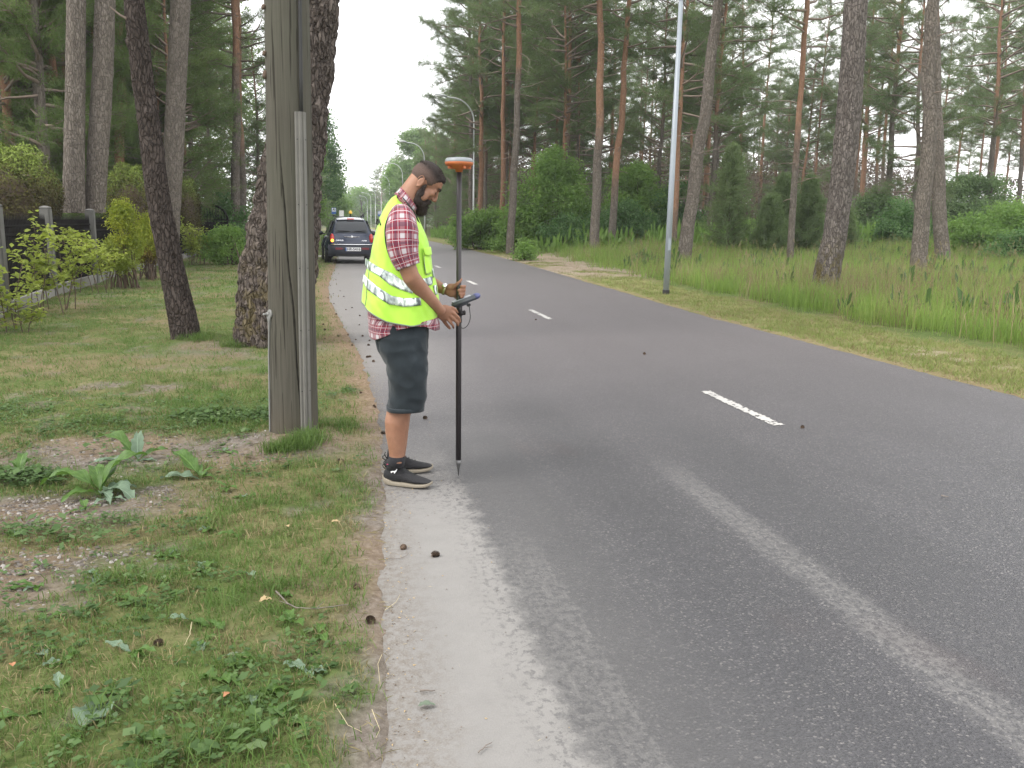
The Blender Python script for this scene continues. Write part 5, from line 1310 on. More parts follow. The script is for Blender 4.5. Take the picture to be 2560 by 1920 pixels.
cone(395, 1620, 'dark brown pine cone deep in the foreground grass', 2, None, .7)
cone(852, 1155, 'pine cone in the grass to the left of the man\'s heels', 0, None, .9)
cone(1611, 886, 'lone cone on the far lane of the road', 1, None, .8)
cone(1062, 1047, 'cone on the asphalt between the man\'s legs and the survey pole', 2, None, .8)
cl = [(840, 787), (865, 775), (808, 815), (812, 828), (828, 810), (898, 813), (906, 841), (924, 852), (922, 864), (880, 865), (870, 838), (925, 893), (918, 894), (934, 905), (860, 742), (833, 735), (850, 728), (889, 850), (938, 1020), (958, 1085), (835, 760), (820, 745), (880, 770), (900, 790), (815, 700), (826, 715), (840, 700), (935, 1018), (902, 985), (846, 842), (812, 850), (2006, 1070), (1340, 800)]
for i, (px, py) in enumerate(cl): cone(px, py, 'small dark pine cone on the pavement edge beside the lawn' if px < 1000 else 'small dark cone lying out on the asphalt', i, 'pine cones shed along the road edge' if px < 1000 else 'cones lying out on the road', random.uniform(.42, .75))

def twig(label, pts_px, r, name='twig', z=.012, br=()):
    P = []
    for px, py in pts_px:
        g = on_ground(px, py); onroad = edge_l(g.y) - .02 < g.x < edge_r(g.y); P.append(Vector((g.x, g.y, (0 if onroad else float(ground_z(g.x, g.y)) + .018) + z * .5 + r)))
    m_ = MB(); Q = []
    for a, b in zip(P[:-1], P[1:]):
        for k in range(4): Q.append(a.lerp(b, k / 4) + Vector((random.uniform(-1, 1), random.uniform(-1, 1), random.uniform(0, 1))) * r * .5)
    Q.append(P[-1]); m_.tube(Q, list(np.linspace(r, r * .45, len(Q))), 6)
    for (i, dx, dy) in br: m_.tube([Q[i], Q[i] + Vector((dx, dy, .01))], [r * .5, r * .25], 5)
    o = m_.build(name, M_TWIG, None, True); tag(o, label, 'twig'); return o
M_TWIG = plain('grey_twig', (.17, .145, .125), .9, noise_scale=30, amt=.2)
M_STRAW = plain('straw', (.42, .36, .22), .8)
twig('long grey bent twig lying in the grass close to the road edge', [(690, 1500), (718, 1525), (742, 1541), (790, 1540), (870, 1528)], .0035, br=((6, -.05, .03), (12, .03, .04)))
twig('short brown stick on the sandy strip near the bottom', [(1050, 1735), (1087, 1733)], .004)
o = twig('pale straw stalk lying in the foreground grass', [(480, 1577), (476, 1610), (463, 1648)], .002, 'straw_stalk'); o.data.materials[0] = M_STRAW
twig('small forked twig at the bottom of the sandy strip', [(1196, 1888), (1215, 1870), (1230, 1862)], .0022, br=((3, .02, -.02),))
twig('thin curled stalk on the sandy strip below the man', [(960, 1398), (1000, 1400), (1018, 1392), (1016, 1378), (1030, 1372)], .0014, 'dry_stalk')
for i, pts in enumerate([[(955, 1640), (945, 1680), (951, 1720)], [(838, 1790), (870, 1830), (905, 1850)], [(930, 1800), (950, 1830), (940, 1870)], [(962, 1530), (990, 1510), (1000, 1490)]]):
    o = twig('dry stalk curling over the edge of the pavement', pts, .0013, 'dry_stalk'); o['group'] = 'dry stalks on the pavement edge'; o.data.materials[0] = M_STRAW
twig('dark twig lying flat on the asphalt at the right', [(2352, 1243), (2372, 1247)], .004)
def fallen(label, px, py, L, W, mt, az=0):
    g = on_ground(px, py); onroad = edge_l(g.y) < g.x < edge_r(g.y); rs = np.random.RandomState(px)
    V, F, uv = big_leaf(rs, az, L, W, .25, .35, wav=.05, stalk=.05); m_ = MB().add(V, F, uv); o = m_.build('fallen_leaf', mt, None, True); o.location = (g.x, g.y, 0 if onroad else float(ground_z(g.x, g.y)) + .03); tag(o, label, 'leaf')
M_LTAN = plain('tan_leaf', (.34, .25, .13), .7); M_LOR = plain('orange_leaf', (.33, .15, .07), .7); M_LGR = plain('dull_green_leaf', (.10, .13, .09), .7)
fallen('dull green leaf fallen on the sandy strip near the bottom', 1045, 1772, .055, .028, M_LGR)
fallen('tan and green fallen leaf in the grass near the long twig', 650, 1530, .05, .04, M_LTAN, .4)
fallen('orange-brown fallen leaf in the foreground grass near the bottom', 560, 1780, .03, .022, M_LOR, 1)
fallen('small orange leaf fallen at the left side of the foreground grass', 35, 1690, .03, .02, M_LOR, 2)
fallen('pale yellow leaf fallen on the lawn left of the road edge', 722, 1337, .03, .02, M_LTAN, 2)
fallen('curled tan leaf on the lawn near the pavement', 828, 1330, .045, .025, M_LTAN, 0)
# little clods and leaf bits on the sandy strip and along its edge
rs = np.random.RandomState(4); n = 900
y = rs.uniform(1.9, 9, n); e = np.abs(rs.normal(0, .10, n)) * np.where(rs.uniform(0, 1, n) < .25, 3.5, 1); x = edge_l(y) + e * .8
bits = [(np.array([[-.004, 0, .001], [.004, -.001, .003], [.003, .003, .001], [-.002, .004, .003]]), np.array([[0, 1, 2], [0, 2, 3]]), 0), (np.array([[-.012, 0, .001], [.012, .002, .003], [0, .0015, .003]]), np.array([[0, 1, 2]]), 1), (np.array([[-.007, -.003, .001], [.006, -.002, .004], [.004, .004, .001]]), np.array([[0, 1, 2]]), 2)]
scatter('pavement_litter', np.stack([x, y, np.full(n, .001)], -1), bits, .8, [M_CONE, M_STRAW, M_LTAN], 3)
# ------------------------------------------------------------------ parked car
M_CARP = plain('dark_blue_car_paint', (.012, .021, .050), .25, .2, coat=.6)
M_GLASS = plain('dark_car_glass', (.02, .025, .03), .08, 0, spec=.5)
M_RUB = plain('black_rubber', (.015, .015, .016), .8)
M_CHROME = plain('chrome', (.75, .76, .78), .15, 1.0)
M_BUMP = plain('dark_bumper', (.016, .019, .03), .45)
M_TAIL = plain('red_lens', (.45, .015, .01), .2, 0, coat=.8)
M_REFL = plain('dull_red_reflector', (.16, .012, .02), .35)
t = NT('lit_indicator'); t.set(Base_Color=(1, .35, .03), Emission_Color=(1, .42, .04), Emission_Strength=2.6, Roughness=.3); M_IND = t.m
cq = at(881, 655, 33.0)
car = thing('parked_car', 'dark blue retro-styled hatchback stopped at the left edge of the road, left rear indicator lit', 'car', (cq.x, 33.0, 0), (0, 0, math.radians(3.5)))
car.scale = (1.055,) * 3
# stations: y, z_low, z_belt, z_top, half width low/belt, half width top
ST = [(.03, .34, .66, .78, .70, .66), (.07, .30, .74, .90, .76, .66), (.14, .27, .80, 1.04, .79, .66), (.24, .26, .86, 1.20, .80, .64), (.36, .25, .90, 1.36, .81, .615), (.50, .24, .94, 1.47, .81, .59),
      (.70, .22, .96, 1.545, .81, .575), (1.1, .2, .97, 1.585, .80, .58), (1.7, .2, .97, 1.60, .80, .585), (2.3, .2, .96, 1.575, .79, .575), (2.75, .2, .95, 1.42, .78, .565), (3.1, .22, .93, 1.14, .74, .56), (3.5, .24, .86, 1.02, .66, .46), (3.9, .26, .76, .92, .58, .36), (4.2, .32, .62, .74, .44, .26)]
V = []; m = 0
for (y, zl, zb, zt, wb, wt) in ST:
    half = [(wb * .80, zl), (wb * .96, zl + .05), (wb, zl + (zb - zl) * .45), (wb * .985, zl + (zb - zl) * .8), (wb * .95, zb), (wb * .95 * .55 + wt * .45 * 1.02, zb + (zt - zb) * .35), (wt * 1.02, zb + (zt - zb) * .72), (wt * .92, zt - .045), (wt * .7, zt - .012), (wt * .35, zt)]
    ring = half + [(0, zt + .004)] + [(-a, b) for a, b in half[::-1]] + [(0, zl)]; m = len(ring)
    V += [(a, y, b) for a, b in ring]
n = len(ST); F = [(i * m + k, (i + 1) * m + k, (i + 1) * m + (k + 1) % m, i * m + (k + 1) % m) for i in range(n - 1) for k in range(m)] + [tuple(range(m)), tuple((n - 1) * m + k for k in range(m))[::-1]]
b_ = MB().add(V, F)
bd = b_.build('body', M_CARP, car, True); md = bd.modifiers.new('s', 'SUBSURF'); md.levels = 2; md.render_levels = 2
for s_ in (-1, 1):
    for yy in (.78, 3.35):
        m_ = MB(); m_.ball((s_ * .72, yy, .52), (.185, .52, .40), 24, 16); m_.build('fender', M_CARP, car, True)
        w_ = MB(); w_.lathe([(.20, -.1), (.30, -.105), (.325, -.08), (.33, 0), (.325, .08), (.30, .105), (.20, .1)], (s_ * .80, yy, .33), 28, Matrix.Rotation(math.pi / 2, 3, 'Y')); w_ = w_.build('wheel', M_RUB, car, True)
        r_ = MB(); r_.lathe([(.06, .10), (.195, .108), (.2, .09), (.03, .085)], (s_ * .80, yy, .33), 20, Matrix.Rotation(s_ * math.pi / 2, 3, 'Y')); r_.build('rim', M_CHROME, w_, True)
def hatch_y(z):
    zs = [s[3] for s in ST[:8]]; return float(np.interp(z, zs, [s[0] for s in ST[:8]]))
def hatch_patch(name, outline, off, mat, parent, nx=10, nz=10):
    """outline: (z, x_left, x_right) rows"""
    V = []
    for j in range(nz + 1):
        zf = j / nz; z = outline[0][0] + (outline[-1][0] - outline[0][0]) * zf; xl_ = float(np.interp(z, [o[0] for o in outline], [o[1] for o in outline])); xr_ = float(np.interp(z, [o[0] for o in outline], [o[2] for o in outline]))
        for i in range(nx + 1):
            x = xl_ + (xr_ - xl_) * i / nx; V.append((x, hatch_y(z) - off + .10 * (x / .6) ** 2 * .5, z))
    F = [(j * (nx + 1) + i, j * (nx + 1) + i + 1, (j + 1) * (nx + 1) + i + 1, (j + 1) * (nx + 1) + i) for j in range(nz) for i in range(nx)]
    k = len(V); V2 = [(v[0], v[1] + .05, v[2]) for v in V]; F2 = [tuple(a + k for a in f[::-1]) for f in F]
    return MB().add(V + V2, F + F2).build(name, mat, parent, True)
hatch_patch('tailgate', [(.70, -.62, .62), (.9, -.63, .63), (1.1, -.60, .60), (1.5, -.50, .50)], .035, M_CARP, car)
hatch_patch('rear_window', [(1.06, -.55, .55), (1.2, -.56, .56), (1.38, -.52, .52), (1.50, -.42, .42)], .055, M_GLASS, car)
for s_ in (-1, 1):
    m_ = MB(); m_.box((s_ * .27 , hatch_y(1.12) - .075, 1.115), (.42, .02, .03), Matrix.Rotation(s_ * math.radians(-3), 3, 'Y'), bev=.006); m_.build('wiper', M_RUB, car)
    tl_ = MB(); tl_.ball((s_ * .665, .10, .86), (.075, .09, .17), 18, 12); tl_ = tl_.build('tail_light', M_TAIL, car, True)
    if s_ < 0: i_ = MB(); i_.ball((s_ * .665, .045, .80), (.05, .06, .055), 14, 10); i_.build('indicator', M_IND, tl_, True)
    m_ = MB(); m_.box((s_ * .44, -.065, .52), (.26, .02, .075), bev=.008); m_.build('reflector', M_REFL, car)
    m_ = MB(); m_.ball((s_ * .98, 2.85, 1.02), (.13, .06, .085), 14, 10); m_.tube([(s_ * .78, 2.85, .98), (s_ * .95, 2.87, 1.0)], .022, 8); m_.build('side_mirror', M_BUMP, car, True)
    m_ = MB(); m_.tube([(s_ * .5, .95, 1.60), (s_ * .5, 1.0, 1.645), (s_ * .5, 2.1, 1.655), (s_ * .5, 2.2, 1.61)], .016, 8); m_.build('roof_rail', M_RUB, car, True)
    # side windows
    V = [(s_ * (.775), .75, 1.0), (s_ * .78, 2.75, .99), (s_ * .60, 2.35, 1.48), (s_ * .605, .95, 1.48)]; V2 = [(v[0] + s_ * .012, v[1], v[2]) for v in V]
    MB().add(V + V2, [(0, 1, 2, 3), (7, 6, 5, 4), (0, 4, 5, 1), (1, 5, 6, 2), (2, 6, 7, 3), (3, 7, 4, 0)]).build('side_window', M_GLASS, car)
    m_ = MB(); m_.tube([(s_ * .83, 2.0, .87), (s_ * .835, 2.12, .87)], .016, 8); m_.build('door_handle', M_CHROME, car, True)
bp = MB()
pr = [(.04, .26), (-.05, .28), (-.075, .36), (-.08, .5), (-.07, .6), (-.03, .645), (.06, .66)]; V = []
xs_ = np.linspace(-.80, .80, 25)
for x in xs_:
    cv = .16 * (abs(x) / .8) ** 4
    for (y, z) in pr: V.append((x, y + cv, z))
m = len(pr); F = [(i * m + k, i * m + k + 1, (i + 1) * m + k + 1, (i + 1) * m + k) for i in range(len(xs_) - 1) for k in range(m - 1)] + [tuple(range(m)), tuple(24 * m + k for k in range(m))[::-1]]
bp.add(V, F).build('rear_bumper', M_BUMP, car, True)
m_ = MB(); m_.tube([(x, -.055 + .16 * (abs(x) / .8) ** 4, .66) for x in np.linspace(-.72, .72, 13)], .017, 8); m_.build('chrome_strip', M_CHROME, car, True)
m_ = MB(); m_.tube([(-.22, -.06, .27), (.38, -.06, .27)], .012, 8); m_.build('lower_strip', M_CHROME, car, True)
m_ = MB(); m_.box((0, -.06, .30), (1.1, .06, .08), bev=.01); m_.build('lower_valance', M_RUB, car)
m_ = MB(); m_.box((0, .6, 1.60), (.98, .22, .028), bev=.012); m_.build('spoiler', M_CARP, car)
m_ = MB(); m_.box((-.005, .455, 1.53), (.24, .03, .04), Matrix.Rotation(-.3, 3, 'X'), bev=.006); m_.build('brake_light', plain('pale_red_lens', (.6, .12, .12), .3), car)
pl = MB(); pl.box((.03, -.093, .50), (.53, .012, .125), bev=.006); pl = pl.build('number_plate', M_WHITE, car)
m_ = MB(); m_.box((-.215, -.101, .50), (.04, .003, .115)); m_.build('country_band', M_BLUE, pl)
def text(s_, size, loc, mat, parent, name, ext=.002, rot=(math.pi / 2, 0, 0), wx=1.0):
    c = bpy.data.curves.new(name, 'FONT'); c.body = s_; c.size = size; c.align_x = 'CENTER'; c.align_y = 'CENTER'; c.extrude = ext; c.offset = size * .012
    o = bpy.data.objects.new(name, c); C.objects.link(o); bpy.context.view_layer.update()
    me = bpy.data.meshes.new_from_object(o.evaluated_get(bpy.context.evaluated_depsgraph_get())); bpy.data.objects.remove(o)
    me.materials.clear(); me.materials.append(mat); o = mobj(name, me, parent, loc); o.rotation_euler = rot; o.scale = (wx, 1, 1); return o
text('HR-5416', .125, (.045, -.103, .50), M_RUB, pl, 'plate_number')
text('CHRYSLER', .055, (-.42, hatch_y(.80) - .05, .80), M_CHROME, car, 'lettering', rot=(math.radians(80), 0, 0))
text('CRUISER', .045, (.42, hatch_y(.80) - .05, .79), M_CHROME, car, 'lettering', rot=(math.radians(80), 0, 0))
bg = MB(); yb = hatch_y(.93) - .055
for s_ in (-1, 1): bg.add([(0, yb, .905), (s_ * .27, yb, .945), (s_ * .25, yb, .925), (s_ * .1, yb, .895), (0, yb, .885), (0, yb - .015, .925), (s_ * .12, yb - .012, .925)], [(0, 6, 1), (6, 2, 1), (6, 3, 2), (5, 3, 6), (5, 4, 3)] if s_ > 0 else [(1, 6, 0), (1, 2, 6), (2, 3, 6), (6, 3, 5), (3, 4, 5)])
bg.box((0, yb + .005, .925), (.5, .01, .016), bev=.003); bg.lathe([(.035, 0), (.04, .01), (.03, .02)], (0, yb, .925), 16, Matrix.Rotation(math.pi / 2, 3, 'X')); bg.build('wing_badge', M_CHROME, car)
# yellow beacon standing on the roof
bx_ = thing('warning_beacon', 'small yellow beacon on a short mount on the roof of the parked car', 'beacon', car.location + Vector((-.03, .6 * 1.055, 1.61 * 1.055)))
m_ = MB(); m_.tube([(0, 0, .0), (0, 0, .1)], .018, 8); m_.box((0, 0, .012), (.1, .1, .02), bev=.004); m_.build('mount', M_RUB, bx_)
m_ = MB(); m_.lathe([(.06, .10), (.068, .12), (.06, .19), (.03, .22)], (0, 0, 0), 16); m_.build('dome', plain('yellow_beacon', (.85, .55, .06), .3, coat=.5), bx_, True)
# ------------------------------------------------------------------ the surveyor
YM = 5.05
def c2(x, y, Y=YM): return at(850 + .30143 * x, 350 + .30143 * y, Y)
def c3(x, y, Y=YM): return at(850 + .28944 * x, 780 + .28944 * y, Y)
def c9(x, y, Y=YM): return at(1050 + .1085 * x, 660 + .1085 * y, Y)
def c8(x, y, Y=YM): return at(980 + .14467 * x, 380 + .14467 * y, Y)
def to_mesh(o, name):
    bpy.context.view_layer.update(); me = bpy.data.meshes.new_from_object(o.evaluated_get(bpy.context.evaluated_depsgraph_get())); me.name = name
    bpy.data.objects.remove(o); return me
def remesh(mb, name, mat, voxel, parent, smooth=6, fac=.5, disp=None, base=Vector((0, 0, 0))):
    me = bpy.data.meshes.new(name); me.from_pydata(mb.v, [], mb.f); o = bpy.data.objects.new('tmp', me); C.objects.link(o)
    m = o.modifiers.new('r', 'REMESH'); m.mode = 'VOXEL'; m.voxel_size = voxel; m.use_smooth_shade = True
    if smooth: m = o.modifiers.new('s', 'SMOOTH'); m.iterations = smooth; m.factor = fac
    me = to_mesh(o, name)
    if disp:
        for v in me.vertices: v.co += v.normal * disp(v.co)
    for v in me.vertices: v.co -= base
    me.materials.clear(); me.materials.append(mat); me.polygons.foreach_set('use_smooth', [True] * len(me.polygons))
    return mobj(name, me, parent)
MAN = thing('person', 'bearded man in yellow-green vest, red plaid shirt and dark shorts holding a survey pole', 'person', (0.40, YM, 0))
B0 = Vector((0.40, YM, 0))
# materials
t = NT('skin'); p = t.obj(); n = t.noise(p, 9, 3); n2 = t.noise(p, 70, 3, .6)
t.set(Base_Color=t.vary(t.ramp(n, [(.3, (.235, .115, .070)), (.7, (.32, .168, .108))]), n2, .88, 1.12), Roughness=.52, Specular_IOR_Level=.35, Subsurface_Weight=.08, Subsurface_Radius=(.02, .008, .004), Subsurface_Scale=.5)
t.bump(n2, .12, .002); M_SKIN = t.m
def plaid(name):
    t = NT(name); u = t.sep(t.uvc()); P_ = .078
    def lines(c, specs):
        f = t.math('FRACT', t.mul(c, 1 / P_)); out = None
        for (pos, w) in specs:
            l = t.mr(t.math('ABSOLUTE', t.addv(f, -pos)), w * .8, w, 1, 0); out = l if out is None else t.math('MAXIMUM', out, l)
        return out
    red = (.22, .018, .035)
    col = red
    wx_, wy_ = lines(u[0], [(.25, .17)]), lines(u[1], [(.25, .17)])
    both = t.mul(wx_, wy_); any_ = t.math('MAXIMUM', wx_, wy_)
    col = t.mix(t.mul(any_, .38), red, (.31, .26, .28)); col = t.mix(t.mul(both, .85), col, (.48, .47, .49))
    dk = t.math('MAXIMUM', lines(u[0], [(.72, .09)]), lines(u[1], [(.72, .09)])); col = t.mix(t.mul(dk, .6), col, (.07, .035, .06))
    thin = t.math('MAXIMUM', lines(u[0], [(.53, .022), (.93, .022)]), lines(u[1], [(.53, .022), (.93, .022)])); col = t.mix(t.mul(thin, .7), col, (.50, .48, .50))
    n = t.noise(t.obj(), 250, 2); t.set(Base_Color=t.vary(col, n, .85, 1.15), Roughness=.85, Specular_IOR_Level=.2, Sheen_Weight=.2); t.bump(n, .2, .001)
    return t.m
M_PLAID = plaid('red_plaid_cotton')
t = NT('hi_vis_fabric'); n = t.noise(t.obj(), 300, 2); n1 = t.noise(t.obj(), 4, 3)
t.set(Base_Color=t.vary(t.ramp(n1, [(.3, (.36, .68, .055)), (.7, (.45, .77, .08))]), n, .92, 1.06), Roughness=.6, Specular_IOR_Level=.3, Sheen_Weight=.25); t.bump(n, .12, .001); M_VEST = t.m
t = NT('reflective_tape'); n = t.noise(t.obj(), 260, 2); n1 = t.noise(t.scl(t.obj(), (1, 1, .6)), 14, 3, .6)
n1 = t.noise(t.scl(t.obj(), (1, 1, .45)), 26, 2, .4, 1.2)
t.set(Base_Color=t.ramp(n1, [(.36, (.13, .15, .15)), (.45, (.36, .42, .40)), (.52, (.50, .57, .53)), (.56, (.80, .88, .83))]), Roughness=.36, Metallic=.35); t.bump(n, .15, .001); M_TAPE = t.m  # bright glints and dark tones of the tape put into its colour
M_PIPE = plain('black_piping', (.02, .025, .02), .7)
M_HEM = plain('grey_hem_piping', (.17, .18, .15), .7)
t = NT('dark_denim'); p = t.obj(); tw = t.noise(t.scl(p, (400, 400, 120)), 1, 2); n1 = t.noise(p, 5, 4); n3 = t.noise(t.scl(p, (1, 1, .4)), 12, 3)
t.set(Base_Color=t.vary(t.ramp(t.addv(t.mul(n1, .7), t.mul(n3, .3)), [(.3, (.011, .015, .018)), (.55, (.020, .027, .032)), (.75, (.040, .051, .060))]), tw, .75, 1.25), Roughness=.9, Specular_IOR_Level=.2, Sheen_Weight=.15); t.bump(tw, .3, .001); M_DENIM = t.m
M_SOCK = plain('dark_sock', (.016, .016, .02), .95, noise_scale=200, amt=.2)
M_SHOE = plain('black_knit_shoe', (.015, .015, .017), .85, noise_scale=160, amt=.25, bump=.3)
M_SOLE = plain('off_white_sole', (.25, .22, .17), .7, noise_scale=25, amt=.1)
t = NT('dark_hair'); n = t.noise(t.scl(t.obj(), (1, 1, 1)), 160, 3, .6); f = t.attr('short')
t.set(Base_Color=t.vary(t.mix(f, (.022, .016, .014), (.080, .052, .042)), n, .6, 1.5), Roughness=.7, Specular_IOR_Level=.3); t.bump(n, .7, .003); M_HAIR = t.m
M_BEARD = plain('dark_beard', (.028, .018, .014), .75, noise_scale=130, amt=.35, bump=.7)

# ---- head, in its own frame: x forward, z up, tipped down 45 degrees
EAR = c8(465, 540); TH = math.radians(45)
RH = Matrix(((math.cos(TH), 0, math.sin(TH)), (0, 1, 0), (-math.sin(TH), 0, math.cos(TH))))
RH = Matrix.Rotation(math.radians(3), 3, 'Z') @ RH
def H(x, y, z): return EAR + RH @ Vector((x, y, z))
body = MB()
def hb(c, r, rot=None): body.ball(H(*c), r, 24, 16, RH @ rot if rot else RH)
hb((.010, 0, .052), (.088, .073, .078)); hb((.045, 0, .066), (.062, .062, .056)); hb((.052, 0, -.008), (.056, .055, .07)); hb((.05, 0, -.055), (.05, .05, .04)); hb((.090, 0, -.078), (.024, .026, .022))
hb((.094, 0, .062), (.018, .046, .013)); hb((.104, 0, .028), (.010, .012, .018))
for s_ in (-1, 1):
    hb((.080, s_ * .040, .004), (.024, .020, .020)); hb((.120, s_ * .0115, -.010), (.009, .008, .008)); hb((.0915, s_ * .031, .030), (.0135, .0155, .012))
    hb((.060, s_ * .052, -.035), (.03, .014, .035))
    # ear: rim, lobe, bowl
    rim = []
    for k in range(13):
        a = math.radians(200 - k * 24); rim.append(H(-.010 + .019 * math.cos(a) - .004 * math.sin(a), s_ * (.080 + .009 * (1 - math.cos(a)) * .5 + .004), .004 + .031 * math.sin(a)))
    body.tube(rim, [.0042] * 13, 8); hb((-.008, s_ * .079, .002), (.015, .006, .026)); hb((-.002, s_ * .079, -.024), (.009, .006, .011))
body.tube([H(.104, 0, .046), H(.118, 0, .022), H(.129, 0, .001)], [.0085, .0095, .0115], 12); body.ball(H(.130, 0, -.005), (.0105, .0115, .010), 14, 10, RH)
hb((.112, 0, -.036), (.012, .022, .007)); hb((.110, 0, -.048), (.012, .020, .007))
# ---- neck and torso (the torso is covered; it keeps the figure one body)
def seg_tube(pts, rad, seg=20): body.tube(pts, rad, seg)
seg_tube([H(-.01, 0, .02), c2(598, 420), c2(560, 480), c2(520, 560), c2(500, 640)], [.058, .060, .064, .078, .10], 24)
def row_loft(mb, rows, Yc, n_exp=2.2, seg=40, cap=True):
    """rows: (z, x_back, x_front, half depth)"""
    V = []
    for (z, xb, xf, b) in rows:
        for k in range(seg):
            a = 2 * math.pi * k / seg; c, s = math.cos(a), math.sin(a)
            V.append((((xb + xf) / 2) + (xf - xb) / 2 * math.copysign(abs(c) ** (2 / n_exp), c), Yc + b * math.copysign(abs(s) ** (2 / n_exp), s), z))
    n = len(rows); F = [(i * seg + k, i * seg + (k + 1) % seg, (i + 1) * seg + (k + 1) % seg, (i + 1) * seg + k) for i in range(n - 1) for k in range(seg)]
    if cap: F += [tuple(range(seg))[::-1], tuple((n - 1) * seg + k for k in range(seg))]
    mb.add(V, F); return mb
def r2(y, xb, xf, b, sh=0.0):
    a = c2(xb, y); f = c2(xf, y); w = f.x - a.x; return (a.z, a.x + w * sh, f.x - w * sh, b)
row_loft(body, [r2(*r) for r in [(1560, 300, 740, .14), (1450, 260, 750, .15), (1300, 270, 760, .16), (1100, 300, 730, .16), (900, 340, 700, .175), (760, 360, 660, .185), (660, 385, 615, .17), (600, 410, 590, .12)]], YM)
# ---- arms
YA = YM - .235
for (pts, rad) in [([c2(505, 650, YM - .14), c2(512, 740, YA), c2(520, 900, YA - .005), c2(552, 1040, YA - .01), c2(592, 1140, YA - .005), c2(660, 1230, YA + .03), c2(745, 1320, YA + .075), c2(812, 1392, YA + .115), c2(845, 1425, YA + .135)],
                    [.062, .066, .055, .050, .0475, .047, .039, .030, .029]),
                   ([c2(520, 650, YM + .14), c2(540, 780, YM + .24), c2(600, 1000, YM + .25), c2(660, 1130, YM + .24), c2(760, 1190, YM + .18), c2(850, 1235, YM + .12), c2(905, 1252, YM + .09)],
                    [.06, .064, .05, .046, .042, .030, .028])]:
    seg_tube(pts, rad, 22)
# near (right) hand: palm behind the controller, four fingers closing round the pole bracket
YH = 4.985
def fing(pts, rad): body.tube(pts, rad, 12); [body.ball(p_, r_ * 1.02, 10, 8) for p_, r_ in zip(pts, rad)]
def palm(p0, p1, w, th, side):
    d = (p1 - p0); L = d.length; d.normalize(); y_ = Vector(side).normalized(); y_ = (y_ - d * y_.dot(d)).normalized(); z_ = d.cross(y_)
    rot = Matrix((d, y_, z_)).transposed(); body.ball((p0 + p1) / 2, (L * .62, w, th), 20, 14, rot)
palm(c9(430, 1060, YH - .01), c9(745, 1160, YH), .043, .017, Vector((.35, .1, -1)))
palm(c9(400, 1080, YH - .005), c9(640, 1240, YH + .01), .034, .018, Vector((.4, .1, -1)))
fing([c9(640, 1010, YH), c9(745, 1008, YH - .004), c9(820, 1055, YH + .004), c9(862, 1122, YH + .02)], [.0105, .0100, .0092, .0080])
fing([c9(690, 1090, YH - .006), c9(800, 1150, YH - .012), c9(888, 1236, YH - .004), c9(918, 1325, YH + .02)], [.0110, .0105, .0098, .0088])
fing([c9(660, 1170, YH - .006), c9(760, 1250, YH - .012), c9(850, 1345, YH - .004), c9(876, 1412, YH + .02)], [.0105, .0103, .0095, .0085])
fing([c9(610, 1240, YH - .002), c9(700, 1345, YH - .008), c9(765, 1425, YH), c9(770, 1470, YH + .02)], [.0098, .0092, .0086, .0078])
fing([c9(520, 1260, YH + .02), c9(600, 1380, YH + .03), c9(655, 1450, YH + .035), c9(688, 1482, YH + .035)], [.0135, .0115, .0105, .009])
# far (left) hand: closed round the pole with the thumb up
YP = 5.10
palm(c9(600, 590, YP + .03), c9(870, 640, YP + .025), .040, .019, Vector((.1, 0, 1)))
palm(c9(620, 540, YP + .02), c9(830, 520, YP + .012), .022, .017, Vector((.1, 0, 1)))
fing([c9(780, 520, YP + .005), c9(860, 455, YP - .006), c9(915, 400, YP - .010), c9(955, 345, YP - .006)], [.0145, .0112, .0098, .0078])
for (yy, xr, xt, r) in ((515, 1035, 945, .0095), (605, 1022, 885, .0100), (690, 1015, 905, .0095), (762, 985, 940, .0082)):
    fing([c9(820, yy + 15, YP + .032), c9(930, yy + 5, YP + .036), c9(xr, yy, YP + .012), c9(xr - 8, yy + 3, YP - .012), c9(xt, yy + 2, YP - .026)], [r * 1.05, r * 1.05, r * 1.03, r, r * .9])
# ---- legs
YN, YF = 4.93, 5.19
for (Yc, dx) in ((YN, 0), (YF, 14)):
    pts = [(570, 260, .06), (585, 400, .078), (560, 650, .074), (530, 800, .064), (502, 870, .0655), (489, 950, .068), (486, 1050, .0615), (490, 1150, .051), (489, 1230, .0425), (490, 1300, .041), (495, 1400, .042)]
    seg_tube([c3(x + dx, y if Yc == YN else y - 0, Yc) for x, y, r in pts][:-1], [r for x, y, r in pts][:-1], 24)
body_o = remesh(body, 'body', M_SKIN, .0052, MAN, 4, .5, None, B0)
# eyes and brows
M_LASH = plain('lash', (.03, .02, .018), .7)
for s_ in (-1, 1):
    m_ = MB(); m_.tube([H(.1015, s_ * .020, .0255) - B0, H(.1055, s_ * .030, .0235) - B0, H(.1000, s_ * .041, .0250) - B0], [.0018, .0034, .0018], 6); m_.build('eyelashes', M_LASH, MAN)
    m_ = MB(); m_.tube([H(.1130, s_ * .014, .052) - B0, H(.1085, s_ * .032, .058) - B0, H(.094, s_ * .046, .052) - B0], [.0042, .0056, .003], 8); m_.build('eyebrow', M_BEARD, MAN)
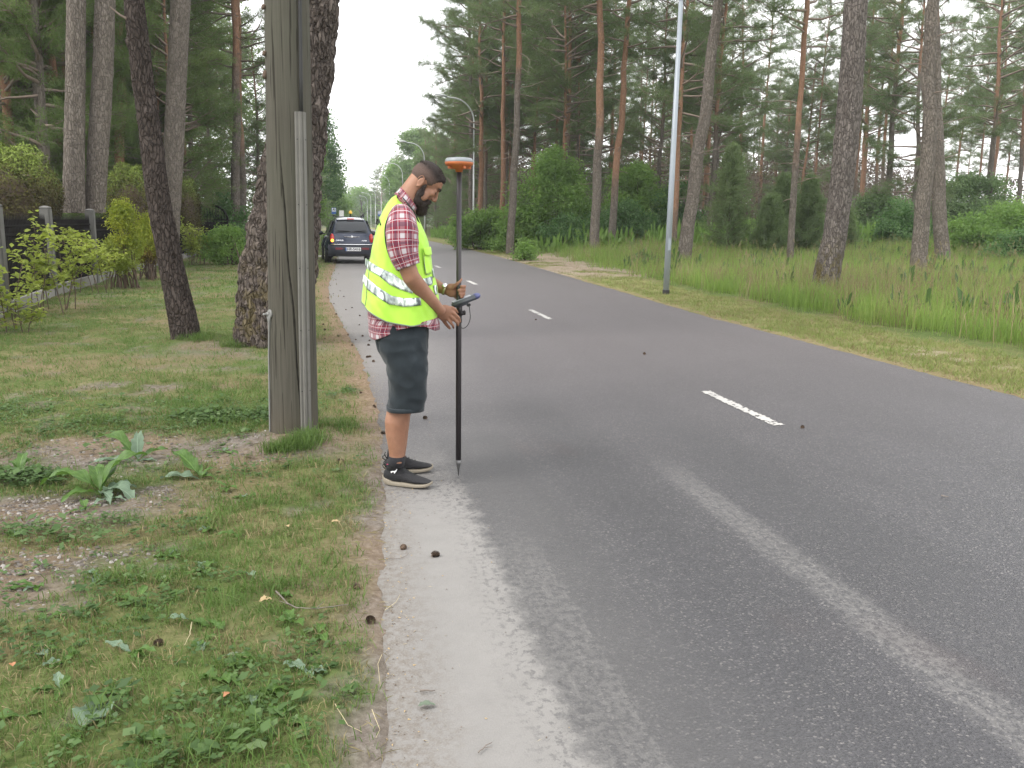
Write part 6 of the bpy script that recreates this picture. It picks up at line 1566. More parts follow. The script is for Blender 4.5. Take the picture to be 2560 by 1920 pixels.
# hair: a shell over the skull, thick on top and shaved short at sides and nape
def hair_shell():
    V, F, short = [], [], []; nu, nv = 64, 40
    for j in range(nv + 1):
        th = math.pi * j / nv
        for i in range(nu):
            ph = 2 * math.pi * i / nu; d = Vector((math.sin(th) * math.cos(ph), math.sin(th) * math.sin(ph), math.cos(th)))
            # union of the two skull ellipsoids, found by support
            best = 0
            for (c, r) in (((.010, 0, .052), (.088, .073, .078)), ((.045, 0, .066), (.062, .062, .056))):
                o = Vector((.018, 0, .055)) - Vector(c); A = sum((d[k] / r[k]) ** 2 for k in range(3)); B_ = 2 * sum(o[k] * d[k] / r[k] ** 2 for k in range(3)); Cc = sum((o[k] / r[k]) ** 2 for k in range(3)) - 1
                q = B_ * B_ - 4 * A * Cc
                if q > 0: best = max(best, (-B_ + math.sqrt(q)) / (2 * A))
            pt = Vector((.018, 0, .055)) + d * best
            # hairline: rises from nape round the ear to the temple and brow
            x = pt.x; line = np.interp(x, [-.09, -.05, -.02, .012, .035, .052, .062, .08, .11], [-.045, -.030, -.004, .034, .018, .030, .062, .090, .098])
            above = pt.z - line
            top = float(sstep(.075, .115, pt.z)); thk = float(sstep(-.004, .010, above)) * (.0035 + .0095 * top + .004 * float(sstep(.03, .09, pt.x)) * top) - .004 * (1 - float(sstep(-.006, .004, above)))
            thk += .0012 * noise.noise(pt * 180) * (1 if above > 0 else 0) + .0022 * noise.noise(pt * 60) * top
            V.append(H(*(pt + d * thk)) - B0); short.append(1 - float(sstep(.055, .105, pt.z + .25 * max(0, pt.x))))
    for j in range(nv):
        for i in range(nu): F.append((j * nu + i, (j + 1) * nu + i, (j + 1) * nu + (i + 1) % nu, j * nu + (i + 1) % nu))
    me = np_mesh('hair', np.array([tuple(v) for v in V]), np.array(F), np.full(len(F), 4), [M_HAIR], True, None, {'short': short}); mobj('hair', me, MAN)
hair_shell()
# short strands that break up the smooth outline of hair and beard
rs = np.random.RandomState(31); SV, SF = [], []
def strand(p_, d, L, w):
    s = Vector(rs.normal(0, 1, 3)).cross(d).normalized() * w; i = len(SV); SV.extend([tuple(p_ - s), tuple(p_ + s), tuple(p_ + d * L)]); SF.append((i, i + 1, i + 2))
for k in range(2600):
    d = Vector(rs.normal(0, 1, 3)); d.z = abs(d.z) * 1.2; d.normalize(); pt = Vector((.014 + .094 * d.x, .071 * d.y, .055 + .078 * d.z))
    if pt.z < .085 or (pt.x > .075 and pt.z < .095): continue
    dd = (d + Vector((.9, 0, .1)) * .6 + Vector(rs.normal(0, .3, 3))).normalized(); strand(H(*(pt + d * .004)) - B0, RH @ dd, .012, .0009)
me = np_mesh('hair_strands', np.array(SV), np.array(SF), np.full(len(SF), 3), [M_HAIR], False, None, {'short': np.zeros(len(SV))}); mobj('hair_strands', me, MAN)
bm_ = MB()
def bb(c, r): bm_.ball(H(*c), tuple(a * .93 for a in r), 20, 14, RH)
for s_ in (-1, 1):
    bb((.030, s_ * .062, -.004), (.011, .011, .026)); bb((.040, s_ * .057, -.040), (.023, .016, .034)); bb((.058, s_ * .046, -.072), (.030, .020, .034)); bb((.084, s_ * .030, -.074), (.030, .026, .032)); bb((.110, s_ * .014, -.032), (.015, .016, .0075)); bb((.100, s_ * .027, -.045), (.018, .014, .020))
bb((.104, 0, -.082), (.030, .036, .034)); bb((.122, 0, -.096), (.026, .028, .030)); bb((.112, 0, -.106), (.034, .030, .026)); bb((.070, 0, -.096), (.034, .036, .022)); bb((.118, 0, -.064), (.014, .02, .014))
BD = remesh(bm_, 'beard', M_BEARD, .004, MAN, 3, .5, lambda co: .0022 * noise.noise(co * 90) + .001 * noise.noise(co * 260), B0)
SV, SF = [], []
vs_l = BD.data.vertices
for k in range(3800):
    v = vs_l[rs.randint(0, len(vs_l))]; dn = (v.normal + (RH @ Vector((.5, 0, -.8))) * .9 + Vector(rs.normal(0, .3, 3))).normalized(); strand(v.co.copy(), dn, .011 * rs.uniform(.5, 1.4), .0007)
me = np_mesh('beard_strands', np.array(SV), np.array(SF), np.full(len(SF), 3), [M_BEARD], False); mobj('beard_strands', me, MAN)

# ---- vest
VR = [(440, 478, 508), (470, 428, 560), (520, 393, 600), (570, 365, 625), (610, 345, 640), (650, 327, 655), (700, 312, 680), (780, 292, 712), (850, 272, 733), (900, 262, 745), (970, 250, 757), (1050, 225, 768), (1100, 207, 778), (1150, 193, 792), (1200, 185, 805), (1300, 173, 818), (1340, 169, 818), (1420, 167, 808), (1520, 167, 798), (1600, 170, 790)]
vz = np.array([c2(0, r[0]).z for r in VR])[::-1]; vxb = np.array([c2(r[1], r[0]).x for r in VR])[::-1]; vxf = np.array([c2(r[2], r[0]).x for r in VR])[::-1]
NE = 2.35
def vest_b(z, k=1.0): return float(np.interp(z, [c2(0, 1550).z, c2(0, 1300).z, c2(0, 1000).z, c2(0, 800).z, c2(0, 640).z], [.235, .232, .212, .212, .205]))
def fold(x, y, z):
    low = float(sstep(c2(0, 900).z, c2(0, 1300).z, z)) if False else float(np.clip((c2(0, 850).z - z) / .35, 0, 1))
    f = .011 * low * math.sin(x * 34 + 1.2 + 2.2 * noise.noise(Vector((x * 3, y * 3, z * 2)))) + .010 * noise.noise(Vector((x * 6, y * 6, z * 4.5))) + .006 * (abs(noise.noise(Vector((x * 13 + z * 6, y * 13, z * 9 + x * 9)))) * 2 - .5) + .0025 * noise.noise(Vector((x * 34, y * 34, z * 22)))
    return f
def ztop(ca): return float(np.interp(ca, [-1, -.3, .3, 1], [c2(0, 438).z, c2(0, 478).z, c2(0, 540).z, c2(0, 640).z]))
def zhem(ca): return float(np.interp(ca, [-1, -.82, -.3, .2, 1], [c2(0, 1335).z, c2(0, 1392).z, c2(0, 1478).z, c2(0, 1512).z, c2(0, 1478).z]))
def garment(name, mat, ztop_, zhem_, inset, b_fn, nv, seg=120, folds=True, thick=.003, uvs=1.0):
    V, uv = [], []
    for j in range(nv + 1):
        L = 0; prev = None
        for k in range(seg + 1):
            a = 2 * math.pi * k / seg; c, s = math.cos(a), math.sin(a); zt_, zh_ = ztop_(c), zhem_(c); z = zt_ + (zh_ - zt_) * (j / nv) ** 1.15
            xb, xf = float(np.interp(z, vz, vxb)), float(np.interp(z, vz, vxf)); w = (xf - xb) / 2 - inset; xc = (xb + xf) / 2
            d = zt_ - z; b = b_fn(z) - inset; b = .070 + (b - .070) * float(sstep(-.01, .115, d))
            x = xc + w * math.copysign(abs(c) ** (2 / NE), c); y = YM + b * math.copysign(abs(s) ** (2 / NE), s)
            if folds: y -= math.copysign(1, -s) * 0 ; f = fold(x, y, z); y += f * s; x += f * c * .5
            pt = Vector((x, y, z)) - B0
            if prev is not None: L += math.hypot(pt.x - prev.x, pt.y - prev.y)
            prev = pt
            if k < seg: V.append(pt)
            if k < seg: uv.append((L * uvs, z * uvs))
    F = [(j * seg + k, (j + 1) * seg + k, (j + 1) * seg + (k + 1) % seg, j * seg + (k + 1) % seg) for j in range(nv) for k in range(seg)]
    F = F[:]
    o = MB().add(V, F, uv).build(name, mat, MAN, True); md = o.modifiers.new('t', 'SOLIDIFY'); md.thickness = thick; md.offset = -1
    return o
garment('vest', M_VEST, ztop, zhem, 0, vest_b, 96)
def surf(x, z, off=.0):
    """a point on the vest's near side"""
    xb, xf = float(np.interp(z, vz, vxb)), float(np.interp(z, vz, vxf)); w = (xf - xb) / 2; xc = (xb + xf) / 2; u = max(-.995, min(.995, (x - xc) / w))
    b = vest_b(z); sy = (1 - abs(u) ** NE) ** (1 / NE); y = YM - b * sy; s = -sy; c = math.copysign(abs(u) ** (NE / 2), u)
    f = fold(x, y, z); y += f * s
    return Vector((x + c * off + f * c * .5, y - off * max(.35, sy), z)) - B0
def drape(name, top, bot, mat, off=.004, nx=40, ny=5, parent=None, cf=c2):
    """strip between two lines drawn on the near side of the vest"""
    V = []
    tx = [p_[0] for p_ in top]; bx_2 = [p_[0] for p_ in bot]
    for i in range(nx + 1):
        f = i / nx
        a = np.interp(f, np.linspace(0, 1, len(top)), tx), np.interp(f, np.linspace(0, 1, len(top)), [p_[1] for p_ in top])
        b = np.interp(f, np.linspace(0, 1, len(bot)), bx_2), np.interp(f, np.linspace(0, 1, len(bot)), [p_[1] for p_ in bot])
        for j in range(ny + 1):
            g = j / ny; q = cf(a[0] * (1 - g) + b[0] * g, a[1] * (1 - g) + b[1] * g, YM - .13); V.append(surf(q.x, q.z, off + (.0012 if 0 < j < ny else 0)))
    F = [(i * (ny + 1) + j, i * (ny + 1) + j + 1, (i + 1) * (ny + 1) + j + 1, (i + 1) * (ny + 1) + j) for i in range(nx) for j in range(ny)]
    o = MB().add(V, F).build(name, mat, MAN, True); md = o.modifiers.new('t', 'SOLIDIFY'); md.thickness = .0015; md.offset = 1; return o
drape('reflective_band', [(248, 1008), (340, 1058), (430, 1100), (500, 1150), (590, 1180)], [(252, 1086), (320, 1118), (400, 1185), (480, 1225), (590, 1262)], M_TAPE)
drape('reflective_band', [(232, 1150), (320, 1215), (420, 1280), (520, 1300), (650, 1295)], [(228, 1238), (310, 1290), (400, 1350), (520, 1368), (660, 1358)], M_TAPE)
drape('reflective_band', [(222, 985), (246, 1004)], [(216, 1050), (240, 1080)], M_TAPE, nx=6)
drape('reflective_band', [(200, 1118), (228, 1146)], [(190, 1185), (222, 1232)], M_TAPE, nx=6)
drape('reflective_band', [(640, 1150), (700, 1140), (758, 1130)], [(640, 1215), (705, 1205), (762, 1195)], M_TAPE, nx=14)
drape('reflective_band', [(760, 1075), (768, 1072), (776, 1070)], [(766, 1140), (778, 1138), (790, 1136)], M_TAPE, nx=6)
drape('reflective_band', [(770, 1205), (782, 1203), (796, 1201)], [(786, 1285), (798, 1283), (808, 1280)], M_TAPE, nx=6)
# side seam where the back panel overlaps
def drape_line(name, pts, mat, r, off=.003, cf=c2, n=40):
    P = []
    for i in range(n + 1):
        f = i / n; q = cf(float(np.interp(f, np.linspace(0, 1, len(pts)), [p_[0] for p_ in pts])), float(np.interp(f, np.linspace(0, 1, len(pts)), [p_[1] for p_ in pts])), YM - .13); P.append(surf(q.x, q.z, off))
    m_ = MB(); m_.tube(P, r, 6); return m_.build(name, mat, MAN, True)
drape_line('side_seam', [(262, 940), (248, 1000), (238, 1120), (222, 1240), (208, 1375)], M_HEM, .0018)
# chest pocket with flap and zip
drape('pocket', [(672, 925), (700, 918), (738, 912)], [(690, 1105), (715, 1108), (742, 1100)], M_VEST, .010, 12, 12)
drape('pocket_flap', [(666, 893), (700, 888), (732, 885)], [(682, 950), (712, 962), (744, 952)], M_VEST, .017, 10, 5)
drape_line('zip', [(680, 955), (684, 1030), (692, 1100)], M_HEM, .0022, .012)
drape_line('pocket_seam', [(690, 1106), (716, 1110), (742, 1102)], M_HEM, .0018, .010)
# lettering glimpsed on the back
drape_line('back_lettering', [(312, 700), (318, 655)], M_PIPE, .0045, .004, n=8); drape_line('back_lettering', [(326, 700), (330, 672), (326, 655)], M_PIPE, .0045, .004, n=8); drape_line('back_lettering', [(342, 705), (334, 655)], M_PIPE, .0042, .004, n=8)
# hem binding
pts = []
for k in range(91):
    a = 2 * math.pi * k / 90; c, s = math.cos(a), math.sin(a); z = zhem(c); xb, xf = float(np.interp(z, vz, vxb)), float(np.interp(z, vz, vxf)); b = vest_b(z)
    x = (xb + xf) / 2 + (xf - xb) / 2 * math.copysign(abs(c) ** (2 / NE), c); y = YM + b * math.copysign(abs(s) ** (2 / NE), s); f = fold(x, y, z); pts.append(Vector((x + f * c * .5, y + f * s, z)) - B0)
m_ = MB(); m_.tube(pts, .0042, 6, caps=False); m_.build('hem_binding', M_HEM, MAN, True)
# armhole binding on the near side
ap = [(488, 1085), (452, 1050), (420, 985), (392, 910), (376, 830), (372, 730), (392, 655), (440, 600), (500, 572), (548, 574), (590, 610), (618, 665), (632, 740), (642, 850), (646, 960), (646, 1030)]
P = [c2(x, y, YM - .212 + (.02 if 500 < y < 600 else 0)) - B0 for x, y in ap]; Q = []
for i in range(len(P) - 1):
    for k in range(5): Q.append(P[i].lerp(P[i + 1], k / 5))
for _ in range(4): Q[1:-1] = [(Q[i - 1] + Q[i] * 2 + Q[i + 1]) / 4 for i in range(1, len(Q) - 1)]
m_ = MB(); m_.tube(Q, .0042, 8); m_.build('armhole_binding', M_PIPE, MAN, True)
# front neck binding
m_ = MB(); P = [c2(x, y, YM - d) - B0 for x, y, d in [(486, 440, .05), (530, 490, .085), (575, 545, .09), (612, 590, .085), (640, 650, .07), (662, 700, .05), (700, 770, .03), (712, 810, .02)]]
m_.tube(P, .004, 8); m_.build('neck_binding', M_PIPE, MAN, True)

# ---- shirt: tail, sleeves, collar
def s_top(c): return c2(0, 900).z
def s_hem(c): return float(np.interp(c, [-1, -.85, -.55, -.2, .15, .5, .8, 1], [c2(0, 1632).z, c2(0, 1638).z, c2(0, 1600).z, c2(0, 1545).z, c2(0, 1512).z, c2(0, 1525).z, c2(0, 1566).z, c2(0, 1568).z]))
SR = vxb.copy()
_old = vxb, vxf
vxb = np.interp(vz, [c2(0, 1650).z, c2(0, 1400).z, c2(0, 1200).z, c2(0, 900).z], [c2(250, 1650).x, c2(228, 1400).x, c2(235, 1200).x, c2(290, 900).x]); vxf = vxf + 0
vxf = np.where(vz < c2(0, 1480).z, c2(821, 1550).x, vxf - .012)
garment('shirt', M_PLAID, s_top, s_hem, .0, lambda z: float(np.interp(z, [c2(0, 1480).z, c2(0, 1380).z], [.226, .19])), 70, folds=True, thick=.002)
vxb, vxf = _old
def sleeve(name, pts, rad, Ydir=-1):
    P = [c2(x, y, Y) - B0 for x, y, Y in pts]; Q, Rr = [], []
    for i in range(len(P) - 1):
        for k in range(10): f = k / 10; Q.append(P[i].lerp(P[i + 1], f)); Rr.append(rad[i] * (1 - f) + rad[i + 1] * f)
    Q.append(P[-1]); Rr.append(rad[-1])
    for _ in range(6): Q[1:-1] = [(Q[i - 1] + Q[i] * 2 + Q[i + 1]) / 4 for i in range(1, len(Q) - 1)]
    m_ = MB(); m_.tube(Q, Rr, 72, caps=False, up=(0, 1, 0)); n = len(Q); V = []
    for i, v in enumerate(m_.v):
        r_i = i // 72; c = Q[r_i]; d = (Vector(v) - c); dn = d.normalized(); f = r_i / (n - 1)
        k = .007 * noise.noise(Vector(v) * 9) + .0035 * noise.noise(Vector(v) * 24) + .005 * f * math.sin(math.atan2(d.y, d.x) * 5 + 3 * f)
        V.append(tuple(Vector(v) + dn * k))
    m_.v = V; m_.uv = [(u * 2 * math.pi * .085 + .01, l * .98) for u, l in m_.uv]
    # close the uv seam round the back, keep the cloth open at the cuff
    o = m_.build(name, M_PLAID, MAN, True); md = o.modifiers.new('t', 'SOLIDIFY'); md.thickness = .003; md.offset = -1; return o
sleeve('sleeve', [(500, 590, YM - .13), (508, 650, YM - .185), (510, 750, YM - .222), (512, 860, YM - .232), (530, 960, YM - .24), (563, 1052, YM - .245)], [.050, .078, .089, .089, .080, .0635])
sleeve('sleeve', [(520, 600, YM + .13), (530, 680, YM + .19), (550, 800, YM + .225), (600, 980, YM + .24), (640, 1080, YM + .24)], [.05, .078, .088, .08, .066])
# collar: a band round the neck with two points
cp = [(-160, 486, 432), (-120, 492, 430), (180, 0, 0)]
V, nseg = [], 40
ctr0, ctr1 = c2(505, 452), c2(612, 600)
for k in range(nseg + 1):
    a = -math.pi * .98 + 2 * math.pi * .98 * k / nseg; c, s = math.cos(a), math.sin(a)
    mid = c2(553, 505); ax = (c2(625, 612) - c2(490, 437)) / 2 * 1.04; up = (c2(600, 470) - c2(560, 520)).normalized()
    base = mid + ax * c + Vector((0, 1, 0)) * (.079 * s); fl = 1 - .25 * max(0, c)
    V += [base + up * .020 - B0, base * 1 - B0 + Vector((0, .006 * s, 0)) - up * .004, base - B0 - up * .026 + Vector((c * .006, .014 * s, 0))]
F = [(k * 3 + j, k * 3 + j + 1, (k + 1) * 3 + j + 1, (k + 1) * 3 + j) for k in range(nseg) for j in range(2)]
uvc_ = [(k * .012, j * .02) for k in range(nseg + 1) for j in range(3)]
o = MB().add(V, F, uvc_).build('collar', M_PLAID, MAN, True); md = o.modifiers.new('t', 'SOLIDIFY'); md.thickness = .003

# ---- shorts
sh = MB()
def r3(y, xb, xf, b, Y=YM):
    a = c3(xb, y, Y); f = c3(xf, y, Y); return (a.z, a.x, f.x, b)
row_loft(sh, [r3(60, 305, 760, .165), r3(150, 300, 765, .17), r3(220, 300, 763, .172), r3(330, 322, 758, .168), r3(400, 365, 753, .15), r3(440, 390, 750, .10)], YM, 2.5)
for Yc, dx in ((YN, 0), (YF, 6)):
    k = 1.0 if Yc == YN else .985
    row_loft(sh, [r3(y, xb + dx, xf - dx * 1.5, b, Yc) for (y, xb, xf, b) in [(85, 335, 750, .088), (180, 330, 755, .093), (330, 335, 756, .102), (450, 396, 755, .112), (560, 413, 757, .112), (700, 424, 749, .110), (790, 410, 738, .110), (838, 405, 722, .108)]], Yc, 2.6)
def dn(co):
    zl = co.z; return .007 * (.4 - abs(noise.noise(Vector((co.x * 9 + co.z * 4, co.y * 9, co.z * 11))) * 2)) + .003 * noise.noise(co * 22) + .006 * noise.noise(Vector((co.x * 7, co.y * 5, co.z * 4))) + .0035 * math.sin(co.z * 60 + co.x * 30 + 4 * noise.noise(co * 5)) * math.exp(-((co.z - c3(0, 790).z) / .05) ** 2)
remesh(sh, 'shorts', M_DENIM, .0065, MAN, 3, .5, dn, B0)
# hems and the side seam, pocket line
for Yc, dx, nm in ((YN, 0, 'shorts_hem'), (YF, 6, 'shorts_hem')):
    P = []
    for k in range(41):
        a = 2 * math.pi * k / 40; c, s = math.cos(a), math.sin(a); A = c3(405 + dx, 832, Yc); B = c3(722 - dx, 832, Yc); P.append(Vector(((A.x + B.x) / 2 + (B.x - A.x) / 2 * math.copysign(abs(c) ** .77, c), Yc + .110 * math.copysign(abs(s) ** .77, s), A.z)) - B0)
    V = [];
    for q in P: V += [q + Vector((0, 0, .013)), q - Vector((0, 0, .010))]
    o = MB().add(V, [(2 * k, 2 * k + 1, 2 * k + 3, 2 * k + 2) for k in range(40)]).build(nm, M_DENIM, MAN, True); md = o.modifiers.new('t', 'SOLIDIFY'); md.thickness = .006; md.offset = 0
# ---- socks and shoes
def shoe(heel, toe, label, sc=1.0, ank=None):
    d = toe - heel; d.z = 0; L = .295; d.normalize(); sd = Vector((-d.y, d.x, 0)); o0 = heel
    def W(x, y, z): return o0 + d * x + sd * y + Vector((0, 0, z)) - B0
    prof = [(-.004, .022, .030, .075), (.008, .030, .012, .098), (.03, .034, .006, .118), (.06, .036, .004, .128), (.09, .037, .004, .122), (.12, .038, .005, .105), (.16, .042, .006, .082), (.20, .046, .008, .066), (.24, .045, .011, .056), (.27, .037, .015, .048), (.288, .022, .022, .040), (.295, .008, .028, .034)]
    V = []; seg = 20
    for (x, w, zb, zt) in prof:
        zb2 = zb + .016
        for k in range(seg):
            a = 2 * math.pi * k / seg; c, s = math.cos(a), math.sin(a); hh = (zt - zb2) / 2
            ww = w * (1 - .32 * max(0, s) * (1 if zt > .09 else .6)); V.append(W(x, ww * math.copysign(abs(c) ** .8, c), zb2 + hh + hh * math.copysign(abs(s) ** .85, s)))
    n = len(prof); F = [(i * seg + k, i * seg + (k + 1) % seg, (i + 1) * seg + (k + 1) % seg, (i + 1) * seg + k) for i in range(n - 1) for k in range(seg)] + [tuple(range(seg))[::-1], tuple((n - 1) * seg + k for k in range(seg))]
    sh_ = MB().add(V, F).build('shoe', M_SHOE, MAN, True); md = sh_.modifiers.new('s', 'SUBSURF'); md.levels = 1; md.render_levels = 1
    V = []
    for (x, w, zb, zt) in prof:
        w2 = w + .005; hs = .031 if x < .04 else (.021 if x < .2 else .017)
        V += [W(x - (.004 if x < 0 else 0), -w2, zb + hs), W(x, -w2 * .97, zb), W(x, w2 * .97, zb), W(x, w2, zb + hs)]
    F = [(i * 4 + k, i * 4 + (k + 1) % 4, (i + 1) * 4 + (k + 1) % 4, (i + 1) * 4 + k) for i in range(n - 1) for k in range(4)] + [(3, 2, 1, 0), tuple((n - 1) * 4 + k for k in range(4))]
    so = MB().add(V, F).build('sole', M_SOLE, sh_, True); md = so.modifiers.new('b', 'BEVEL'); md.width = .003; md.segments = 2
    # laces over the instep, heel tab loops, collar
    for q in range(5):
        x = .105 + q * .019; zt = float(np.interp(x, [p_[0] for p_ in prof], [p_[3] for p_ in prof])); m_ = MB(); m_.tube([W(x, -.024, zt - .014), W(x + .004, 0, zt + .003), W(x, .024, zt - .014)], .0028, 6); m_.build('lace', M_PIPE, sh_, True)
    m_ = MB(); m_.tube([W(.008, 0, .085), W(-.012, 0, .10), W(-.014, 0, .112), W(.006, 0, .12)], .003, 6); m_.tube([W(.010, -.01, .10), W(-.004, -.012, .128), W(.004, -.01, .14)], .003, 6); m_.build('heel_tab', M_PIPE, sh_, True)
    m_ = MB(); V = []
    for j, z in enumerate((.09, .125, .150)):
        for k in range(24):
            a = 2 * math.pi * k / 24; V.append(W(.062 + (.052 - j * .004) * math.cos(a) + (.012 * j if math.cos(a) > .6 else 0), (.036 - .001 * j) * math.sin(a), z + (.018 * max(0, math.cos(a)) if j == 2 else 0)))
    m_.add(V, [(j * 24 + k, j * 24 + (k + 1) % 24, (j + 1) * 24 + (k + 1) % 24, (j + 1) * 24 + k) for j in range(2) for k in range(24)]); c_ = m_.build('ankle_collar', M_SHOE, sh_, True); md = c_.modifiers.new('t', 'SOLIDIFY'); md.thickness = .005
    return W, sh_
hn = on_ground(850 + .28944 * 392, 780 + .28944 * 1490); tn = on_ground(850 + .28944 * 765, 780 + .28944 * 1538)
hn = Vector((hn.x, hn.y + .02, 0)); tn = Vector((tn.x, tn.y + .035, 0))
W1, sh1 = shoe(hn, tn, 'near')
tf_ = on_ground(850 + .28944 * 795, 780 + .28944 * 1385); W2, sh2 = shoe(Vector((tf_.x - .285, YF + .01, 0)), Vector((tf_.x, tf_.y + .03, 0)), 'far')
# white leaping emblem on the near shoe
m_ = MB(); E_ = [(.052, .088), (.064, .092), (.078, .093), (.088, .101), (.092, .108), (.096, .106), (.093, .099), (.090, .091), (.084, .086), (.080, .079), (.076, .079), (.077, .086), (.066, .086), (.060, .080), (.055, .082), (.058, .086)]
def near_side(x, z): return W1(x, -.0385 + .10 * max(0, z - .085), z)
V = [near_side(x, z) for x, z in E_]; m_.add(V, [(0, 1, 15), (1, 12, 14, 15), (1, 2, 12), (2, 11, 12), (2, 3, 7, 8), (2, 8, 11), (3, 4, 5, 6), (3, 6, 7), (8, 9, 10, 11), (12, 13, 14)]); o = m_.build('shoe_emblem', M_WHITE, sh1); md = o.modifiers.new('t', 'SOLIDIFY'); md.thickness = .003; md.offset = 0
m_ = MB(); m_.tube([W1(.03, -.037, .128), W1(.05, -.0375, .133)], .0025, 6); m_.build('pink_tab', plain('pink', (.45, .04, .12), .7), sh1)
for Yc, W_ in ((YN, W1), (YF, W2)):
    m_ = MB(); m_.tube([W_(.062, 0, .09), W_(.060, 0, .135), c3(488, 1292, Yc) - B0, c3(489, 1245, Yc) - B0], [.031, .0415, .0462, .0462], 24); m_.build('sock', M_SOCK, MAN, True)
# ---- watch
m_ = MB(); a, b = c9(520, 560, YP + .04), c9(600, 590, YP + .035); ax = (b - a).normalized(); w0 = c9(572, 590, YP + .035) - B0; q_ = ax.to_track_quat('Z', 'Y').to_matrix()
V = []
for k in range(28):
    an = 2 * math.pi * k / 28
    for (r, h) in ((.0325, -.006), (.0345, 0), (.0325, .006)): V.append(w0 + q_ @ Vector((r * math.cos(an), r * math.sin(an) * .92, h)))
m_.add(V, [(k * 3 + j, k * 3 + j + 1, ((k + 1) % 28) * 3 + j + 1, ((k + 1) % 28) * 3 + j) for k in range(28) for j in range(2)])
wt_ = m_.build('wristwatch', plain('watch_strap', (.30, .26, .16), .35, .6), MAN, True); wt_.modifiers.new('t', 'SOLIDIFY').thickness = .002
m_ = MB(); up = Vector((-.1, -.62, .78)).normalized(); m_.lathe([(.015, 0), (.016, .006), (.013, .008)], w0 + up * .031, 18, up.to_track_quat('Z', 'Y').to_matrix()); m_.build('watch_face', M_CHROME, wt_, True)
# ------------------------------------------------------------------ survey pole, receiver, controller
M_POLEB = plain('dark_carbon_pole', (.030, .026, .028), .42, .1, noise_scale=8, amt=.1)
M_ORANGE = plain('receiver_orange', (.42, .12, .035), .5, noise_scale=9, amt=.08); M_RGREY = plain('receiver_grey', (.22, .24, .25), .45, .1, noise_scale=12, amt=.06)
tipw = on_ground(1146, 1189); PXw, PYw = at(1146, 1189, YP).x, YP
topw = at(1147.8, 425, YP)
o = thing('survey_pole', 'dark straight survey pole held upright by the man, pointed tip on the asphalt', 'survey pole', (PXw, PYw, 0))
def PP(z): return Vector(((topw.x - PXw) * z / topw.z, 0, z))
m_ = MB(); m_.tube([PP(.10), PP(.9), PP(.95), PP(topw.z - .01)], [.0165, .0165, .0148, .0148], 20); m_.build('shaft', M_POLEB, o, True)
m_ = MB(); m_.tube([PP(.10), PP(.075), PP(.055), PP(.0)], [.0165, .0150, .009, .0012], 16); m_.build('point', plain('steel_point', (.16, .16, .16), .4, .7), o, True)
m_ = MB(); m_.tube([PP(.93), PP(.97)], .0185, 20); m_.build('lock_ring', M_BLACK, o, True)
rc = thing('satellite_receiver', 'round grey and orange satellite receiver on top of the survey pole', 'receiver', Vector((PXw, PYw, 0)) + PP(topw.z))
m_ = MB(); m_.lathe([(.020, -.012), (.022, .004), (.054, .006), (.056, .018), (.072, .022), (.080, .032), (.0815, .041), (.080, .043)], (0, 0, 0), 48); m_.build('orange_base', M_ORANGE, rc, True)
m_ = MB(); m_.lathe([(.080, .0425), (.0805, .046), (.079, .056), (.070, .0655), (.045, .0685), (.0, .0695)], (0, 0, 0), 48); m_.build('grey_cover', M_RGREY, rc, True)
for a in (200, 290, 340):
    a = math.radians(a); m_ = MB(); m_.box((.060 * math.cos(a), .060 * math.sin(a), .012), (.018, .018, .014), Matrix.Rotation(a, 3, 'Z'), bev=.002); m_.build('catch', M_ORANGE, rc)
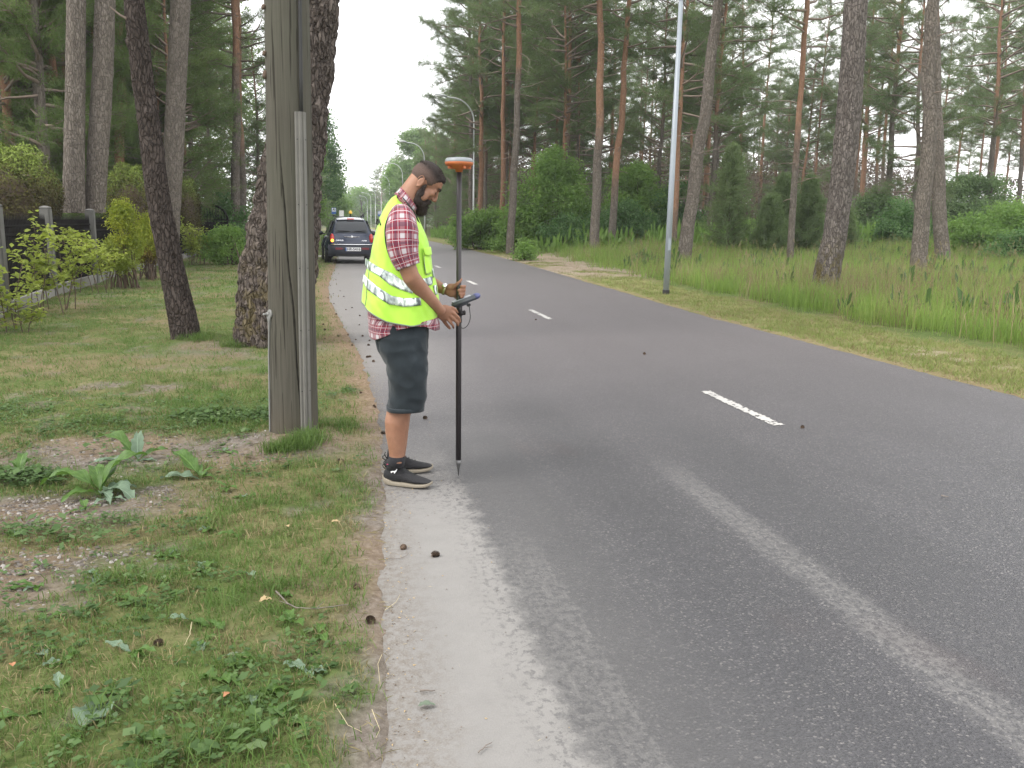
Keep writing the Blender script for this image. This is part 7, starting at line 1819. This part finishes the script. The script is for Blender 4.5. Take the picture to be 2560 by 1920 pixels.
# controller on its clamp
a, b = c9(690, 965, YP), c9(1325, 725, YP); ct = (a + b) / 2; dv = (b - a); L = dv.length; dv.normalize(); up = Vector((-dv.z, 0, dv.x)); RC = Matrix((dv, Vector((0, 1, 0)), up)).transposed()
cn = thing('field_controller', 'dark grey handheld controller with a blue end clamped to the survey pole', 'controller', ct)
m_ = MB(); m_.box((0, -.004, 0), (L * .86, .082, .030), RC, bev=.008); m_.box(RC @ Vector((-L * .1, 0, -.016)), (L * .45, .07, .016), RC, bev=.006); m_.build('case', plain('controller_grey', (.075, .082, .092), .5), cn, True)
m_ = MB(); m_.box(RC @ Vector((-.01, -.004, .0165)), (L * .66, .066, .003), RC, bev=.001); m_.build('screen_bezel', plain('controller_bezel', (.30, .32, .35), .4), cn)
m_ = MB(); m_.ball(RC @ Vector((L * .445, -.004, .0)), (.026, .040, .0185), 20, 12, RC); m_.build('end_cap', plain('blue_cap', (.075, .085, .20), .5), cn, True)
bk = MB(); bk.box(c9(905, 1040, YP) - ct, (.030, .05, .060), bev=.005); bk.box(c9(930, 1120, YP) - ct, (.034, .045, .030), Matrix.Rotation(.35, 3, 'Y'), bev=.005); bk.tube([c9(930, 1140, YP - .01) - ct, c9(1020, 1135, YP - .01) - ct], [.010, .011], 12); bk.ball(c9(1025, 1120, YP - .01) - ct, (.0085, .016, .015), 14, 10); bk.tube([c9(1020, 1090, YP - .01) - ct, c9(1000, 1078, YP - .01) - ct], .005, 8)
bk.build('clamp', M_POLEB, cn, True)
m_ = MB(); m_.box(c9(1120, 945, YP) - ct, (.022, .03, .014), RC, bev=.003); m_.build('connector', M_BLACK, cn)
P = [c9(x, y, YP - .005) - ct for x, y in [(1135, 950), (1138, 1020), (1152, 1120), (1162, 1210), (1150, 1300), (1115, 1390), (1060, 1455), (1010, 1482), (965, 1475), (940, 1455)]]; Q = []
for i in range(len(P) - 1):
    for k in range(5): Q.append(P[i].lerp(P[i + 1], k / 5))
for _ in range(5): Q[1:-1] = [(Q[i - 1] + Q[i] * 2 + Q[i + 1]) / 4 for i in range(1, len(Q) - 1)]
m_ = MB(); m_.tube(Q, .0022, 8); m_.build('cable', M_BLACK, cn, True)
# ------------------------------------------------------------------ thin summer haze: one closed box round the scene
t = bpy.data.materials.new('haze'); t.use_nodes = True; t.node_tree.nodes.clear()
_o = t.node_tree.nodes.new('ShaderNodeOutputMaterial'); _v = t.node_tree.nodes.new('ShaderNodeVolumePrincipled')
_v.inputs['Color'].default_value = (.93, .96, 1, 1); _v.inputs['Density'].default_value = .0006; _v.inputs['Anisotropy'].default_value = .2
t.node_tree.links.new(_v.outputs[0], _o.inputs['Volume'])
hz = MB().box((0, 220, 14), (360, 640, 36)).build('haze', t); tag(hz, kind='stuff')
